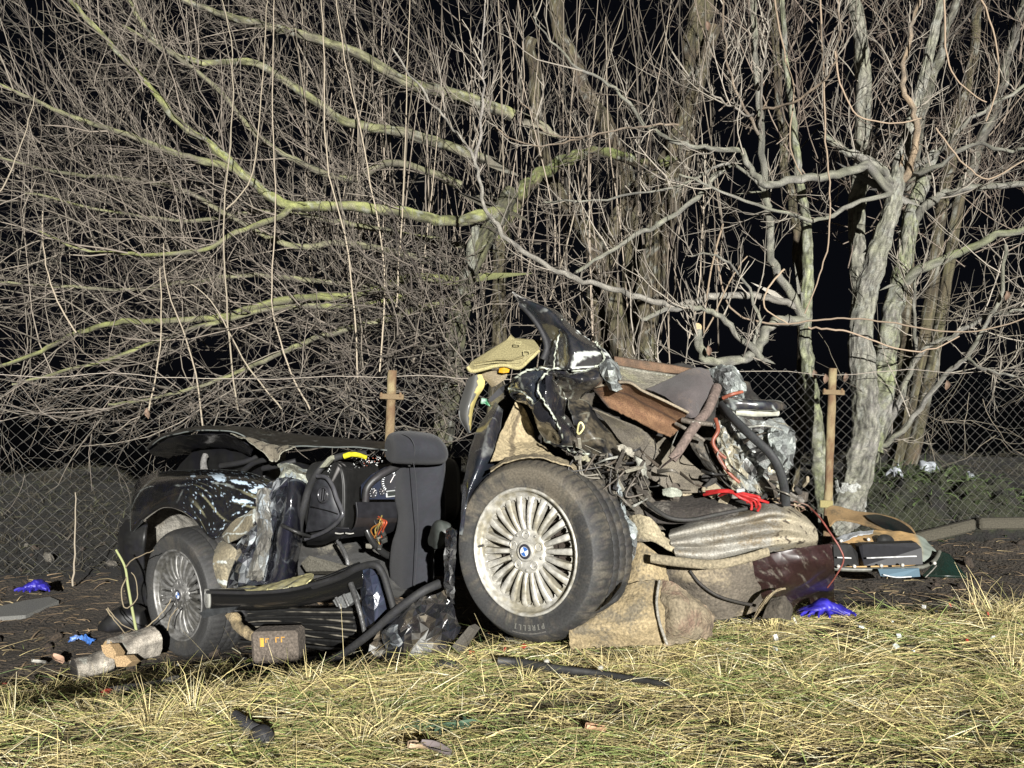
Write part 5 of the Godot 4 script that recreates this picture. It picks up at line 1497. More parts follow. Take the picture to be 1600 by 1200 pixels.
	var dx := Vector3.UP.cross(dn).normalized()
	for q in [[580, 752, 0.052, 22], [553, 769, 0.022, 8], [567, 767, 0.016, 6]]:
		mb = MB.new()
		var b := Transform3D(Basis(dx, dn.cross(dx), dn), cl.call(q[0], q[1], 0.127))
		mb.lathe(b, [Vector2(q[2], -0.002), Vector2(q[2], 0.004), Vector2(q[2] * 0.93, 0.004), Vector2(q[2] * 0.92, 0.0), Vector2(0, 0.0)], 30, flat_col(Color(0.02, 0.02, 0.024), 0.0))
		for k in q[3]:
			var a: float = deg_to_rad(225) - deg_to_rad(270) * k / (q[3] - 1.0)
			mb.box(b * Transform3D(Basis(Vector3.BACK, a), Vector3(cos(a) * q[2] * 0.8, sin(a) * q[2] * 0.8, 0.002)), Vector3(q[2] * 0.2, q[2] * (0.09 if q[3] < 20 else 0.06), 0.002), 0.0003, Color(0.7, 0.72, 0.75))
		mb.box(b * Transform3D(Basis(Vector3.BACK, 0.9), Vector3(cos(0.9) * q[2] * 0.3, sin(0.9) * q[2] * 0.3, 0.004)), Vector3(q[2] * 0.75, q[2] * 0.05, 0.002), 0.0003, Color(0.75, 0.7, 0.68))
		obj("dial", mb, M.print, dash)
	mb = MB.new()
	var lx := Transform3D(Basis(dx, dn.cross(dx), dn), cl.call(582, 770, 0.128))
	mb.box(lx, Vector3(0.062, 0.030, 0.006), 0.002, Color(0.32, 0.33, 0.33))
	mb.box(lx * Transform3D(Basis.IDENTITY, Vector3(0, 0, 0.003)), Vector3(0.050, 0.020, 0.004), 0.001, Color(0.03, 0.032, 0.03))
	obj("display", mb, M.gloss, dash)
	# lower dash
	var lw := func(px: float, py: float) -> Vector3: return C(px, py, 0.18 + (px - 535.0) * 0.0036)
	var low := []
	for q in [[783, 0.12], [798, 0.13], [812, 0.125], [826, 0.10], [842, 0.02]]:
		var row := []
		for px in [528, 550, 575, 605]: row.append(lw.call(px, q[0] - (px - 528) * (0.0 if q[0] < 820 else 0.12)) + dn * (q[1] as float))
		low.append(row)
	sh("lower_dash", low, 30, 40, 0.004, 6, 0.006, func(p: Vector3, u: float, v: float, r: float) -> Color:
		return Color(0.026, 0.020, 0.020) if v > 0.42 and v < 0.68 else Color(0.016, 0.016, 0.022), M.plastic, 0.0, dash)
	var low2 := [v3([[478, 838, 0.10], [500, 836, 0.10], [520, 826, 0.12], [545, 826, 0.16]]), v3([[478, 846, 0.14], [502, 846, 0.15], [525, 838, 0.16], [552, 832, 0.2]]), v3([[480, 852, 0.3], [505, 850, 0.3], [530, 842, 0.3], [560, 832, 0.34]])]
	sh("dash_underside", net_c(low2), 24, 14, 0.004, 6, 0.006, flat_col(Color(0.014, 0.014, 0.016), 0.2), M.plastic, 0.0, dash)
	for q in [[524, 833], [540, 833]]:
		pipe("chrome_clip", line_c(v3([[q[0], q[1], 0.11], [q[0] + 7, q[1] + 1, 0.12], [q[0] + 13, q[1], 0.13]])), 0.004, 0.002, Color(0.55, 0.54, 0.5), M.alloy, 1.0, 6, dash)
	# crumbs of glass on the dash
	mb = MB.new()
	for i in 170:
		var px := rng.randf_range(512, 600)
		var p := C(px, 736 - (px - 512) * 0.22 + rng.randfn() * 4.0, 0.14 + (px - 512) * 0.003 + rng.randf() * 0.06)
		mb.box(Transform3D(Basis.from_euler(Vector3(rng.randf() * 3, rng.randf() * 3, 0)), p), Vector3.ONE * rng.randf_range(0.0015, 0.004), 0.0004, Color(0.55, 0.56, 0.55) if rng.randf() < 0.8 else Color(0.3, 0.08, 0.05))
	obj("glass_crumbs", mb, M.gloss, dash, "stuff")
	pipe("yellow_tag", line_c(v3([[538, 713, 0.15], [548, 710, 0.16], [560, 711, 0.17], [572, 715, 0.18]])), 0.012, 0.009, Color(0.75, 0.68, 0.03), M.plastic, 0.8)
	slabpart("bare_clip", line_c(v3([[499, 731, 0.06], [512, 715, 0.06], [517, 712, 0.06], [518, 718, 0.06], [507, 730, 0.06]])), Vector3(0.01, 0, -0.02), Color(0.55, 0.55, 0.42), M.board)
	# floor, bulkhead
	sh("floor_carpet", net_c(rows([
		[[466, 846, 0.4], [500, 846, 0.5], [540, 840, 0.6], [600, 835, 0.8], [660, 835, 1.0]],
		[[466, 872, 0.36], [500, 874, 0.45], [540, 872, 0.5], [600, 866, 0.6], [660, 866, 0.8]],
		[[466, 900, 0.2], [500, 902, 0.2], [540, 900, 0.2], [600, 904, 0.25], [670, 910, 0.4]],
		[[480, 930, 0.05], [520, 925, 0.05], [560, 920, 0.05], [610, 930, 0.05], [680, 940, 0.05]]])), 50, 40, 0.03, 4, 0.004, flat_col(Color(0.045, 0.043, 0.040), 0.5, Color(0.26, 0.24, 0.19), 0.32), M.cloth)
	sh("bulkhead", net_c(rows([
		[[440, 720, 0.5], [520, 725, 0.9], [620, 720, 1.3], [720, 715, 1.5]],
		[[440, 800, 0.45], [520, 800, 0.8], [620, 800, 1.2], [720, 800, 1.5]],
		[[440, 890, 0.4], [520, 900, 0.7], [620, 900, 1.1], [720, 900, 1.4]]])), 20, 20, 0.03, 3, 0.01, flat_col(Color(0.012, 0.012, 0.013), 0.3), M.plastic)
	slabpart("bent_bracket", line_c(v3([[470, 880, 0.02], [483, 868, 0.02], [545, 885, 0.06], [540, 893, 0.06], [514, 892, 0.04], [478, 893, 0.02]])), Vector3(0.02, -0.02, -0.04), Color(0.20, 0.19, 0.16), M.metal)
	pipe("pedal_arm", line_c(v3([[528, 846, 0.3], [536, 858, 0.28], [542, 872, 0.26], [544, 882, 0.26]])), 0.010, 0.010, Color(0.16, 0.16, 0.16), M.metal)
	# steering wheel and column wiring
	var sc := C(612, 812, 0.42)
	var sn := Vector3(0.75, 0.35, 0.55).normalized()
	var sx := Vector3.UP.cross(sn).normalized()
	var pts := PackedVector3Array()
	for k in 41:
		var a := TAU * k / 40.0
		pts.append(sc + (sx * cos(a) + sn.cross(sx) * sin(a)) * 0.17)
	mb = MB.new()
	mb.tube(pts, 0.015, 0.015, 10, Color(0.016, 0.016, 0.018))
	obj("steering_wheel", mb, M.gloss, car)
	for k in 9:
		var c: Color = [Color(0.55, 0.10, 0.04), Color(0.5, 0.2, 0.04), Color(0.03, 0.03, 0.03), Color(0.4, 0.32, 0.1), Color(0.05, 0.05, 0.05)][k % 5]
		var x0 := rng.randf_range(584, 598)
		pipe("column_wire", line_c(v3([[x0, 804 + rng.randf() * 6, 0.28], [x0 + rng.randfn() * 6 + 3, 815, 0.25], [x0 + rng.randfn() * 8, 828, 0.26], [x0 - 6 + rng.randfn() * 6, 842 + rng.randf() * 14, 0.3]])), 0.004, 0.0035, c, M.plastic, 1.0, 6)
	mb = MB.new()
	for k in 12:
		mb.box(Transform3D(Basis.from_euler(Vector3(rng.randf() * 3, rng.randf() * 3, rng.randf())), C(rng.randf_range(574, 600), rng.randf_range(822, 856), rng.randf_range(0.26, 0.36))), Vector3(rng.randf_range(0.01, 0.04), rng.randf_range(0.01, 0.03), 0.02), 0.003, Color(0.035, 0.033, 0.03) if k % 4 else Color(0.2, 0.19, 0.16))
	obj("column_debris", mb, M.plastic, car, "stuff")
	# driver's seat: backrest and head restraint
	var grey := Color(0.040, 0.042, 0.054)
	var gcol := func(p: Vector3, u: float, v: float, r: float) -> Color:
		return tone(grey, 1.0 + 0.25 * nlo.get_noise_3d(p.x * 7, p.y * 7, p.z * 7) + 0.2 * nhi.get_noise_3d(p.x * 2, p.y * 2, p.z * 2))
	var S := func(px0: float, px1: float, py: float, d: float, w: float) -> Array:
		var a := C(px0 + 5, py, w)
		var b := W(px1 - 5, py, -a.z)
		return [(a + b) * 0.5, (b - a) * 0.5, Vector3(0.06, 0, d)]
	mb = MB.new()
	loft(mb, [S.call(622, 690, 712, 0.05, 0.38), S.call(615, 693, 722, 0.10, 0.38), S.call(614, 693, 750, 0.13, 0.38), S.call(617, 692, 780, 0.14, 0.36), S.call(623, 691, 808, 0.14, 0.33), S.call(622, 682, 832, 0.14, 0.30), S.call(615, 674, 856, 0.15, 0.28), S.call(611, 674, 880, 0.16, 0.26), S.call(611, 674, 905, 0.16, 0.24), S.call(616, 672, 930, 0.14, 0.22)], 48, 70, 0.75, gcol, 0.008, 2.5)
	var seat := obj("seat_backrest", mb, M.cloth, car)
	part_label(seat, "dark grey cloth driver's seat back")
	pipe("seat_seam", PackedVector3Array([W(646, 722, 4.98), W(650, 750, 4.915), W(652, 790, 4.885), W(653, 830, 4.86), W(651, 870, 4.82), W(648, 915, 4.79)]), 0.0016, 0.0016, Color(0.055, 0.057, 0.066), M.cloth, 1.0, 6, seat)
	mb = MB.new()
	var H := func(px: float, py: float, hw: float, hh: float) -> Array:
		return [W(px, py, 5.10), Vector3(hw, 0, 0), Vector3(0.0, hh, 0.02)]
	loft(mb, [
		[W(606, 702, 5.12), Vector3(0, 0.045, 0), Vector3(0.02, 0, 0.06)], [W(612, 700, 5.10), Vector3(0, 0.062, 0), Vector3(0.03, 0, 0.10)], [W(630, 699, 5.08), Vector3(0, 0.068, 0), Vector3(0.03, 0, 0.125)], [W(655, 700, 5.06), Vector3(0, 0.068, 0), Vector3(0.03, 0, 0.13)], [W(678, 702, 5.07), Vector3(0, 0.062, 0), Vector3(0.03, 0, 0.115)], [W(689, 706, 5.09), Vector3(0, 0.048, 0), Vector3(0.03, 0, 0.09)], [W(694, 708, 5.1), Vector3(0, 0.025, 0), Vector3(0.02, 0, 0.05)]], 40, 48, 0.95, gcol, 0.003, 3)
	var head := obj("head_restraint", mb, M.cloth, car)
	pipe("seam", PackedVector3Array([W(628, 678, 5.02), W(640, 683, 4.955), W(647, 695, 4.935), W(648, 708, 4.94), W(646, 716, 4.96)]), 0.0016, 0.0016, Color(0.06, 0.062, 0.07), M.cloth, 1.0, 6, head)
	for q in [640, 668]:
		pipe("head_restraint_rod", PackedVector3Array([W(q, 728, 5.08), W(q, 718, 5.08), W(q, 706, 5.08)]), 0.008, 0.008, Color(0.2, 0.2, 0.2), M.metal)
	mb = MB.new()
	loft(mb, [[W(672, 845, 4.66), Vector3(0, 0.02, 0), Vector3(0.01, 0, 0.03)], [W(678, 838, 4.62), Vector3(0, 0.045, 0), Vector3(0.01, 0, 0.04)], [W(690, 836, 4.6), Vector3(0, 0.05, 0), Vector3(0.01, 0, 0.04)], [W(704, 834, 4.6), Vector3(0, 0.035, 0), Vector3(0.01, 0, 0.03)]], 20, 20, 0.8, flat_col(Color(0.085, 0.095, 0.088), 0.2), 0.012, 9)
	obj("belt_pouch", mb, M.plastic, car)

func build_rear() -> void:
	var tan_ := Color(0.36, 0.29, 0.18)
	wheel("rear_wheel", W(820, 862, 4.19), Vector3(-0.60, 0.03, 0.80), true, "large dusty rear wheel with many pale spokes")
	# dark lumps inside, so that nothing is hollow
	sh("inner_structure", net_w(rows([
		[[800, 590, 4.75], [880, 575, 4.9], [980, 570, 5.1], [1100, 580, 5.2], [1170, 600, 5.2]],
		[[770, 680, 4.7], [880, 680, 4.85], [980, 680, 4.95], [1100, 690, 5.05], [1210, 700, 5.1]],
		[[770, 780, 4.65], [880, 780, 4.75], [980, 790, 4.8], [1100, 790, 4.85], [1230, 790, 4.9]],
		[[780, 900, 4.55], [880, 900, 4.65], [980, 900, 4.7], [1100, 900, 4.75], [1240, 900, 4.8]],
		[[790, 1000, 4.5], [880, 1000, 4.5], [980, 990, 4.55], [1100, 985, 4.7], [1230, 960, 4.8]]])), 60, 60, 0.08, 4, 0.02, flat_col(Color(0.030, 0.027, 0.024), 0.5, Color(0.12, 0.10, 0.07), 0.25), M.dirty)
	# black band of the rear door opening, left of the wheel
	sh("wheel_arch_edge", net_w(rows([
		[[774, 628, 4.62], [780, 634, 4.55], [786, 640, 4.6]],
		[[752, 660, 4.55], [768, 662, 4.46], [782, 664, 4.54]],
		[[737, 692, 4.5], [760, 694, 4.38], [780, 700, 4.48]],
		[[729, 728, 4.45], [748, 730, 4.34], [766, 738, 4.44]],
		[[722, 768, 4.42], [733, 768, 4.32], [744, 772, 4.42]],
		[[719, 800, 4.4], [726, 800, 4.3], [733, 804, 4.4]],
		[[716, 836, 4.4], [720, 836, 4.32], [724, 836, 4.4]]])), 30, 90, 0.008, 3.5, 0.004, paint_col(0.06, 0.08, Color(0.022, 0.024, 0.034), Color(0.6, 0.63, 0.6), 0.07), M.paint)
	var hs := sh("wheel_housing", net_w(rows([
		[[806, 625, 4.5], [816, 634, 4.5], [826, 650, 4.52], [834, 668, 4.55]],
		[[792, 660, 4.45], [808, 664, 4.5], [824, 672, 4.52], [842, 690, 4.5]],
		[[780, 690, 4.4], [800, 692, 4.45], [824, 696, 4.46], [858, 704, 4.42]],
		[[766, 722, 4.32], [796, 716, 4.36], [826, 714, 4.36], [880, 722, 4.34]]])), 50, 50, 0.016, 5, 0.004, func(p: Vector3, u: float, v: float, r: float) -> Color:
			var c: Color = flat_col(Color(0.44, 0.36, 0.22), 0.3).call(p, u, v, r)
			return c.lerp(Color(0.08, 0.06, 0.04), smoothstep(0.08, 0.03, absf(u - 0.28 - 0.1 * v + 0.06 * nlo.get_noise_2d(v * 6, 1)))  * 0.7), M.dirty)
	part_label(hs, "dusty tan wheel housing above the rear tyre")
	sh("arch_lip", net_w(rows([
		[[764, 730, 4.28], [790, 716, 4.26], [825, 708, 4.25], [860, 712, 4.24], [900, 726, 4.24], [935, 756, 4.26], [958, 795, 4.28]],
		[[766, 736, 4.20], [792, 722, 4.18], [826, 714, 4.17], [858, 718, 4.16], [894, 732, 4.17], [926, 760, 4.2], [950, 800, 4.24]]])), 70, 10, 0.012, 8, 0.004, flat_col(Color(0.34, 0.28, 0.18), 0.35, Color(0.1, 0.09, 0.07), 0.3), M.dirty, 0.2)
	# the torn and folded quarter panel
	var fin := sh("torn_quarter_fin", net_w(rows([
		[[800, 456, 4.62], [801, 456, 4.62], [802, 457, 4.62], [803, 457, 4.62]],
		[[811, 473, 4.60], [822, 470, 4.56], [834, 472, 4.56], [844, 475, 4.60]],
		[[828, 490, 4.58], [844, 486, 4.52], [858, 484, 4.50], [872, 487, 4.58]],
		[[842, 514, 4.58], [858, 508, 4.50], [874, 502, 4.46], [884, 499, 4.55]],
		[[852, 538, 4.56], [868, 530, 4.50], [888, 522, 4.38], [920, 526, 4.50]],
		[[850, 560, 4.54], [870, 556, 4.47], [896, 548, 4.33], [946, 546, 4.46]],
		[[846, 580, 4.50], [872, 580, 4.40], [902, 576, 4.34], [962, 572, 4.42]]])), 70, 90, 0.012, 2.2, 0.004, func(p: Vector3, u: float, v: float, r: float) -> Color:
			var q: Color = paint_col(0.30, 0.08, Color(0.018, 0.020, 0.026), Color(0.60, 0.63, 0.60), 0.03).call(p, u, v, r)
			var n := nlo.get_noise_2d(u * 8, v * 5) + 0.7 * nhi.get_noise_3d(p.x, p.y * 2, p.z)
			q = q.lerp(Color(0.42, 0.44, 0.42), smoothstep(0.15, 0.5, n + 0.35 - absf(u - 0.36 - 0.1 * (v - 0.7)) * 5.0) * smoothstep(0.55, 0.68, v) * 0.9)
			if v < 0.16: q = q.lerp(Color(0.5, 0.48, 0.45), smoothstep(-0.2, 0.2, n) * 0.8)
			return q, M.paint, 0.1)
	part_label(fin, "torn black panel standing up like a fin")
	pipe("torn_edge", line_w(v3([[812, 476, 4.6], [830, 494, 4.57], [846, 518, 4.56], [854, 542, 4.55], [848, 562, 4.54]])), 0.009, 0.012, Color(0.025, 0.025, 0.028), M.rubber)
	var fold := paint_col(0.10, 0.22, Color(0.016, 0.017, 0.021), Color(0.66, 0.70, 0.60), 0.03)
	sh("folded_quarter_panel", net_w(rows([
		[[842, 576, 4.48], [858, 572, 4.42], [880, 574, 4.36], [905, 578, 4.33], [935, 574, 4.36], [964, 566, 4.42]],
		[[836, 584, 4.42], [856, 582, 4.34], [880, 588, 4.26], [908, 592, 4.24], [938, 588, 4.28], [966, 578, 4.36]],
		[[838, 600, 4.44], [858, 604, 4.40], [884, 610, 4.38], [910, 608, 4.30], [938, 602, 4.30], [964, 594, 4.36]],
		[[846, 622, 4.44], [866, 628, 4.36], [890, 632, 4.42], [912, 626, 4.42], [934, 616, 4.40], [956, 606, 4.42]]])), 90, 40, 0.036, 4.2, 0.003, fold, M.paint, 0.25)
	sh("folded_quarter_panel", net_w(rows([
		[[795, 606, 4.44], [804, 592, 4.36], [822, 582, 4.32], [842, 578, 4.34], [858, 580, 4.42]],
		[[797, 612, 4.44], [812, 606, 4.30], [828, 600, 4.24], [842, 596, 4.28], [852, 596, 4.40]],
		[[800, 618, 4.46], [818, 616, 4.36], [832, 618, 4.28], [842, 614, 4.30], [848, 610, 4.42]],
		[[812, 628, 4.48], [824, 632, 4.40], [834, 638, 4.34], [840, 638, 4.36], [844, 634, 4.44]]])), 60, 40, 0.022, 4.2, 0.003, paint_col(0.10, 0.06, Color(0.022, 0.025, 0.034), Color(0.66, 0.70, 0.60), 0.04), M.paint, 0.12)
	sh("folded_quarter_panel", net_w(rows([
		[[846, 590, 4.34], [856, 584, 4.26], [866, 588, 4.30], [872, 600, 4.38]],
		[[842, 612, 4.34], [852, 614, 4.24], [866, 620, 4.30], [882, 628, 4.38]],
		[[839, 640, 4.36], [850, 642, 4.26], [868, 646, 4.24], [890, 650, 4.36]],
		[[838, 664, 4.38], [852, 664, 4.28], [874, 668, 4.22], [902, 674, 4.34]],
		[[850, 690, 4.38], [872, 694, 4.30], [900, 700, 4.26], [935, 708, 4.32]]])), 70, 90, 0.034, 4.2, 0.003, fold, M.paint, 0.15)
	sh("folded_quarter_panel", net_w(rows([
		[[888, 620, 4.40], [905, 626, 4.42], [924, 640, 4.44], [930, 648, 4.46]],
		[[890, 640, 4.34], [910, 644, 4.36], [930, 656, 4.38], [944, 664, 4.44]],
		[[898, 664, 4.32], [920, 668, 4.30], [944, 676, 4.34], [962, 684, 4.42]],
		[[912, 690, 4.32], [936, 696, 4.28], [960, 702, 4.32], [978, 706, 4.40]],
		[[930, 712, 4.34], [950, 718, 4.32], [968, 722, 4.34], [984, 722, 4.38]]])), 60, 80, 0.036, 4.5, 0.003, paint_col(0.1, 0.5, Color(0.016, 0.017, 0.020), Color(0.6, 0.62, 0.52), 0.03), M.paint_dusty, 0.15)
	# pale beads of cracked paint along the folds
	for l in [[[858, 578, 4.26], [846, 592, 4.22], [840, 606, 4.21], [846, 622, 4.22], [858, 640, 4.21], [868, 656, 4.20], [876, 672, 4.18], [880, 688, 4.22]], [[796, 607, 4.42], [806, 590, 4.33], [824, 579, 4.29], [846, 576, 4.33], [880, 576, 4.33], [905, 580, 4.30], [932, 573, 4.32], [944, 560, 4.38], [938, 546, 4.42], [930, 534, 4.46]],
			[[850, 688, 4.34], [872, 697, 4.27], [896, 706, 4.22], [920, 710, 4.26]], [[879, 500, 4.50], [874, 520, 4.44], [868, 548, 4.42], [866, 574, 4.38]], [[798, 609, 4.4], [814, 612, 4.29], [828, 624, 4.27], [838, 640, 4.34]]]:
		var mb := MB.new()
		var pts := smooth(line_w(v3(l)), 7, 0.0018)
		mb.tube(pts, 0.0048, 0.0035, 6, Color(0.66, 0.70, 0.58), 0.7)
		for i in mb.v.size():
			var p := mb.v[i]
			mb.v[i] = p + Vector3(1, 1, 1) * 0.004 * nhi.get_noise_3d(p.x * 2, p.y * 2, p.z * 2)
			mb.c[i] = Color(0.62, 0.66, 0.55).lerp(Color(0.02, 0.02, 0.022), smoothstep(0.0, 0.25, nhi.get_noise_3d(p.x * 0.6, p.y * 0.6, p.z * 0.6)))
		obj("cracked_edge", mb, M.paint_dusty, car)
	shd("torn_corner", net_w(rows([
		[[934, 572, 4.32], [946, 562, 4.28], [958, 562, 4.30], [968, 572, 4.36]],
		[[938, 584, 4.26], [950, 578, 4.20], [962, 580, 4.24], [972, 588, 4.34]],
		[[944, 596, 4.28], [954, 596, 4.22], [964, 598, 4.26], [974, 600, 4.32]],
		[[952, 608, 4.30], [958, 612, 4.26], [966, 612, 4.28], [975, 606, 4.32]]])), 6, 8, 0.022, pick([Color(0.05, 0.05, 0.055), Color(0.25, 0.27, 0.27), Color(0.42, 0.45, 0.43), Color(0.60, 0.64, 0.58)], 9.0), M.paint_dusty, 0.8)
	pipe("paint_clip", line_w(v3([[902, 676, 4.24], [904, 664, 4.22], [908, 660, 4.22], [912, 668, 4.22], [905, 678, 4.23], [902, 675, 4.24]])), 0.0035, 0.0035, Color(0.55, 0.5, 0.25), M.print, 1.0, 6)
	# yellow plastic trim with a raised edge and the pillar trim under it
	var ap := line_w(v3([[731, 574, 4.56], [736, 566, 4.60], [792, 531, 4.66], [797, 524, 4.67], [804, 530, 4.66], [847, 533, 4.66], [841, 548, 4.60], [811, 573, 4.55], [790, 569, 4.545], [773, 571, 4.54], [738, 580, 4.55]]))
	var air := slabpart("yellow_trim_panel", ap, Vector3(0.002, 0.004, -0.012), Color(0.46, 0.40, 0.20), M.board)
	pipe("panel_rim", line_w(v3([[731, 574, 4.555], [740, 580, 4.545], [773, 572, 4.535], [790, 571, 4.54], [811, 575, 4.545], [828, 561, 4.57], [842, 548, 4.595]])), 0.008, 0.007, Color(0.66, 0.58, 0.28), M.board, 1.0, 8, air)
	pipe("panel_rib", line_w(v3([[742, 567, 4.585], [776, 562, 4.565], [800, 562, 4.56], [818, 558, 4.565]])), 0.003, 0.003, Color(0.40, 0.34, 0.16), M.board, 1.0, 6, air)
	pipe("panel_rib", line_w(v3([[740, 571, 4.57], [776, 566, 4.55], [804, 567, 4.55], [814, 565, 4.555]])), 0.003, 0.003, Color(0.55, 0.48, 0.24), M.board, 1.0, 6, air)
	part_label(air, "dull yellow plastic trim panel at the top of the tear")
	for q in [[805, 534, 9, 4], [818, 548, 9, 7]]:
		var mb := MB.new()
		for e in 4:
			var a: Vector3 = W(q[0] + (q[2] if e in [1, 2] else 0), q[1] + (q[3] if e >= 2 else 0), 4.575)
			var b: Vector3 = W(q[0] + (q[2] if e in [0, 1] else 0), q[1] + (q[3] if e in [1, 2] else 0), 4.575)
			mb.tube(PackedVector3Array([a, b]), 0.002, 0.002, 5, Color(0.6, 0.54, 0.28))
		obj("embossed_mark", mb, M.board, air)
	sh("orange_patch", net_w(rows([[[780, 574, 4.56], [788, 573, 4.55], [797, 574, 4.56]], [[779, 582, 4.55], [787, 583, 4.54], [795, 582, 4.55]]])), 10, 8, 0.003, 8, 0.004, flat_col(Color(0.72, 0.36, 0.02), 0.15), M.plastic)
	sh("cardboard_liner", net_w(rows([[[745, 582, 4.62], [760, 578, 4.6], [778, 580, 4.6]], [[760, 596, 4.6], [772, 592, 4.58], [792, 584, 4.58]], [[768, 606, 4.6], [776, 602, 4.58], [790, 592, 4.58]]])), 16, 16, 0.006, 8, 0.004, flat_col(Color(0.38, 0.31, 0.2), 0.3), M.board)
	sh("pillar_trim", net_w(rows([
		[[732, 590, 4.62], [744, 585, 4.58], [758, 585, 4.62]],
		[[722, 618, 4.60], [740, 608, 4.54], [757, 604, 4.60]],
		[[717, 642, 4.58], [732, 636, 4.52], [746, 622, 4.58]],
		[[720, 658, 4.58], [730, 654, 4.53], [738, 644, 4.57]],
		[[732, 678, 4.58], [734, 676, 4.56], [736, 670, 4.58]]])), 30, 50, 0.004, 4, 0.006, func(p: Vector3, u: float, v: float, r: float) -> Color:
			var c := Color(0.12, 0.12, 0.115)
			if u < 0.12 and v > 0.5: c = Color(0.4, 0.4, 0.4)
			return c.lerp(Color(0.62, 0.52, 0.2), smoothstep(0.60, 0.68, u + 0.12 * nlo.get_noise_2d(v * 9, 3))), M.gloss)
	sh("green_chip", net_w(rows([[[752, 622, 4.55], [760, 622, 4.54]], [[752, 630, 4.54], [765, 634, 4.53]]])), 8, 8, 0.004, 20, 0.003, flat_col(Color(0.02, 0.12, 0.05), 0.3, Color(0.3, 0.4, 0.35), 0.3), M.gloss, 0.3)
	slabpart("belt_guide", line_w(v3([[762, 625, 4.53], [780, 606, 4.52], [800, 596, 4.5], [806, 600, 4.5], [786, 614, 4.52], [768, 628, 4.53]])), Vector3(0, 0, -0.02), Color(0.025, 0.025, 0.028), M.plastic)
	# boot floor, beams, cloth
	var rustc := func(p: Vector3, u: float, v: float, r: float) -> Color:
		var n := nlo.get_noise_2d(u * 7, v * 4) + 0.5 * nhi.get_noise_2d(u * 0.8, v * 3)
		var c := Color(0.20, 0.105, 0.055).lerp(Color(0.30, 0.17, 0.09), clampf(n + 0.4, 0, 1))
		c = c.lerp(Color(0.07, 0.04, 0.03), smoothstep(0.06, 0.0, absf(v - 0.3 - 0.2 * u)) * 0.8)
		c = c.lerp(Color(0.05, 0.035, 0.028), smoothstep(0.12, 0.0, u))
		return c
	var rp := sh("rusty_plate", net_w(rows([
		[[926, 606, 4.34], [950, 600, 4.30], [978, 598, 4.27], [1005, 612, 4.25], [1040, 628, 4.24], [1074, 645, 4.24]],
		[[930, 612, 4.36], [952, 611, 4.34], [980, 614, 4.32], [1008, 628, 4.30], [1040, 642, 4.29], [1068, 655, 4.28]],
		[[938, 622, 4.38], [960, 626, 4.37], [984, 634, 4.35], [1010, 646, 4.33], [1038, 658, 4.32], [1062, 668, 4.30]],
		[[950, 636, 4.36], [970, 646, 4.34], [988, 654, 4.32], [1010, 664, 4.29], [1030, 674, 4.27], [1048, 683, 4.26]]])), 70, 30, 0.006, 4, 0.006, rustc, M.rust, 0.15)
	part_label(rp, "rust brown curved plate across the folded tail")
	pipe("plate_edge", line_w(v3([[926, 605, 4.33], [978, 597, 4.26], [1005, 611, 4.24], [1040, 627, 4.23], [1076, 645, 4.23]])), 0.005, 0.005, Color(0.36, 0.30, 0.22), M.rust, 1.0, 6)
	var bm := MB.new()
	loft(bm, [[W(958, 563, 4.75), Vector3(0, 0.018, 0), Vector3(0, 0, 0.04)], [W(1000, 570, 4.8), Vector3(0, 0.020, 0), Vector3(0, 0, 0.05)], [W(1050, 577, 4.85), Vector3(0, 0.018, 0), Vector3(0, 0, 0.05)], [W(1090, 582, 4.9), Vector3(0, 0.014, 0), Vector3(0, 0, 0.04)]], 16, 30, 0.4, flat_col(Color(0.23, 0.14, 0.085), 0.35, Color(0.1, 0.07, 0.05), 0.3), 0.004, 8)
	obj("top_beam", bm, M.rust, car)
	pipe("beam_flange", line_w(v3([[966, 574, 4.68], [1000, 580, 4.72], [1040, 586, 4.76], [1062, 590, 4.78]])), 0.008, 0.008, Color(0.30, 0.29, 0.24), M.metal, 1.0, 8)
	sh("tail_sheet", net_w(rows([
		[[962, 574, 4.7], [1000, 580, 4.72], [1045, 586, 4.75], [1070, 592, 4.76]],
		[[966, 592, 4.6], [1000, 600, 4.6], [1040, 606, 4.62], [1066, 606, 4.64]],
		[[975, 604, 4.45], [1004, 614, 4.46], [1036, 620, 4.48], [1060, 618, 4.52]]])), 40, 30, 0.014, 5, 0.004, flat_col(Color(0.26, 0.24, 0.19), 0.3, Color(0.42, 0.40, 0.25), 0.2), M.dirty, 0.2)
	sh("felt_drape", net_w(rows([
		[[1010, 606, 4.52], [1045, 590, 4.55], [1084, 575, 4.58], [1106, 579, 4.60]],
		[[1030, 614, 4.42], [1058, 602, 4.42], [1092, 592, 4.46], [1116, 602, 4.54]],
		[[1048, 626, 4.34], [1068, 618, 4.32], [1094, 612, 4.38], [1110, 616, 4.48]],
		[[1064, 640, 4.28], [1078, 640, 4.26], [1090, 634, 4.34], [1098, 630, 4.42]],
		[[1072, 650, 4.28], [1082, 652, 4.27], [1091, 654, 4.32], [1094, 648, 4.4]]])), 50, 50, 0.014, 4, 0.005, flat_col(Color(0.17, 0.145, 0.145), 0.3, Color(0.28, 0.21, 0.17), 0.3), M.cloth, 0.1)
	pipe("bent_arm", line_w(v3([[1120, 606, 4.50], [1114, 622, 4.42], [1105, 642, 4.34], [1090, 660, 4.26], [1076, 680, 4.2], [1062, 702, 4.16], [1050, 718, 4.15]])), 0.019, 0.016, Color(0.24, 0.18, 0.155), M.dirty, 1.0, 14)
	var be := MB.new()
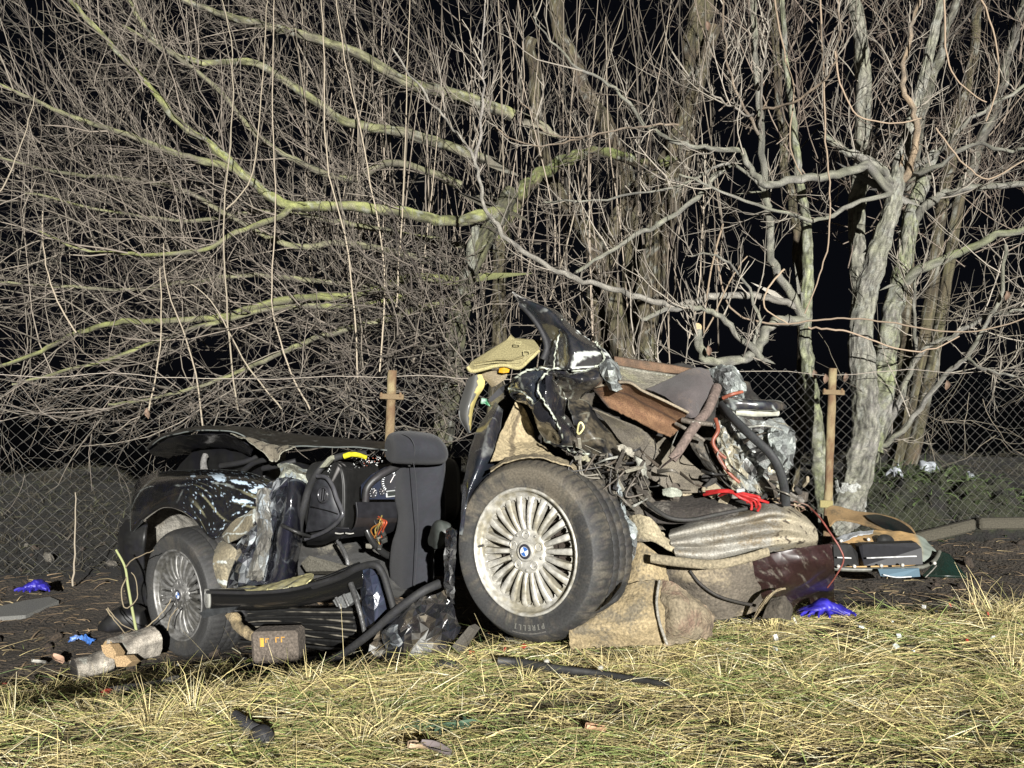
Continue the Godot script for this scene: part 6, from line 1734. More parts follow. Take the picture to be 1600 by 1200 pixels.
	loft(be, [[W(1056, 712, 4.15), Vector3(0.016, 0.008, 0), Vector3(0, 0, 0.016)], [W(1048, 719, 4.14), Vector3(0.024, 0.016, 0), Vector3(0, 0, 0.022)], [W(1041, 724, 4.14), Vector3(0.02, 0.018, 0), Vector3(0, 0, 0.018)], [W(1037, 726, 4.15), Vector3(0.006, 0.006, 0), Vector3(0, 0, 0.008)]], 16, 14, 0.8, flat_col(Color(0.26, 0.19, 0.17), 0.3), 0.004, 15)
	obj("arm_bush", be, M.dirty, car)
	pipe("cross_rod", line_w(v3([[1066, 656, 4.26], [1085, 660, 4.24], [1112, 663, 4.26]])), 0.010, 0.008, Color(0.22, 0.19, 0.16), M.metal)
	pipe("cross_rod", line_w(v3([[1056, 662, 4.28], [1075, 672, 4.24], [1100, 688, 4.26]])), 0.007, 0.006, Color(0.30, 0.27, 0.23), M.metal)
	# fibre boards of the boot lining
	sh("boot_lining", net_w(rows([
		[[895, 636, 4.50], [940, 655, 4.48], [985, 672, 4.46], [1040, 684, 4.44]],
		[[920, 660, 4.48], [965, 684, 4.44], [1010, 694, 4.42], [1060, 704, 4.42]],
		[[950, 690, 4.46], [990, 712, 4.42], [1030, 724, 4.40], [1085, 728, 4.40]],
		[[990, 724, 4.44], [1020, 744, 4.40], [1060, 752, 4.38], [1128, 758, 4.40]],
		[[1040, 762, 4.4], [1060, 770, 4.38], [1090, 770, 4.36], [1130, 766, 4.38]]])), 60, 60, 0.012, 3, 0.008, flat_col(Color(0.25, 0.215, 0.16), 0.28, Color(0.14, 0.12, 0.09), 0.3), M.board, 0.1)
	sh("boot_lining", net_w(rows([
		[[926, 640, 4.40], [960, 652, 4.36], [996, 668, 4.33], [1010, 676, 4.33]],
		[[950, 664, 4.40], [978, 676, 4.37], [1008, 690, 4.34], [1030, 700, 4.34]],
		[[978, 700, 4.38], [1000, 712, 4.35], [1018, 720, 4.34], [1036, 728, 4.34]],
		[[1005, 740, 4.36], [1022, 752, 4.33], [1040, 762, 4.32], [1056, 768, 4.32]]])), 40, 50, 0.012, 4, 0.006, flat_col(Color(0.20, 0.175, 0.14), 0.3, Color(0.32, 0.28, 0.2), 0.25), M.board, 0.12)
	sh("dark_flap", net_w(rows([
		[[1072, 680, 4.36], [1092, 686, 4.34], [1104, 700, 4.36]],
		[[1084, 702, 4.34], [1104, 712, 4.30], [1118, 726, 4.34]],
		[[1100, 726, 4.34], [1122, 738, 4.30], [1136, 750, 4.34]],
		[[1126, 750, 4.34], [1140, 760, 4.30], [1146, 764, 4.34]]])), 30, 40, 0.012, 5, 0.005, flat_col(Color(0.09, 0.085, 0.075), 0.4, Color(0.2, 0.17, 0.13), 0.3), M.dirty, 0.2)
	# crushed pale metal of the tail
	var tailp := pick([Color(0.10, 0.10, 0.10), Color(0.26, 0.27, 0.27), Color(0.40, 0.43, 0.42), Color(0.50, 0.54, 0.52), Color(0.66, 0.70, 0.66)], 8.0)
	var tailq := pick([Color(0.05, 0.05, 0.05), Color(0.22, 0.21, 0.20), Color(0.42, 0.44, 0.43), Color(0.52, 0.55, 0.53), Color(0.54, 0.49, 0.37), Color(0.68, 0.64, 0.50)], 8.0)
	shd("crushed_tail", net_w(rows([
		[[1105, 578, 4.62], [1125, 570, 4.60], [1145, 570, 4.62], [1160, 588, 4.68]],
		[[1112, 592, 4.54], [1130, 584, 4.50], [1150, 586, 4.54], [1166, 604, 4.62]],
		[[1118, 610, 4.54], [1134, 604, 4.48], [1150, 606, 4.52], [1164, 622, 4.62]],
		[[1124, 632, 4.56], [1138, 626, 4.52], [1152, 626, 4.56], [1164, 634, 4.62]]])), 11, 11, 0.034, tailp, M.metal, 0.8)
	shd("crushed_tail", net_w(rows([
		[[1118, 636, 4.46], [1136, 634, 4.42], [1160, 650, 4.44], [1190, 656, 4.48], [1222, 650, 4.56]],
		[[1116, 662, 4.40], [1140, 660, 4.34], [1166, 672, 4.36], [1200, 676, 4.42], [1236, 668, 4.5]],
		[[1118, 690, 4.36], [1142, 690, 4.30], [1170, 698, 4.32], [1206, 702, 4.38], [1242, 694, 4.46]],
		[[1124, 716, 4.34], [1146, 718, 4.28], [1172, 724, 4.30], [1206, 728, 4.36], [1240, 722, 4.44]],
		[[1130, 742, 4.34], [1150, 746, 4.28], [1174, 752, 4.30], [1204, 754, 4.36], [1230, 748, 4.44]],
		[[1142, 766, 4.34], [1158, 772, 4.30], [1180, 776, 4.32], [1204, 776, 4.38], [1226, 770, 4.44]]])), 18, 19, 0.040, tailq, M.metal, 0.7)
	shd("crushed_tail", net_w(rows([
		[[1200, 668, 4.36], [1218, 660, 4.34], [1236, 668, 4.42]],
		[[1196, 690, 4.34], [1222, 682, 4.30], [1243, 676, 4.4]],
		[[1204, 712, 4.34], [1226, 708, 4.30], [1243, 706, 4.38]],
		[[1212, 734, 4.36], [1228, 736, 4.32], [1238, 730, 4.4]]])), 7, 10, 0.026, tailp, M.metal, 0.8)
	var cl := MB.new()
	for i in 46:
		var px := rng.randf_range(1040, 1262)
		var p := W(px, rng.randf_range(742, 806), rng.randf_range(4.30, 4.52))
		cl.box(Transform3D(Basis.from_euler(Vector3(rng.randf() * 3, rng.randf() * 3, rng.randf() * 3)), p), Vector3(rng.randf_range(0.02, 0.09), rng.randf_range(0.008, 0.035), rng.randf_range(0.01, 0.05)), 0.004, [Color(0.12, 0.10, 0.08), Color(0.25, 0.23, 0.2), Color(0.05, 0.045, 0.04), Color(0.42, 0.36, 0.25)][i % 4])
	obj("metal_scraps", cl, M.dirty, car, "stuff")
	# tail lamp bar
	bm = MB.new()
	loft(bm, [[W(1126, 632, 4.46), Vector3(0, 0.008, 0), Vector3(0, 0, 0.02)], [W(1138, 632, 4.42), Vector3(0, 0.018, 0), Vector3(0, 0, 0.04)], [W(1180, 632, 4.42), Vector3(0, 0.022, 0), Vector3(0, 0, 0.05)], [W(1212, 634, 4.46), Vector3(0, 0.018, 0), Vector3(0, 0, 0.04)], [W(1227, 636, 4.50), Vector3(0, 0.008, 0), Vector3(0, 0, 0.02)]], 18, 40, 0.7, paint_col(0.5, 0.25, Color(0.02, 0.022, 0.028), PRIMER, 0.02), 0.01, 8)
	obj("lamp_bar", bm, M.gloss, car)
	bm = MB.new()
	bm.tube(smooth(line_w(v3([[1150, 643, 4.42], [1180, 646, 4.42], [1216, 645, 4.48]])), 6), 0.014, 0.012, 8, Color(0.50, 0.50, 0.42), 0.6)
	obj("lamp_rim", bm, M.plastic, car)
	pipe("black_seal_strip", line_w(v3([[1127, 634, 4.40], [1140, 648, 4.30], [1162, 670, 4.22], [1186, 692, 4.18], [1204, 710, 4.16], [1216, 730, 4.16], [1224, 755, 4.18], [1228, 788, 4.22]])), 0.018, 0.017, Color(0.045, 0.047, 0.05), M.rubber, 0.7, 14)
	# red cable bundle
	var red := Color(0.55, 0.03, 0.03)
	for i in 7:
		var o := rng.randfn() * 3.0
		pipe("red_cable", line_w(v3([[1100 + i * 4, 770 + o, 4.26], [1125 + i * 2, 767 + o * 0.5, 4.2], [1142, 768 + o * 0.3, 4.18], [1156 + i * 2, 774 + o, 4.16], [1170 + i * 3 + rng.randfn() * 4, 781 + o * 1.6, 4.14 + rng.randf() * 0.03], [1180 + rng.randfn() * 9, 791 + o * 2.0 + rng.randfn() * 2, 4.17]])), 0.0055, 0.0048, tone(red, rng.randf_range(0.7, 1.1)), M.plastic, 1.0, 8)
	bm = MB.new()
	bm.box(Transform3D(Basis(Vector3.BACK, 0.15), W(1157, 766, 4.15)), Vector3(0.03, 0.013, 0.014), 0.003, Color(0.45, 0.45, 0.44))
	obj("cable_clip", bm, M.plastic, car)
	for q in [[[1118, 655, 4.30], [1122, 672, 4.26], [1114, 690, 4.25], [1122, 706, 4.24], [1134, 716, 4.24]], [[1112, 690, 4.26], [1126, 720, 4.24], [1140, 740, 4.23], [1156, 754, 4.22]], [[1130, 622, 4.5], [1144, 616, 4.48], [1160, 612, 4.5]]]:
		pipe("red_hose", line_w(v3(q)), 0.008, 0.006, Color(0.32, 0.10, 0.06), M.plastic, 1.0, 8)
	pipe("thin_red_wire", line_w(v3([[1262, 790, 4.5], [1280, 808, 4.42], [1298, 834, 4.36], [1312, 856, 4.34], [1318, 876, 4.34], [1306, 900, 4.36], [1293, 918, 4.4]])), 0.004, 0.003, Color(0.30, 0.09, 0.07), M.plastic, 1.0, 6)
	for i in 14:
		var px := rng.randf_range(1190, 1262)
		pipe("tail_wire", line_w(v3([[px, 772 + rng.randf() * 10, 4.42], [px + rng.randfn() * 14, 780 + rng.randf() * 8, 4.36], [px + rng.randf_range(5, 26), 786 + rng.randf() * 8, 4.34], [px + rng.randf_range(14, 44), 796 + rng.randf() * 12, 4.4]])), 0.003, 0.0025, [Color(0.2, 0.12, 0.09), Color(0.34, 0.27, 0.18), Color(0.06, 0.05, 0.05)][i % 3], M.plastic, 1.0, 5)
	# metal clutter between wheel and boot
	var clut := flat_col(Color(0.13, 0.12, 0.105), 0.5, Color(0.36, 0.34, 0.26), 0.32)
	shd("crushed_inner_wing", net_w(rows([
		[[880, 700, 4.36], [920, 708, 4.32], [960, 716, 4.32], [1000, 716, 4.38]],
		[[900, 726, 4.32], [935, 730, 4.26], [970, 738, 4.26], [1008, 742, 4.34]],
		[[924, 756, 4.30], [950, 760, 4.24], [980, 766, 4.24], [1020, 770, 4.32]],
		[[946, 790, 4.30], [966, 794, 4.26], [990, 796, 4.26], [1030, 796, 4.32]],
		[[960, 830, 4.30], [975, 832, 4.27], [1000, 832, 4.28], [1040, 828, 4.32]]])), 17, 20, 0.042, pick([Color(0.03, 0.028, 0.025), Color(0.07, 0.062, 0.05), Color(0.12, 0.105, 0.085), Color(0.19, 0.165, 0.13), Color(0.40, 0.38, 0.30)], 6.0), M.dirty, 0.6)
	sh("pale_scrap", net_w(rows([[[962, 696, 4.24], [976, 694, 4.22], [990, 706, 4.24]], [[966, 706, 4.22], [978, 708, 4.2], [990, 716, 4.22]]])), 16, 12, 0.014, 16, 0.004, flat_col(Color(0.62, 0.58, 0.48), 0.2), M.board, 0.5)
	sh("pale_scrap", net_w(rows([[[900, 712, 4.22], [912, 710, 4.2], [924, 716, 4.22]], [[902, 720, 4.2], [912, 720, 4.18], [922, 722, 4.2]]])), 16, 12, 0.01, 16, 0.004, flat_col(Color(0.55, 0.52, 0.36), 0.2), M.board, 0.5)
	sh("pale_scrap", net_w(rows([[[992, 712, 4.24], [1004, 716, 4.22], [1010, 732, 4.24]], [[996, 730, 4.22], [1004, 740, 4.2], [1010, 748, 4.22]]])), 16, 12, 0.014, 16, 0.004, flat_col(Color(0.60, 0.60, 0.52), 0.2), M.board, 0.5)
	sh("pale_scrap", net_w(rows([[[1034, 764, 4.2], [1050, 762, 4.18], [1068, 768, 4.2]], [[1036, 774, 4.18], [1050, 776, 4.16], [1064, 776, 4.18]]])), 16, 12, 0.008, 16, 0.004, flat_col(Color(0.55, 0.58, 0.48), 0.2), M.board, 0.4)
	shd("torn_pale_strip", net_w(rows([
		[[956, 752, 4.22], [962, 748, 4.2], [968, 752, 4.22]],
		[[966, 780, 4.22], [971, 778, 4.18], [976, 780, 4.22]],
		[[970, 806, 4.22], [976, 804, 4.17], [982, 808, 4.22]],
		[[974, 822, 4.22], [984, 818, 4.16], [996, 822, 4.22]],
		[[976, 838, 4.22], [988, 836, 4.17], [998, 838, 4.22]],
		[[986, 862, 4.22], [990, 862, 4.19], [994, 864, 4.22]],
		[[976, 888, 4.22], [980, 890, 4.2], [984, 892, 4.22]]])), 3, 22, 0.012, pick([Color(0.10, 0.10, 0.10), Color(0.3, 0.32, 0.33), Color(0.46, 0.51, 0.52), Color(0.60, 0.66, 0.66)], 9.0), M.paint_dusty, 0.7)
	for i in 9:
		var px := rng.randf_range(905, 1000)
		pipe("torn_wire", line_w(v3([[px, 706 + (px - 905) * 0.25 + rng.randfn() * 10, 4.2], [px + rng.randfn() * 14, 722 + (px - 905) * 0.4 + rng.randfn() * 10, 4.17], [px + rng.randfn() * 20 + 6, 742 + (px - 905) * 0.5 + rng.randfn() * 12, 4.18]])), 0.004, 0.003, [Color(0.05, 0.045, 0.04), Color(0.22, 0.2, 0.16), Color(0.12, 0.1, 0.08)][i % 3], M.plastic, 1.0, 5)
	var sc := MB.new()
	for i in 46:
		var px := rng.randf_range(890, 1010)
		var p := W(px, 706 + (px - 890) * 0.42 + rng.randfn() * 14, rng.randf_range(4.17, 4.26))
		sc.box(Transform3D(Basis.from_euler(Vector3(rng.randf() * 3, rng.randf() * 3, rng.randf() * 3)), p), Vector3(rng.randf_range(0.02, 0.09), rng.randf_range(0.003, 0.018), rng.randf_range(0.0015, 0.004)), 0.0005, [Color(0.10, 0.09, 0.075), Color(0.22, 0.20, 0.165), Color(0.04, 0.038, 0.035), Color(0.32, 0.30, 0.24), Color(0.03, 0.03, 0.035)][i % 5])
	obj("torn_fragments", sc, M.paint_dusty, car, "stuff")
	for i in 26:
		var px := rng.randf_range(905, 1235)
		var py := rng.randf_range(640, 780) if px > 1100 else rng.randf_range(690, 790)
		var a := rng.randf() * TAU
		var l := rng.randf_range(12, 34)
		pipe("torn_ribbon", line_w(v3([[px - cos(a) * l, py - sin(a) * l * 0.7, rng.randf_range(4.22, 4.3)], [px + rng.randfn() * 5, py + rng.randfn() * 5, rng.randf_range(4.16, 4.22)], [px + cos(a) * l, py + sin(a) * l * 0.7, rng.randf_range(4.22, 4.3)]])), rng.randf_range(0.004, 0.009), 0.002, [Color(0.05, 0.05, 0.05), Color(0.22, 0.2, 0.17), Color(0.4, 0.4, 0.36), Color(0.12, 0.1, 0.08)][i % 4], M.paint_dusty, 0.25, 6)
	# floor pan and muffler
	sh("floor_pan", net_w(rows([
		[[1000, 780, 4.34], [1040, 778, 4.36], [1090, 776, 4.38], [1150, 778, 4.4], [1210, 782, 4.42]],
		[[1006, 796, 4.26], [1044, 794, 4.24], [1094, 792, 4.26], [1150, 794, 4.28], [1210, 796, 4.32]],
		[[1016, 816, 4.22], [1050, 818, 4.20], [1096, 814, 4.20], [1150, 806, 4.22], [1210, 800, 4.28]]])), 60, 26, 0.012, 5, 0.004, flat_col(Color(0.045, 0.038, 0.033), 0.5, Color(0.24, 0.22, 0.19), 0.22), M.dirty)
	pipe("rubber_edge", line_w(v3([[1012, 786, 4.2], [1030, 800, 4.16], [1050, 810, 4.14], [1080, 812, 4.14], [1120, 804, 4.16], [1170, 794, 4.2]])), 0.008, 0.007, Color(0.04, 0.038, 0.036), M.rubber)
	var mc := flat_col(Color(0.46, 0.445, 0.40), 0.2, Color(0.27, 0.22, 0.15), 0.3)
	var mcol := func(p: Vector3, u: float, v: float, r: float) -> Color:
		var c: Color = mc.call(p, u, v, r)
		c = c.lerp(Color(0.24, 0.20, 0.14), 0.4 * smoothstep(0.5, 0.95, r) * smoothstep(-0.2, 0.2, nlo.get_noise_3d(p.x * 6, p.y * 6, p.z * 6)))
		var mudk := smoothstep(0.62, 0.74, u + 0.16 * nlo.get_noise_3d(p.x * 9, p.y * 9, p.z * 9))
		c = c.lerp(Color(0.50, 0.44, 0.32), mudk * 0.9)
		return c.lerp(Color(0.10, 0.08, 0.06), mudk * smoothstep(0.28, 0.4, nhi.get_noise_3d(p.x * 0.9, p.y * 0.9, p.z * 0.9)))
	var mo := sh("muffler", net_w(rows([
		[[1048, 828, 4.28], [1100, 812, 4.26], [1155, 800, 4.26], [1204, 789, 4.28], [1240, 794, 4.32], [1266, 814, 4.36]],
		[[1045, 836, 4.19], [1100, 823, 4.175], [1155, 811, 4.165], [1206, 801, 4.17], [1244, 806, 4.22], [1274, 824, 4.30]],
		[[1046, 842, 4.20], [1100, 832, 4.185], [1155, 822, 4.18], [1206, 812, 4.20], [1246, 817, 4.22], [1277, 831, 4.30]],
		[[1048, 849, 4.16], [1100, 843, 4.14], [1155, 835, 4.13], [1206, 827, 4.15], [1246, 830, 4.19], [1278, 838, 4.30]],
		[[1050, 856, 4.19], [1102, 854, 4.17], [1155, 847, 4.17], [1206, 841, 4.19], [1246, 840, 4.22], [1278, 844, 4.30]],
		[[1054, 864, 4.15], [1104, 868, 4.14], [1158, 860, 4.145], [1206, 853, 4.17], [1246, 848, 4.22], [1277, 848, 4.32]],
		[[1060, 874, 4.21], [1110, 882, 4.19], [1160, 874, 4.21], [1208, 864, 4.25], [1246, 856, 4.29], [1276, 852, 4.35]]])), 100, 70, 0.013, 3.2, 0.004, mcol, M.galv, 0.10)
	var mf := MB.new()
	loft(mf, [[W(1056, 850, 4.28), Vector3(0.01, 0.03, 0), Vector3(0, 0, 0.04)], [W(1120, 844, 4.28), Vector3(0.01, 0.07, 0), Vector3(0, 0, 0.1)], [W(1200, 830, 4.3), Vector3(0.01, 0.07, 0), Vector3(0, 0, 0.1)], [W(1262, 832, 4.36), Vector3(0.01, 0.03, 0), Vector3(0, 0, 0.05)]], 24, 24, 0.8, mc, 0.01, 5)
	obj("muffler_core", mf, M.galv, car)
	part_label(mo, "dusty ribbed exhaust muffler")
	pipe("floor_rail", line_w(v3([[1018, 872, 4.14], [1060, 878, 4.10], [1116, 882, 4.09], [1160, 874, 4.11], [1200, 862, 4.14]])), 0.017, 0.016, Color(0.33, 0.28, 0.19), M.dirty, 0.7, 12)
	sh("torn_tan_plate", net_w(rows([
		[[985, 806, 4.26], [1000, 804, 4.22], [1018, 810, 4.20], [1030, 822, 4.2]],
		[[990, 828, 4.24], [1010, 826, 4.18], [1034, 836, 4.17], [1050, 846, 4.18]],
		[[996, 846, 4.22], [1020, 848, 4.17], [1042, 858, 4.16], [1058, 866, 4.18]]])), 44, 34, 0.016, 7, 0.004, flat_col(Color(0.42, 0.36, 0.24), 0.3, Color(0.16, 0.14, 0.11), 0.25), M.dirty, 0.3)
	# mud caked floor members at the bottom
	var mudc := flat_col(Color(0.42, 0.33, 0.19), 0.32, Color(0.20, 0.17, 0.12), 0.34)
	sh("muddy_floor_plate", net_w(rows([
		[[978, 838, 4.30], [1000, 846, 4.26], [1020, 860, 4.24], [1040, 878, 4.26]],
		[[974, 870, 4.28], [1000, 876, 4.22], [1022, 886, 4.2], [1044, 900, 4.26]],
		[[966, 906, 4.26], [996, 908, 4.18], [1020, 916, 4.18], [1042, 926, 4.26]],
		[[940, 940, 4.22], [980, 944, 4.12], [1014, 948, 4.12], [1040, 950, 4.2]]])), 50, 60, 0.018, 5, 0.005, mudc, M.dirty, 0.15)
	sh("muddy_sill", net_w(rows([
		[[940, 930, 4.20], [968, 916, 4.18], [1002, 908, 4.16], [1037, 906, 4.17]],
		[[912, 956, 4.14], [950, 946, 4.11], [1000, 938, 4.09], [1037, 938, 4.11]],
		[[892, 980, 4.11], [942, 970, 4.07], [1000, 964, 4.05], [1038, 966, 4.08]],
		[[890, 990, 4.10], [942, 982, 4.06], [1000, 976, 4.045], [1039, 978, 4.07]],
		[[892, 1014, 4.12], [944, 1012, 4.10], [1000, 1008, 4.09], [1042, 1010, 4.10]]])), 80, 60, 0.026, 4.5, 0.006, mudc, M.dirty, 0.2)
	sh("muddy_joint", net_w(rows([
		[[1035, 906, 4.17], [1058, 914, 4.13], [1076, 926, 4.15], [1090, 934, 4.20]],
		[[1035, 940, 4.11], [1062, 938, 4.06], [1084, 946, 4.10], [1108, 960, 4.18]],
		[[1037, 972, 4.08], [1060, 976, 4.05], [1084, 980, 4.10], [1107, 978, 4.18]],
		[[1040, 1010, 4.11], [1060, 1008, 4.11], [1082, 1002, 4.13], [1100, 996, 4.18]]])), 50, 60, 0.022, 5.0, 0.006, flat_col(Color(0.34, 0.28, 0.19), 0.3, Color(0.27, 0.18, 0.13), 0.4), M.dirty, 0.3)
	shd("mud_cake", net_w(rows([
		[[1090, 940, 4.2], [1104, 948, 4.18], [1118, 958, 4.24]],
		[[1084, 972, 4.14], [1100, 974, 4.12], [1116, 978, 4.2]],
		[[1086, 1002, 4.16], [1100, 1000, 4.15], [1112, 996, 4.2]]])), 5, 6, 0.02, pick([Color(0.16, 0.12, 0.085), Color(0.25, 0.19, 0.13), Color(0.33, 0.27, 0.18)], 8.0), M.dirty, 0.8)
	pipe("joint_clamp", line_w(v3([[1030, 908, 4.13], [1026, 938, 4.07], [1029, 966, 4.035], [1036, 990, 4.045], [1042, 1006, 4.06]])), 0.005, 0.005, Color(0.40, 0.38, 0.33), M.dirty, 1.0, 8)
	sh("underbody_shield", net_w(rows([
		[[1030, 876, 4.34], [1080, 884, 4.28], [1130, 884, 4.28], [1190, 868, 4.32]],
		[[1034, 904, 4.34], [1084, 908, 4.26], [1136, 908, 4.26], [1196, 896, 4.34]],
		[[1060, 934, 4.34], [1100, 936, 4.28], [1146, 936, 4.3], [1200, 926, 4.4]],
		[[1100, 968, 4.34], [1130, 968, 4.32], [1160, 962, 4.36], [1200, 950, 4.46]]])), 60, 50, 0.016, 4, 0.005, flat_col(Color(0.13, 0.11, 0.085), 0.4, Color(0.34, 0.28, 0.19), 0.3), M.dirty, 0.1)
	pipe("shield_seam", line_w(v3([[1078, 892, 4.26], [1094, 912, 4.24], [1120, 930, 4.24], [1150, 940, 4.26], [1180, 946, 4.3]])), 0.006, 0.006, Color(0.04, 0.035, 0.03), M.rubber, 1.0, 6)
	var maroon := func(p: Vector3, u: float, v: float, r: float) -> Color:
		var s := nlo.get_noise_2d(u * 2.5 + v * 2, v * 5 - u * 9) + 0.3 * nhi.get_noise_2d(u * 0.4 + v * 0.5, v * 0.5 - u * 1.6)
		return Color(0.036, 0.019, 0.018).lerp(Color(0.27, 0.24, 0.20), 0.8 * smoothstep(0.2, 0.9, s - u * 0.25 + 0.1))
	var mp := sh("maroon_bumper_skin", net_w(rows([
		[[1140, 884, 4.36], [1180, 872, 4.30], [1220, 862, 4.28], [1262, 854, 4.30], [1302, 850, 4.36]],
		[[1150, 904, 4.36], [1188, 896, 4.30], [1226, 888, 4.28], [1266, 882, 4.30], [1303, 884, 4.38]],
		[[1170, 924, 4.40], [1200, 920, 4.34], [1234, 918, 4.36], [1270, 916, 4.52], [1303, 918, 4.66]],
		[[1190, 944, 4.46], [1214, 946, 4.48], [1242, 940, 4.80], [1276, 936, 4.95], [1304, 936, 5.02]],
		[[1206, 962, 4.52], [1226, 966, 4.55], [1250, 954, 4.95], [1280, 950, 5.1], [1308, 948, 5.15]]])), 90, 70, 0.022, 3, 0.006, maroon, M.paint_dusty, 0.08)
	part_label(mp, "dusty dark maroon skin below the muffler")
	sh("curled_strip", net_w(rows([
		[[1228, 918, 4.26], [1222, 920, 4.24], [1214, 926, 4.24], [1206, 934, 4.25]],
		[[1212, 922, 4.24], [1204, 928, 4.2], [1198, 938, 4.2], [1192, 948, 4.23]],
		[[1194, 936, 4.25], [1190, 944, 4.22], [1186, 954, 4.22], [1182, 962, 4.25]],
		[[1180, 962, 4.28], [1178, 966, 4.26], [1176, 970, 4.26], [1174, 974, 4.28]]])), 24, 36, 0.010, 6, 0.006, flat_col(Color(0.36, 0.29, 0.18), 0.35), M.dirty, 0.1)
	sh("dark_scoop", net_w(rows([
		[[1206, 936, 4.36], [1224, 930, 4.34], [1232, 936, 4.36], [1240, 948, 4.4]],
		[[1198, 950, 4.34], [1220, 948, 4.3], [1230, 952, 4.32], [1239, 958, 4.38]],
		[[1190, 966, 4.34], [1216, 966, 4.3], [1228, 968, 4.32], [1236, 970, 4.38]]])), 30, 24, 0.012, 6, 0.005, flat_col(Color(0.10, 0.085, 0.065), 0.4, Color(0.33, 0.28, 0.2), 0.3), M.dirty)
	slabpart("flap_of_rubber", line_w(v3([[938, 956, 3.99], [948, 945, 3.99], [968, 925, 4.02], [975, 910, 4.05], [972, 926, 4.04], [962, 940, 4.01]])), Vector3(0.01, 0, -0.015), Color(0.03, 0.03, 0.03), M.rubber)

# ================================================================ loose things
func on_ground(px: float, py: float) -> Vector3:
	var z := 2.4
	while z < 12.0:
		var p := W(px, py, z)
		if p.y <= ground_y(p.x, p.z): return Vector3(p.x, ground_y(p.x, p.z), p.z)
		z += 0.01
	return W(px, py, 6.0)
func gl(l: Array, lift: float) -> PackedVector3Array:
	var o := PackedVector3Array()
	for q in l: o.append(on_ground(q[0], q[1]) + Vector3(0, lift, 0))
	return o

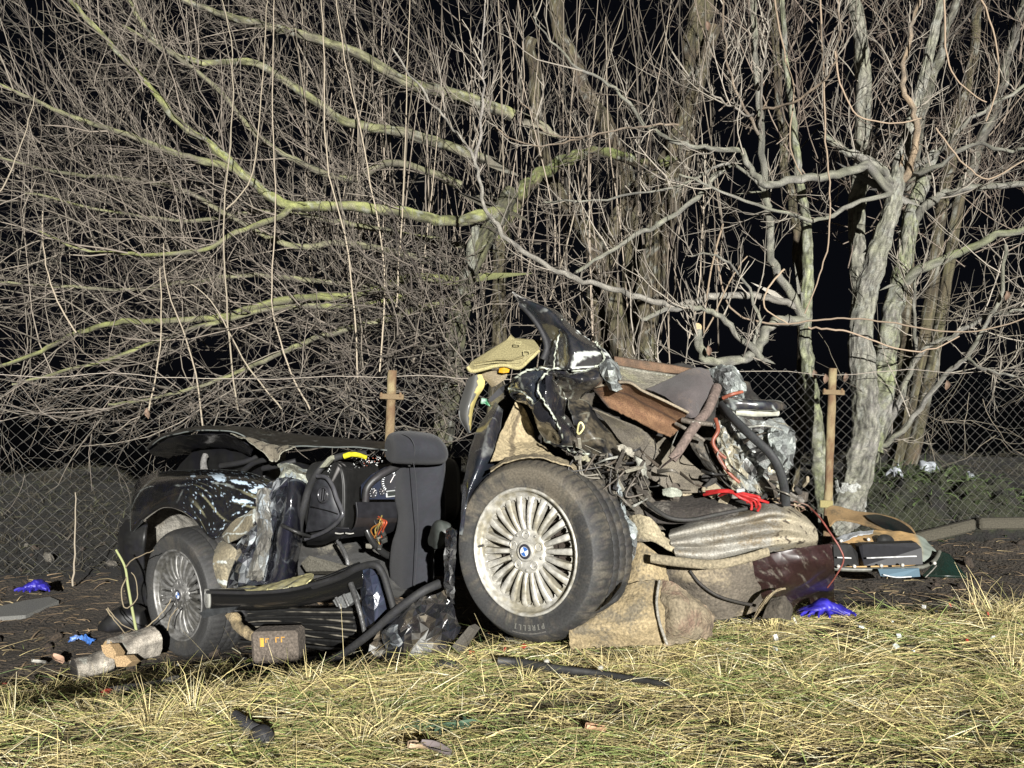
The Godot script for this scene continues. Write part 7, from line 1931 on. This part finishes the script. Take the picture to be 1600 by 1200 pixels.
func build_debris() -> void:
	rng.seed = 55
	# torn door shell with its window frame, lying at the fence
	var d := thing("torn_door", "torn off car door with black pockets and a tan inner shell lying by the fence", "car door", on_ground(1390, 885))
	var keep := car
	car = d
	var tanc := flat_col(Color(0.40, 0.26, 0.12), 0.25, Color(0.18, 0.13, 0.07), 0.25)
	sh("inner_shell", net_w(rows([
		[[1300, 842, 7.6], [1330, 832, 7.6], [1370, 828, 7.6], [1420, 832, 7.55], [1446, 842, 7.5]],
		[[1300, 854, 7.45], [1330, 848, 7.45], [1370, 844, 7.45], [1424, 846, 7.42], [1458, 856, 7.4]],
		[[1300, 868, 7.35], [1330, 866, 7.35], [1370, 864, 7.35], [1424, 864, 7.32], [1466, 868, 7.3]],
		[[1300, 890, 7.25], [1330, 892, 7.25], [1370, 892, 7.25], [1420, 890, 7.22], [1462, 882, 7.22]]])), 50, 30, 0.012, 5, 0.006, func(p: Vector3, u: float, v: float, r: float) -> Color:
			var c: Color = tanc.call(p, u, v, r)
			return c.lerp(Color(0.20, 0.23, 0.20), smoothstep(0.78, 0.86, u)), M.gloss)
	sh("window_frame", net_w(rows([
		[[1290, 796, 7.9], [1304, 790, 7.9], [1340, 798, 7.88], [1390, 806, 7.82], [1420, 820, 7.7], [1432, 836, 7.6]],
		[[1292, 806, 7.86], [1306, 800, 7.86], [1338, 806, 7.84], [1380, 816, 7.76], [1404, 828, 7.66], [1414, 838, 7.56]],
		[[1296, 822, 7.8], [1308, 812, 7.8], [1336, 814, 7.78], [1366, 824, 7.7], [1390, 834, 7.6], [1396, 840, 7.54]]])), 60, 20, 0.008, 5, 0.012, tanc, M.board)
	sh("window_pane", net_w(rows([
		[[1350, 805, 7.82], [1372, 804, 7.82], [1400, 812, 7.76], [1420, 824, 7.66], [1430, 835, 7.58]],
		[[1362, 814, 7.74], [1382, 816, 7.72], [1402, 824, 7.66], [1416, 832, 7.6], [1426, 837, 7.56]],
		[[1386, 828, 7.66], [1396, 832, 7.64], [1406, 835, 7.6], [1414, 837, 7.58], [1420, 838, 7.56]]])), 30, 16, 0.0, 5, 0.006, flat_col(Color(0.008, 0.009, 0.011), 0.1), M.gloss)
	slabpart("door_pocket", line_w(v3([[1302, 851, 7.28], [1330, 852, 7.28], [1340, 864, 7.26], [1342, 884, 7.2], [1304, 886, 7.2]])), Vector3(0, 0, -0.09), Color(0.016, 0.016, 0.018), M.plastic)
	slabpart("door_pocket", line_w(v3([[1342, 854, 7.24], [1348, 851, 7.26], [1432, 848, 7.24], [1440, 856, 7.22], [1442, 882, 7.18], [1350, 884, 7.18]])), Vector3(0, 0, -0.09), Color(0.014, 0.014, 0.016), M.plastic)
	for q in [[1308, 871, 1330, 872, 7.2], [1354, 872, 1432, 869, 7.17]]:
		pipe("chrome_line", line_w(v3([[q[0], q[1], q[4]], [(q[0] + q[2]) / 2.0, (q[1] + q[3]) / 2.0, q[4]], [q[2], q[3], q[4]]])), 0.005, 0.005, Color(0.6, 0.6, 0.6), M.plastic, 1.0, 6)
	pipe("lower_rail", line_w(v3([[1302, 888, 7.16], [1340, 890, 7.14], [1390, 889, 7.13], [1440, 886, 7.15], [1460, 876, 7.2], [1468, 862, 7.28]])), 0.014, 0.012, Color(0.13, 0.13, 0.11), M.plastic)
	for q in [[1310, 885], [1335, 885], [1377, 884], [1410, 883], [1460, 880], [1357, 843], [1314, 845], [1390, 840]]:
		var mb := MB.new()
		mb.lathe(Transform3D(Basis.IDENTITY, W(q[0], q[1], 7.12 if q[1] > 870 else 7.42)), [Vector2(0.011, -0.01), Vector2(0.011, 0.004), Vector2(0.006, 0.009), Vector2(0, 0.009)], 14, flat_col(Color(0.62, 0.60, 0.55), 0.1))
		obj("clip", mb, M.plastic, d)
	var sp := MB.new()
	sp.lathe(Transform3D(Basis(Vector3.RIGHT, -0.9), W(1384, 846, 7.38)), [Vector2(0.055, -0.01), Vector2(0.05, 0.01), Vector2(0.02, -0.005), Vector2(0, -0.005)], 30, flat_col(Color(0.03, 0.03, 0.03), 0.2))
	obj("speaker", sp, M.plastic, d)
	sh("silver_sheath", net_w(rows([[[1304, 842, 7.5], [1330, 832, 7.48], [1364, 828, 7.5]], [[1306, 850, 7.44], [1332, 840, 7.42], [1364, 832, 7.46]]])), 30, 10, 0.010, 8, 0.004, flat_col(Color(0.42, 0.44, 0.46), 0.3), M.paint_dusty, 0.2)
	slabpart("marker_plate", line_w(v3([[1372, 889, 7.05], [1436, 888, 7.05], [1438, 901, 7.0], [1404, 903, 7.0], [1376, 900, 7.0]])), Vector3(0, 0, -0.02), Color(0.10, 0.15, 0.19), M.gloss)
	pipe("plate_edge", line_w(v3([[1380, 898, 6.99], [1400, 902, 6.985], [1424, 901, 6.985]])), 0.004, 0.004, Color(0.55, 0.57, 0.58), M.plastic, 1.0, 6)
	sh("green_glass_corner", net_w(rows([
		[[1464, 860, 7.3], [1474, 862, 7.28], [1484, 866, 7.27]],
		[[1458, 880, 7.2], [1476, 880, 7.16], [1496, 882, 7.16]],
		[[1442, 898, 7.1], [1476, 900, 7.06], [1511, 901, 7.06]]])), 20, 16, 0.0, 4, 0.012, flat_col(Color(0.010, 0.020, 0.016), 0.2), M.gloss)
	pipe("bent_wire", line_w(v3([[1463, 884, 7.1], [1456, 892, 7.05], [1446, 902, 7.0]])), 0.004, 0.003, Color(0.4, 0.38, 0.34), M.metal, 1.0, 6)
	car = keep
	# nitrile gloves
	var gl_spec := [[[1286, 974], 0.10, "crumpled bright blue glove under the maroon bumper skin"], [[56, 945], 0.075, "crumpled blue glove on the pale board at the left edge"]]
	for q in gl_spec:
		var p := on_ground(q[0][0], q[0][1]) + Vector3(0, 0.035, 0)
		var s: float = q[1]
		if q[0][0] < 100: p += Vector3(0, 0.035, 0.0)
		var g := thing("blue_glove", q[2], "glove", p, "")
		var gc := flat_col(Color(0.035, 0.028, 0.38), 0.35)
		var keep2 := car
		car = g
		var mb := MB.new()
		loft(mb, [[p + Vector3(-s * 1.0, 0.008, 0.01), Vector3(0, 0.006, 0), Vector3(0, 0, 0.03)], [p + Vector3(-s * 0.4, 0.02, 0), Vector3(0, 0.02, 0), Vector3(0, 0, 0.045)], [p + Vector3(s * 0.1, 0.03, -0.01), Vector3(0, 0.028, 0), Vector3(0, 0, 0.05)], [p + Vector3(s * 0.6, 0.02, 0), Vector3(0, 0.02, 0), Vector3(0, 0, 0.04)], [p + Vector3(s * 0.95, 0.01, 0.01), Vector3(0, 0.01, 0), Vector3(0, 0, 0.03)]], 40, 60, 0.8, gc, 0.013, 14)
		obj("palm", mb, M.plastic, g)
		for k in 5:
			var a := -2.6 + k * 0.35 if k < 4 else 0.4
			var st := p + Vector3(cos(a) * s * 0.7, 0.014, -sin(a) * s * 0.25 + 0.02)
			pipe("finger", PackedVector3Array([st, st + Vector3(cos(a) * 0.03, 0.004, 0.02), st + Vector3(cos(a) * 0.05, -0.004, 0.035 + k * 0.004)]), 0.009, 0.006, Color(0.035, 0.028, 0.38), M.plastic, 0.7, 8)
		car = keep2
	# pale board at the left
	var bp := gl([[-20, 972], [40, 968], [92, 946], [78, 940], [40, 944], [-20, 958]], 0.02)
	var mb := MB.new()
	slab(mb, bp, Vector3(0, -0.022, 0), Color(0.20, 0.20, 0.19))
	tag(obj("pale_board", mb, M.board), "pale grey board on the soil at the left edge under a blue glove", "board")
	# blue wrapper
	var wp := on_ground(126, 1010)
	mb = MB.new()
	sheet(mb, [[wp + Vector3(-0.06, 0.02, -0.03), wp + Vector3(0, 0.04, -0.03), wp + Vector3(0.06, 0.02, -0.03)], [wp + Vector3(-0.05, 0.015, 0.02), wp + Vector3(0, 0.03, 0.02), wp + Vector3(0.055, 0.015, 0.02)]], 24, 16, 0.02, 18, 0.001, flat_col(Color(0.05, 0.14, 0.42), 0.3, Color(0.6, 0.65, 0.7), 0.3), 0.4)
	tag(obj("blue_wrapper", mb, M.gloss), "small crumpled blue and white wrapper on the soil behind the logs", "wrapper")
	# logs
	var bark := mossy(Color(0.44, 0.40, 0.34), Color(0.2, 0.17, 0.14), 0.35)
	var l1 := on_ground(150, 1058)
	var logs := [["birch log with a dark sawn end lying at the left of the pair", [W(116, 1046, l1.length() * 0.0 + 5.02), W(140, 1040, 5.06), W(172, 1030, 5.12)], 0.043, Color(0.03, 0.025, 0.02), Color(0.40, 0.28, 0.14)],
		["thicker pale log with a notch touching the front wheel", [W(172, 1022, 5.16), W(200, 1014, 5.22), W(240, 1002, 5.32)], 0.062, Color(0.52, 0.36, 0.18), Color(0.3, 0.24, 0.16)]]
	for q in logs:
		var pts: Array = q[1]
		var g := thing("cut_log", q[0], "log", pts[0])
		mb = MB.new()
		var lift := Vector3.ZERO
		var ps := PackedVector3Array()
		for p in pts: ps.append(Vector3(p.x, maxf(p.y, ground_y(p.x, p.z) + (q[2] as float) * 0.85), p.z))
		branch(mb, smooth(ps, 6), q[2], q[2] * 1.02, bark, 22)
		obj("bark", mb, M.bark, g)
		for e in 2:
			var a := ps[0] if e == 0 else ps[2]
			var b := (ps[0] - ps[1]).normalized() if e == 0 else (ps[2] - ps[1]).normalized()
			mb = MB.new()
			mb.tube(PackedVector3Array([a, a + b * 0.004]), q[2] * 0.96, q[2] * 0.94, 20, q[3] if e == 0 else q[4])
			obj("sawn_end", mb, M.wood, g)
	var cut := thing("split_wedge", "orange freshly split wood wedge between the two logs", "wood", on_ground(172, 1034))
	var cp := on_ground(176, 1030)
	mb = MB.new()
	var fx := W(178, 1020, 5.0)
	for q in [[[158, 1008], [172, 1006], [182, 1020], [178, 1030], [166, 1026], [160, 1018]], [[178, 1026], [196, 1024], [206, 1034], [196, 1042], [182, 1042]]]:
		var pl := PackedVector3Array()
		for e in q: pl.append(W(e[0], e[1], 5.02))
		slab(mb, pl, Vector3(0.02, -0.01, -0.05), Color(0.42, 0.29, 0.15))
	obj("split_faces", mb, M.wood, cut)
	# weathered stick with red end on the grass
	var stick := thing("grey_stick", "grey weathered stick with a red end lying in the front grass at the left", "stick", on_ground(220, 1112))
	mb = MB.new()
	branch(mb, smooth(gl([[172, 1112], [200, 1106], [232, 1100], [262, 1092], [280, 1086]], 0.06), 5), 0.020, 0.014, mossy(Color(0.26, 0.25, 0.24), Color(0.15, 0.14, 0.13), 0.5), 12)
	obj("wood", mb, M.bark, stick)
	mb = MB.new()
	mb.tube(smooth(gl([[160, 1114], [166, 1114], [172, 1112]], 0.055), 4), 0.014, 0.018, 10, Color(0.50, 0.07, 0.05))
	obj("red_end", mb, M.plastic, stick)
	# wooden block with worn orange print
	var bc := on_ground(432, 1034)
	var bz := -bc.z
	bz = 4.78
	var block := thing("worn_block", "worn brown block with faded orange print under the ribbed trim", "block", Vector3(W(432, 1030, bz).x, ground_y(W(432, 1030, bz).x, -bz), -bz))
	mb = MB.new()
	var bt := Transform3D(Basis(Vector3.UP, -0.12) * Basis(Vector3.BACK, 0.06), W(431, 1012, bz) + Vector3(0, 0, -0.06))
	mb.box(bt, Vector3(0.19, 0.125, 0.12), 0.012, Color(0.15, 0.125, 0.10))
	obj("body", mb, M.dirty, block)
	for k in 5:
		var o: float = -0.052 + k * 0.022 + rng.randf() * 0.006
		if k == 2: continue
		mb = MB.new()
		mb.box(bt * Transform3D(Basis.IDENTITY, Vector3(o, 0.034 + k * 0.0015, 0.0605)), Vector3(0.016 if k else 0.012, 0.004, 0.002), 0.0005, Color(0.36, 0.19, 0.035))
		mb.box(bt * Transform3D(Basis.IDENTITY, Vector3(o - 0.006, 0.028 if k else 0.024, 0.0607)), Vector3(0.005, 0.016 if k else 0.032, 0.002), 0.0005, Color(0.36, 0.19, 0.035))
		obj("orange_stroke", mb, M.print, block)
	mb = MB.new()
	mb.box(bt * Transform3D(Basis.IDENTITY, Vector3(-0.048, 0.022, 0.0605)), Vector3(0.016, 0.034, 0.002), 0.0005, Color(0.45, 0.25, 0.03))
	obj("orange_stroke", mb, M.print, block)
	# sawn stick end below the sill
	var pg := thing("stick_end", "short broken stick end poking out between the front tyre and the worn block", "stick", W(380, 990, 5.0))
	mb = MB.new()
	branch(mb, smooth(PackedVector3Array([W(366, 964, 5.1), W(372, 978, 5.05), W(384, 988, 4.98), W(394, 994, 4.95)]), 5), 0.026, 0.018, mossy(Color(0.32, 0.26, 0.17), Color(0.4, 0.3, 0.15), 0.5), 12)
	obj("wood", mb, M.bark, pg)
	# ribbed rubber boot
	var boot := thing("ribbed_boot", "black ribbed rubber boot with a round end lying in the front straw", "rubber boot", on_ground(395, 1160))
	mb = MB.new()
	var bl := smooth(gl([[368, 1134], [380, 1146], [392, 1158], [404, 1166]], 0.03), 10)
	for k in bl.size() - 1:
		var rr := lerpf(0.010, 0.024, float(k) / bl.size())
		mb.tube(PackedVector3Array([bl[k], bl[k].lerp(bl[k + 1], 0.5), bl[k + 1]]), rr * (1.2 if k % 2 else 0.85), rr * (0.85 if k % 2 else 1.2), 14, Color(0.03, 0.03, 0.032), 1.0, false)
	obj("bellows", mb, M.rubber, boot)
	mb = MB.new()
	var eb := on_ground(408, 1172) + Vector3(0, 0.03, 0)
	mb.lathe(Transform3D(Basis(Vector3.UP, -0.5), eb), [Vector2(0.0, 0.018), Vector2(0.02, 0.018), Vector2(0.032, 0.012), Vector2(0.034, -0.012), Vector2(0.028, -0.022), Vector2(0.0, -0.022)], 24, flat_col(Color(0.028, 0.028, 0.032), 0.2))
	obj("round_end", mb, M.rubber, boot)
	# trim strip and its clips
	var strip := thing("trim_strip", "long black trim strip with two pale clips lying in the straw", "trim strip", on_ground(910, 1070))
	mb = MB.new()
	mb.tube(smooth(gl([[778, 1054], [810, 1056], [850, 1063], [890, 1068], [940, 1074], [990, 1082], [1046, 1091]], 0.04), 5), 0.017, 0.009, 10, Color(0.028, 0.028, 0.031), 0.6)
	obj("strip", mb, M.plastic, strip)
	for q in [[854, 1056], [938, 1067]]:
		mb = MB.new()
		mb.box(Transform3D(Basis.from_euler(Vector3(0.3, 0.4, 0.2)), on_ground(q[0], q[1]) + Vector3(0, 0.045, 0)), Vector3(0.018, 0.014, 0.014), 0.004, Color(0.52, 0.50, 0.44))
		obj("clip", mb, M.plastic, strip)
	mb = MB.new()
	mb.tube(smooth(gl([[376, 1054], [420, 1050], [470, 1046], [520, 1036]], 0.03), 5), 0.014, 0.016, 10, Color(0.03, 0.03, 0.032))
	tag(obj("black_rubber_strip", mb, M.rubber), "black rubber strip snaking through the grass in front of the worn block", "rubber strip")
	mb = MB.new()
	loft(mb, [[on_ground(676, 1052) + Vector3(0, 0.02, 0), Vector3(0, 0.006, 0), Vector3(0, 0, 0.02)], [on_ground(692, 1052) + Vector3(0, 0.03, 0), Vector3(0, 0.012, 0), Vector3(0, 0, 0.035)], [on_ground(724, 1054) + Vector3(0, 0.02, 0), Vector3(0, 0.006, 0), Vector3(0, 0, 0.02)]], 16, 14, 0.7, flat_col(Color(0.07, 0.07, 0.075), 0.3), 0.006, 10)
	tag(obj("grey_shard", mb, M.plastic), "dark grey plastic shard in the straw left of the long trim strip", "shard")
	# stones and fallen leaves in the straw
	for q in [[930, 1163, Color(0.42, 0.25, 0.15), "orange brown dead leaf in the straw right of the centre"], [655, 1192, Color(0.45, 0.33, 0.22), "tan dead leaf at the bottom edge"], [680, 1196, Color(0.12, 0.10, 0.10), "dark dead leaf beside the tan one at the bottom edge"], [90, 1046, Color(0.36, 0.23, 0.16), "reddish dead leaf on the soil left of the logs"], [60, 1050, Color(0.32, 0.31, 0.28), "grey dead leaf at the far left on the soil"]]:
		var p := on_ground(q[0], q[1]) + Vector3(0, 0.035, 0)
		mb = MB.new()
		var yaw := rng.randf() * 3
		var bs := Basis(Vector3.UP, yaw) * Basis(Vector3.RIGHT, 0.3)
		var net := []
		for r in 5:
			var v := r / 4.0
			var w := 0.024 * sin(PI * clampf(v * 0.9 + 0.06, 0, 1))
			net.append([p + bs * Vector3(-w, 0.012, 0.08 * (v - 0.5)), p + bs * Vector3(0, 0.0, 0.08 * (v - 0.5)), p + bs * Vector3(w, 0.014, 0.08 * (v - 0.5))])
		sheet(mb, net, 8, 10, 0.004, 20, 0.001, flat_col(q[2], 0.35))
		tag(obj("fallen_leaf", mb, M.straw), q[3], "leaf")
	# green weed
	mb = MB.new()
	var wd := on_ground(690, 1150)
	for i in 40:
		var a := rng.randf() * TAU
		blade(mb, wd + Vector3(rng.randfn() * 0.035, 0.02, rng.randfn() * 0.035), Vector3(cos(a), 0.5, sin(a)), rng.randf_range(0.04, 0.08), 0.014, 0.35, Color(0.045, 0.085, 0.05), Color(0.06, 0.11, 0.07))
	tag(obj("green_weed", mb, M.straw), "dark green leafy weed in the straw at the bottom centre", "weed")
	# green sapling before the front wheel
	var sap := thing("green_sapling", "thin green sapling with curling twigs in front of the front wheel", "sapling", on_ground(218, 1010))
	mb = MB.new()
	var g1 := Color(0.22, 0.24, 0.11)
	mb.tube(smooth(line_w(v3([[216, 1000, 5.45], [208, 960, 5.45], [200, 915, 5.45], [195, 885, 5.45], [181, 859, 5.45]])), 5), 0.007, 0.005, 7, g1)
	obj("stem", mb, M.twig, sap)
	for l in [[[196, 888, 5.45], [205, 876, 5.4], [222, 868, 5.35], [240, 860, 5.3]], [[198, 900, 5.45], [190, 925, 5.4], [196, 950, 5.4], [214, 935, 5.38], [212, 905, 5.4], [205, 895, 5.4]], [[214, 990, 5.45], [235, 975, 5.4], [255, 955, 5.38], [268, 935, 5.38]], [[262, 985, 5.3], [266, 965, 5.3], [278, 950, 5.3]], [[168, 950, 5.5], [190, 975, 5.45], [222, 990, 5.4]], [[166, 952, 5.5], [178, 968, 5.5], [200, 995, 5.45]]]:
		mb = MB.new()
		mb.tube(smooth(line_w(v3(l)), 5, 0.001), 0.0035, 0.002, 5, tone(Color(0.22, 0.18, 0.12), rng.randf_range(0.7, 1.3)))
		obj("twig", mb, M.twig, sap)
	# low dark scrap under the bumper
	mb = MB.new()
	var dp := on_ground(190, 985)
	loft(mb, [[dp + Vector3(-0.1, 0.02, 0), Vector3(0, 0.02, 0), Vector3(0, 0, 0.05)], [dp + Vector3(0, 0.06, 0), Vector3(0, 0.06, 0), Vector3(0, 0, 0.1)], [dp + Vector3(0.12, 0.05, 0), Vector3(0, 0.05, 0), Vector3(0, 0, 0.08)]], 16, 14, 0.7, flat_col(Color(0.016, 0.016, 0.018), 0.2), 0.02, 8)
	tag(obj("dark_scrap", mb, M.plastic), "black plastic scrap on the soil under the front bumper", "scrap")

	# crumbs of glass and plastic strewn round the wreck
	mb = MB.new()
	for i in 170:
		var z := -rng.randf_range(4.1, 6.2)
		var x := rng.randf_range(-2.3, 2.4)
		var r := rng.randf_range(0.003, 0.011)
		mb.box(Transform3D(Basis.from_euler(Vector3(rng.randf() * 3, rng.randf() * 3, 0)), Vector3(x, ground_y(x, z) + 0.02 + r, z)), Vector3(r * 2, r * 0.7, r * rng.randf_range(0.8, 2.5)), r * 0.1, [Color(0.45, 0.5, 0.48), Color(0.02, 0.02, 0.022), Color(0.5, 0.5, 0.48), Color(0.015, 0.015, 0.017), Color(0.30, 0.04, 0.03)][i % 5])
	tag(obj("glass_and_plastic_crumbs", mb, M.gloss, null, "stuff"), "tiny crumbs of glass and plastic strewn over the straw and soil", "fragments")
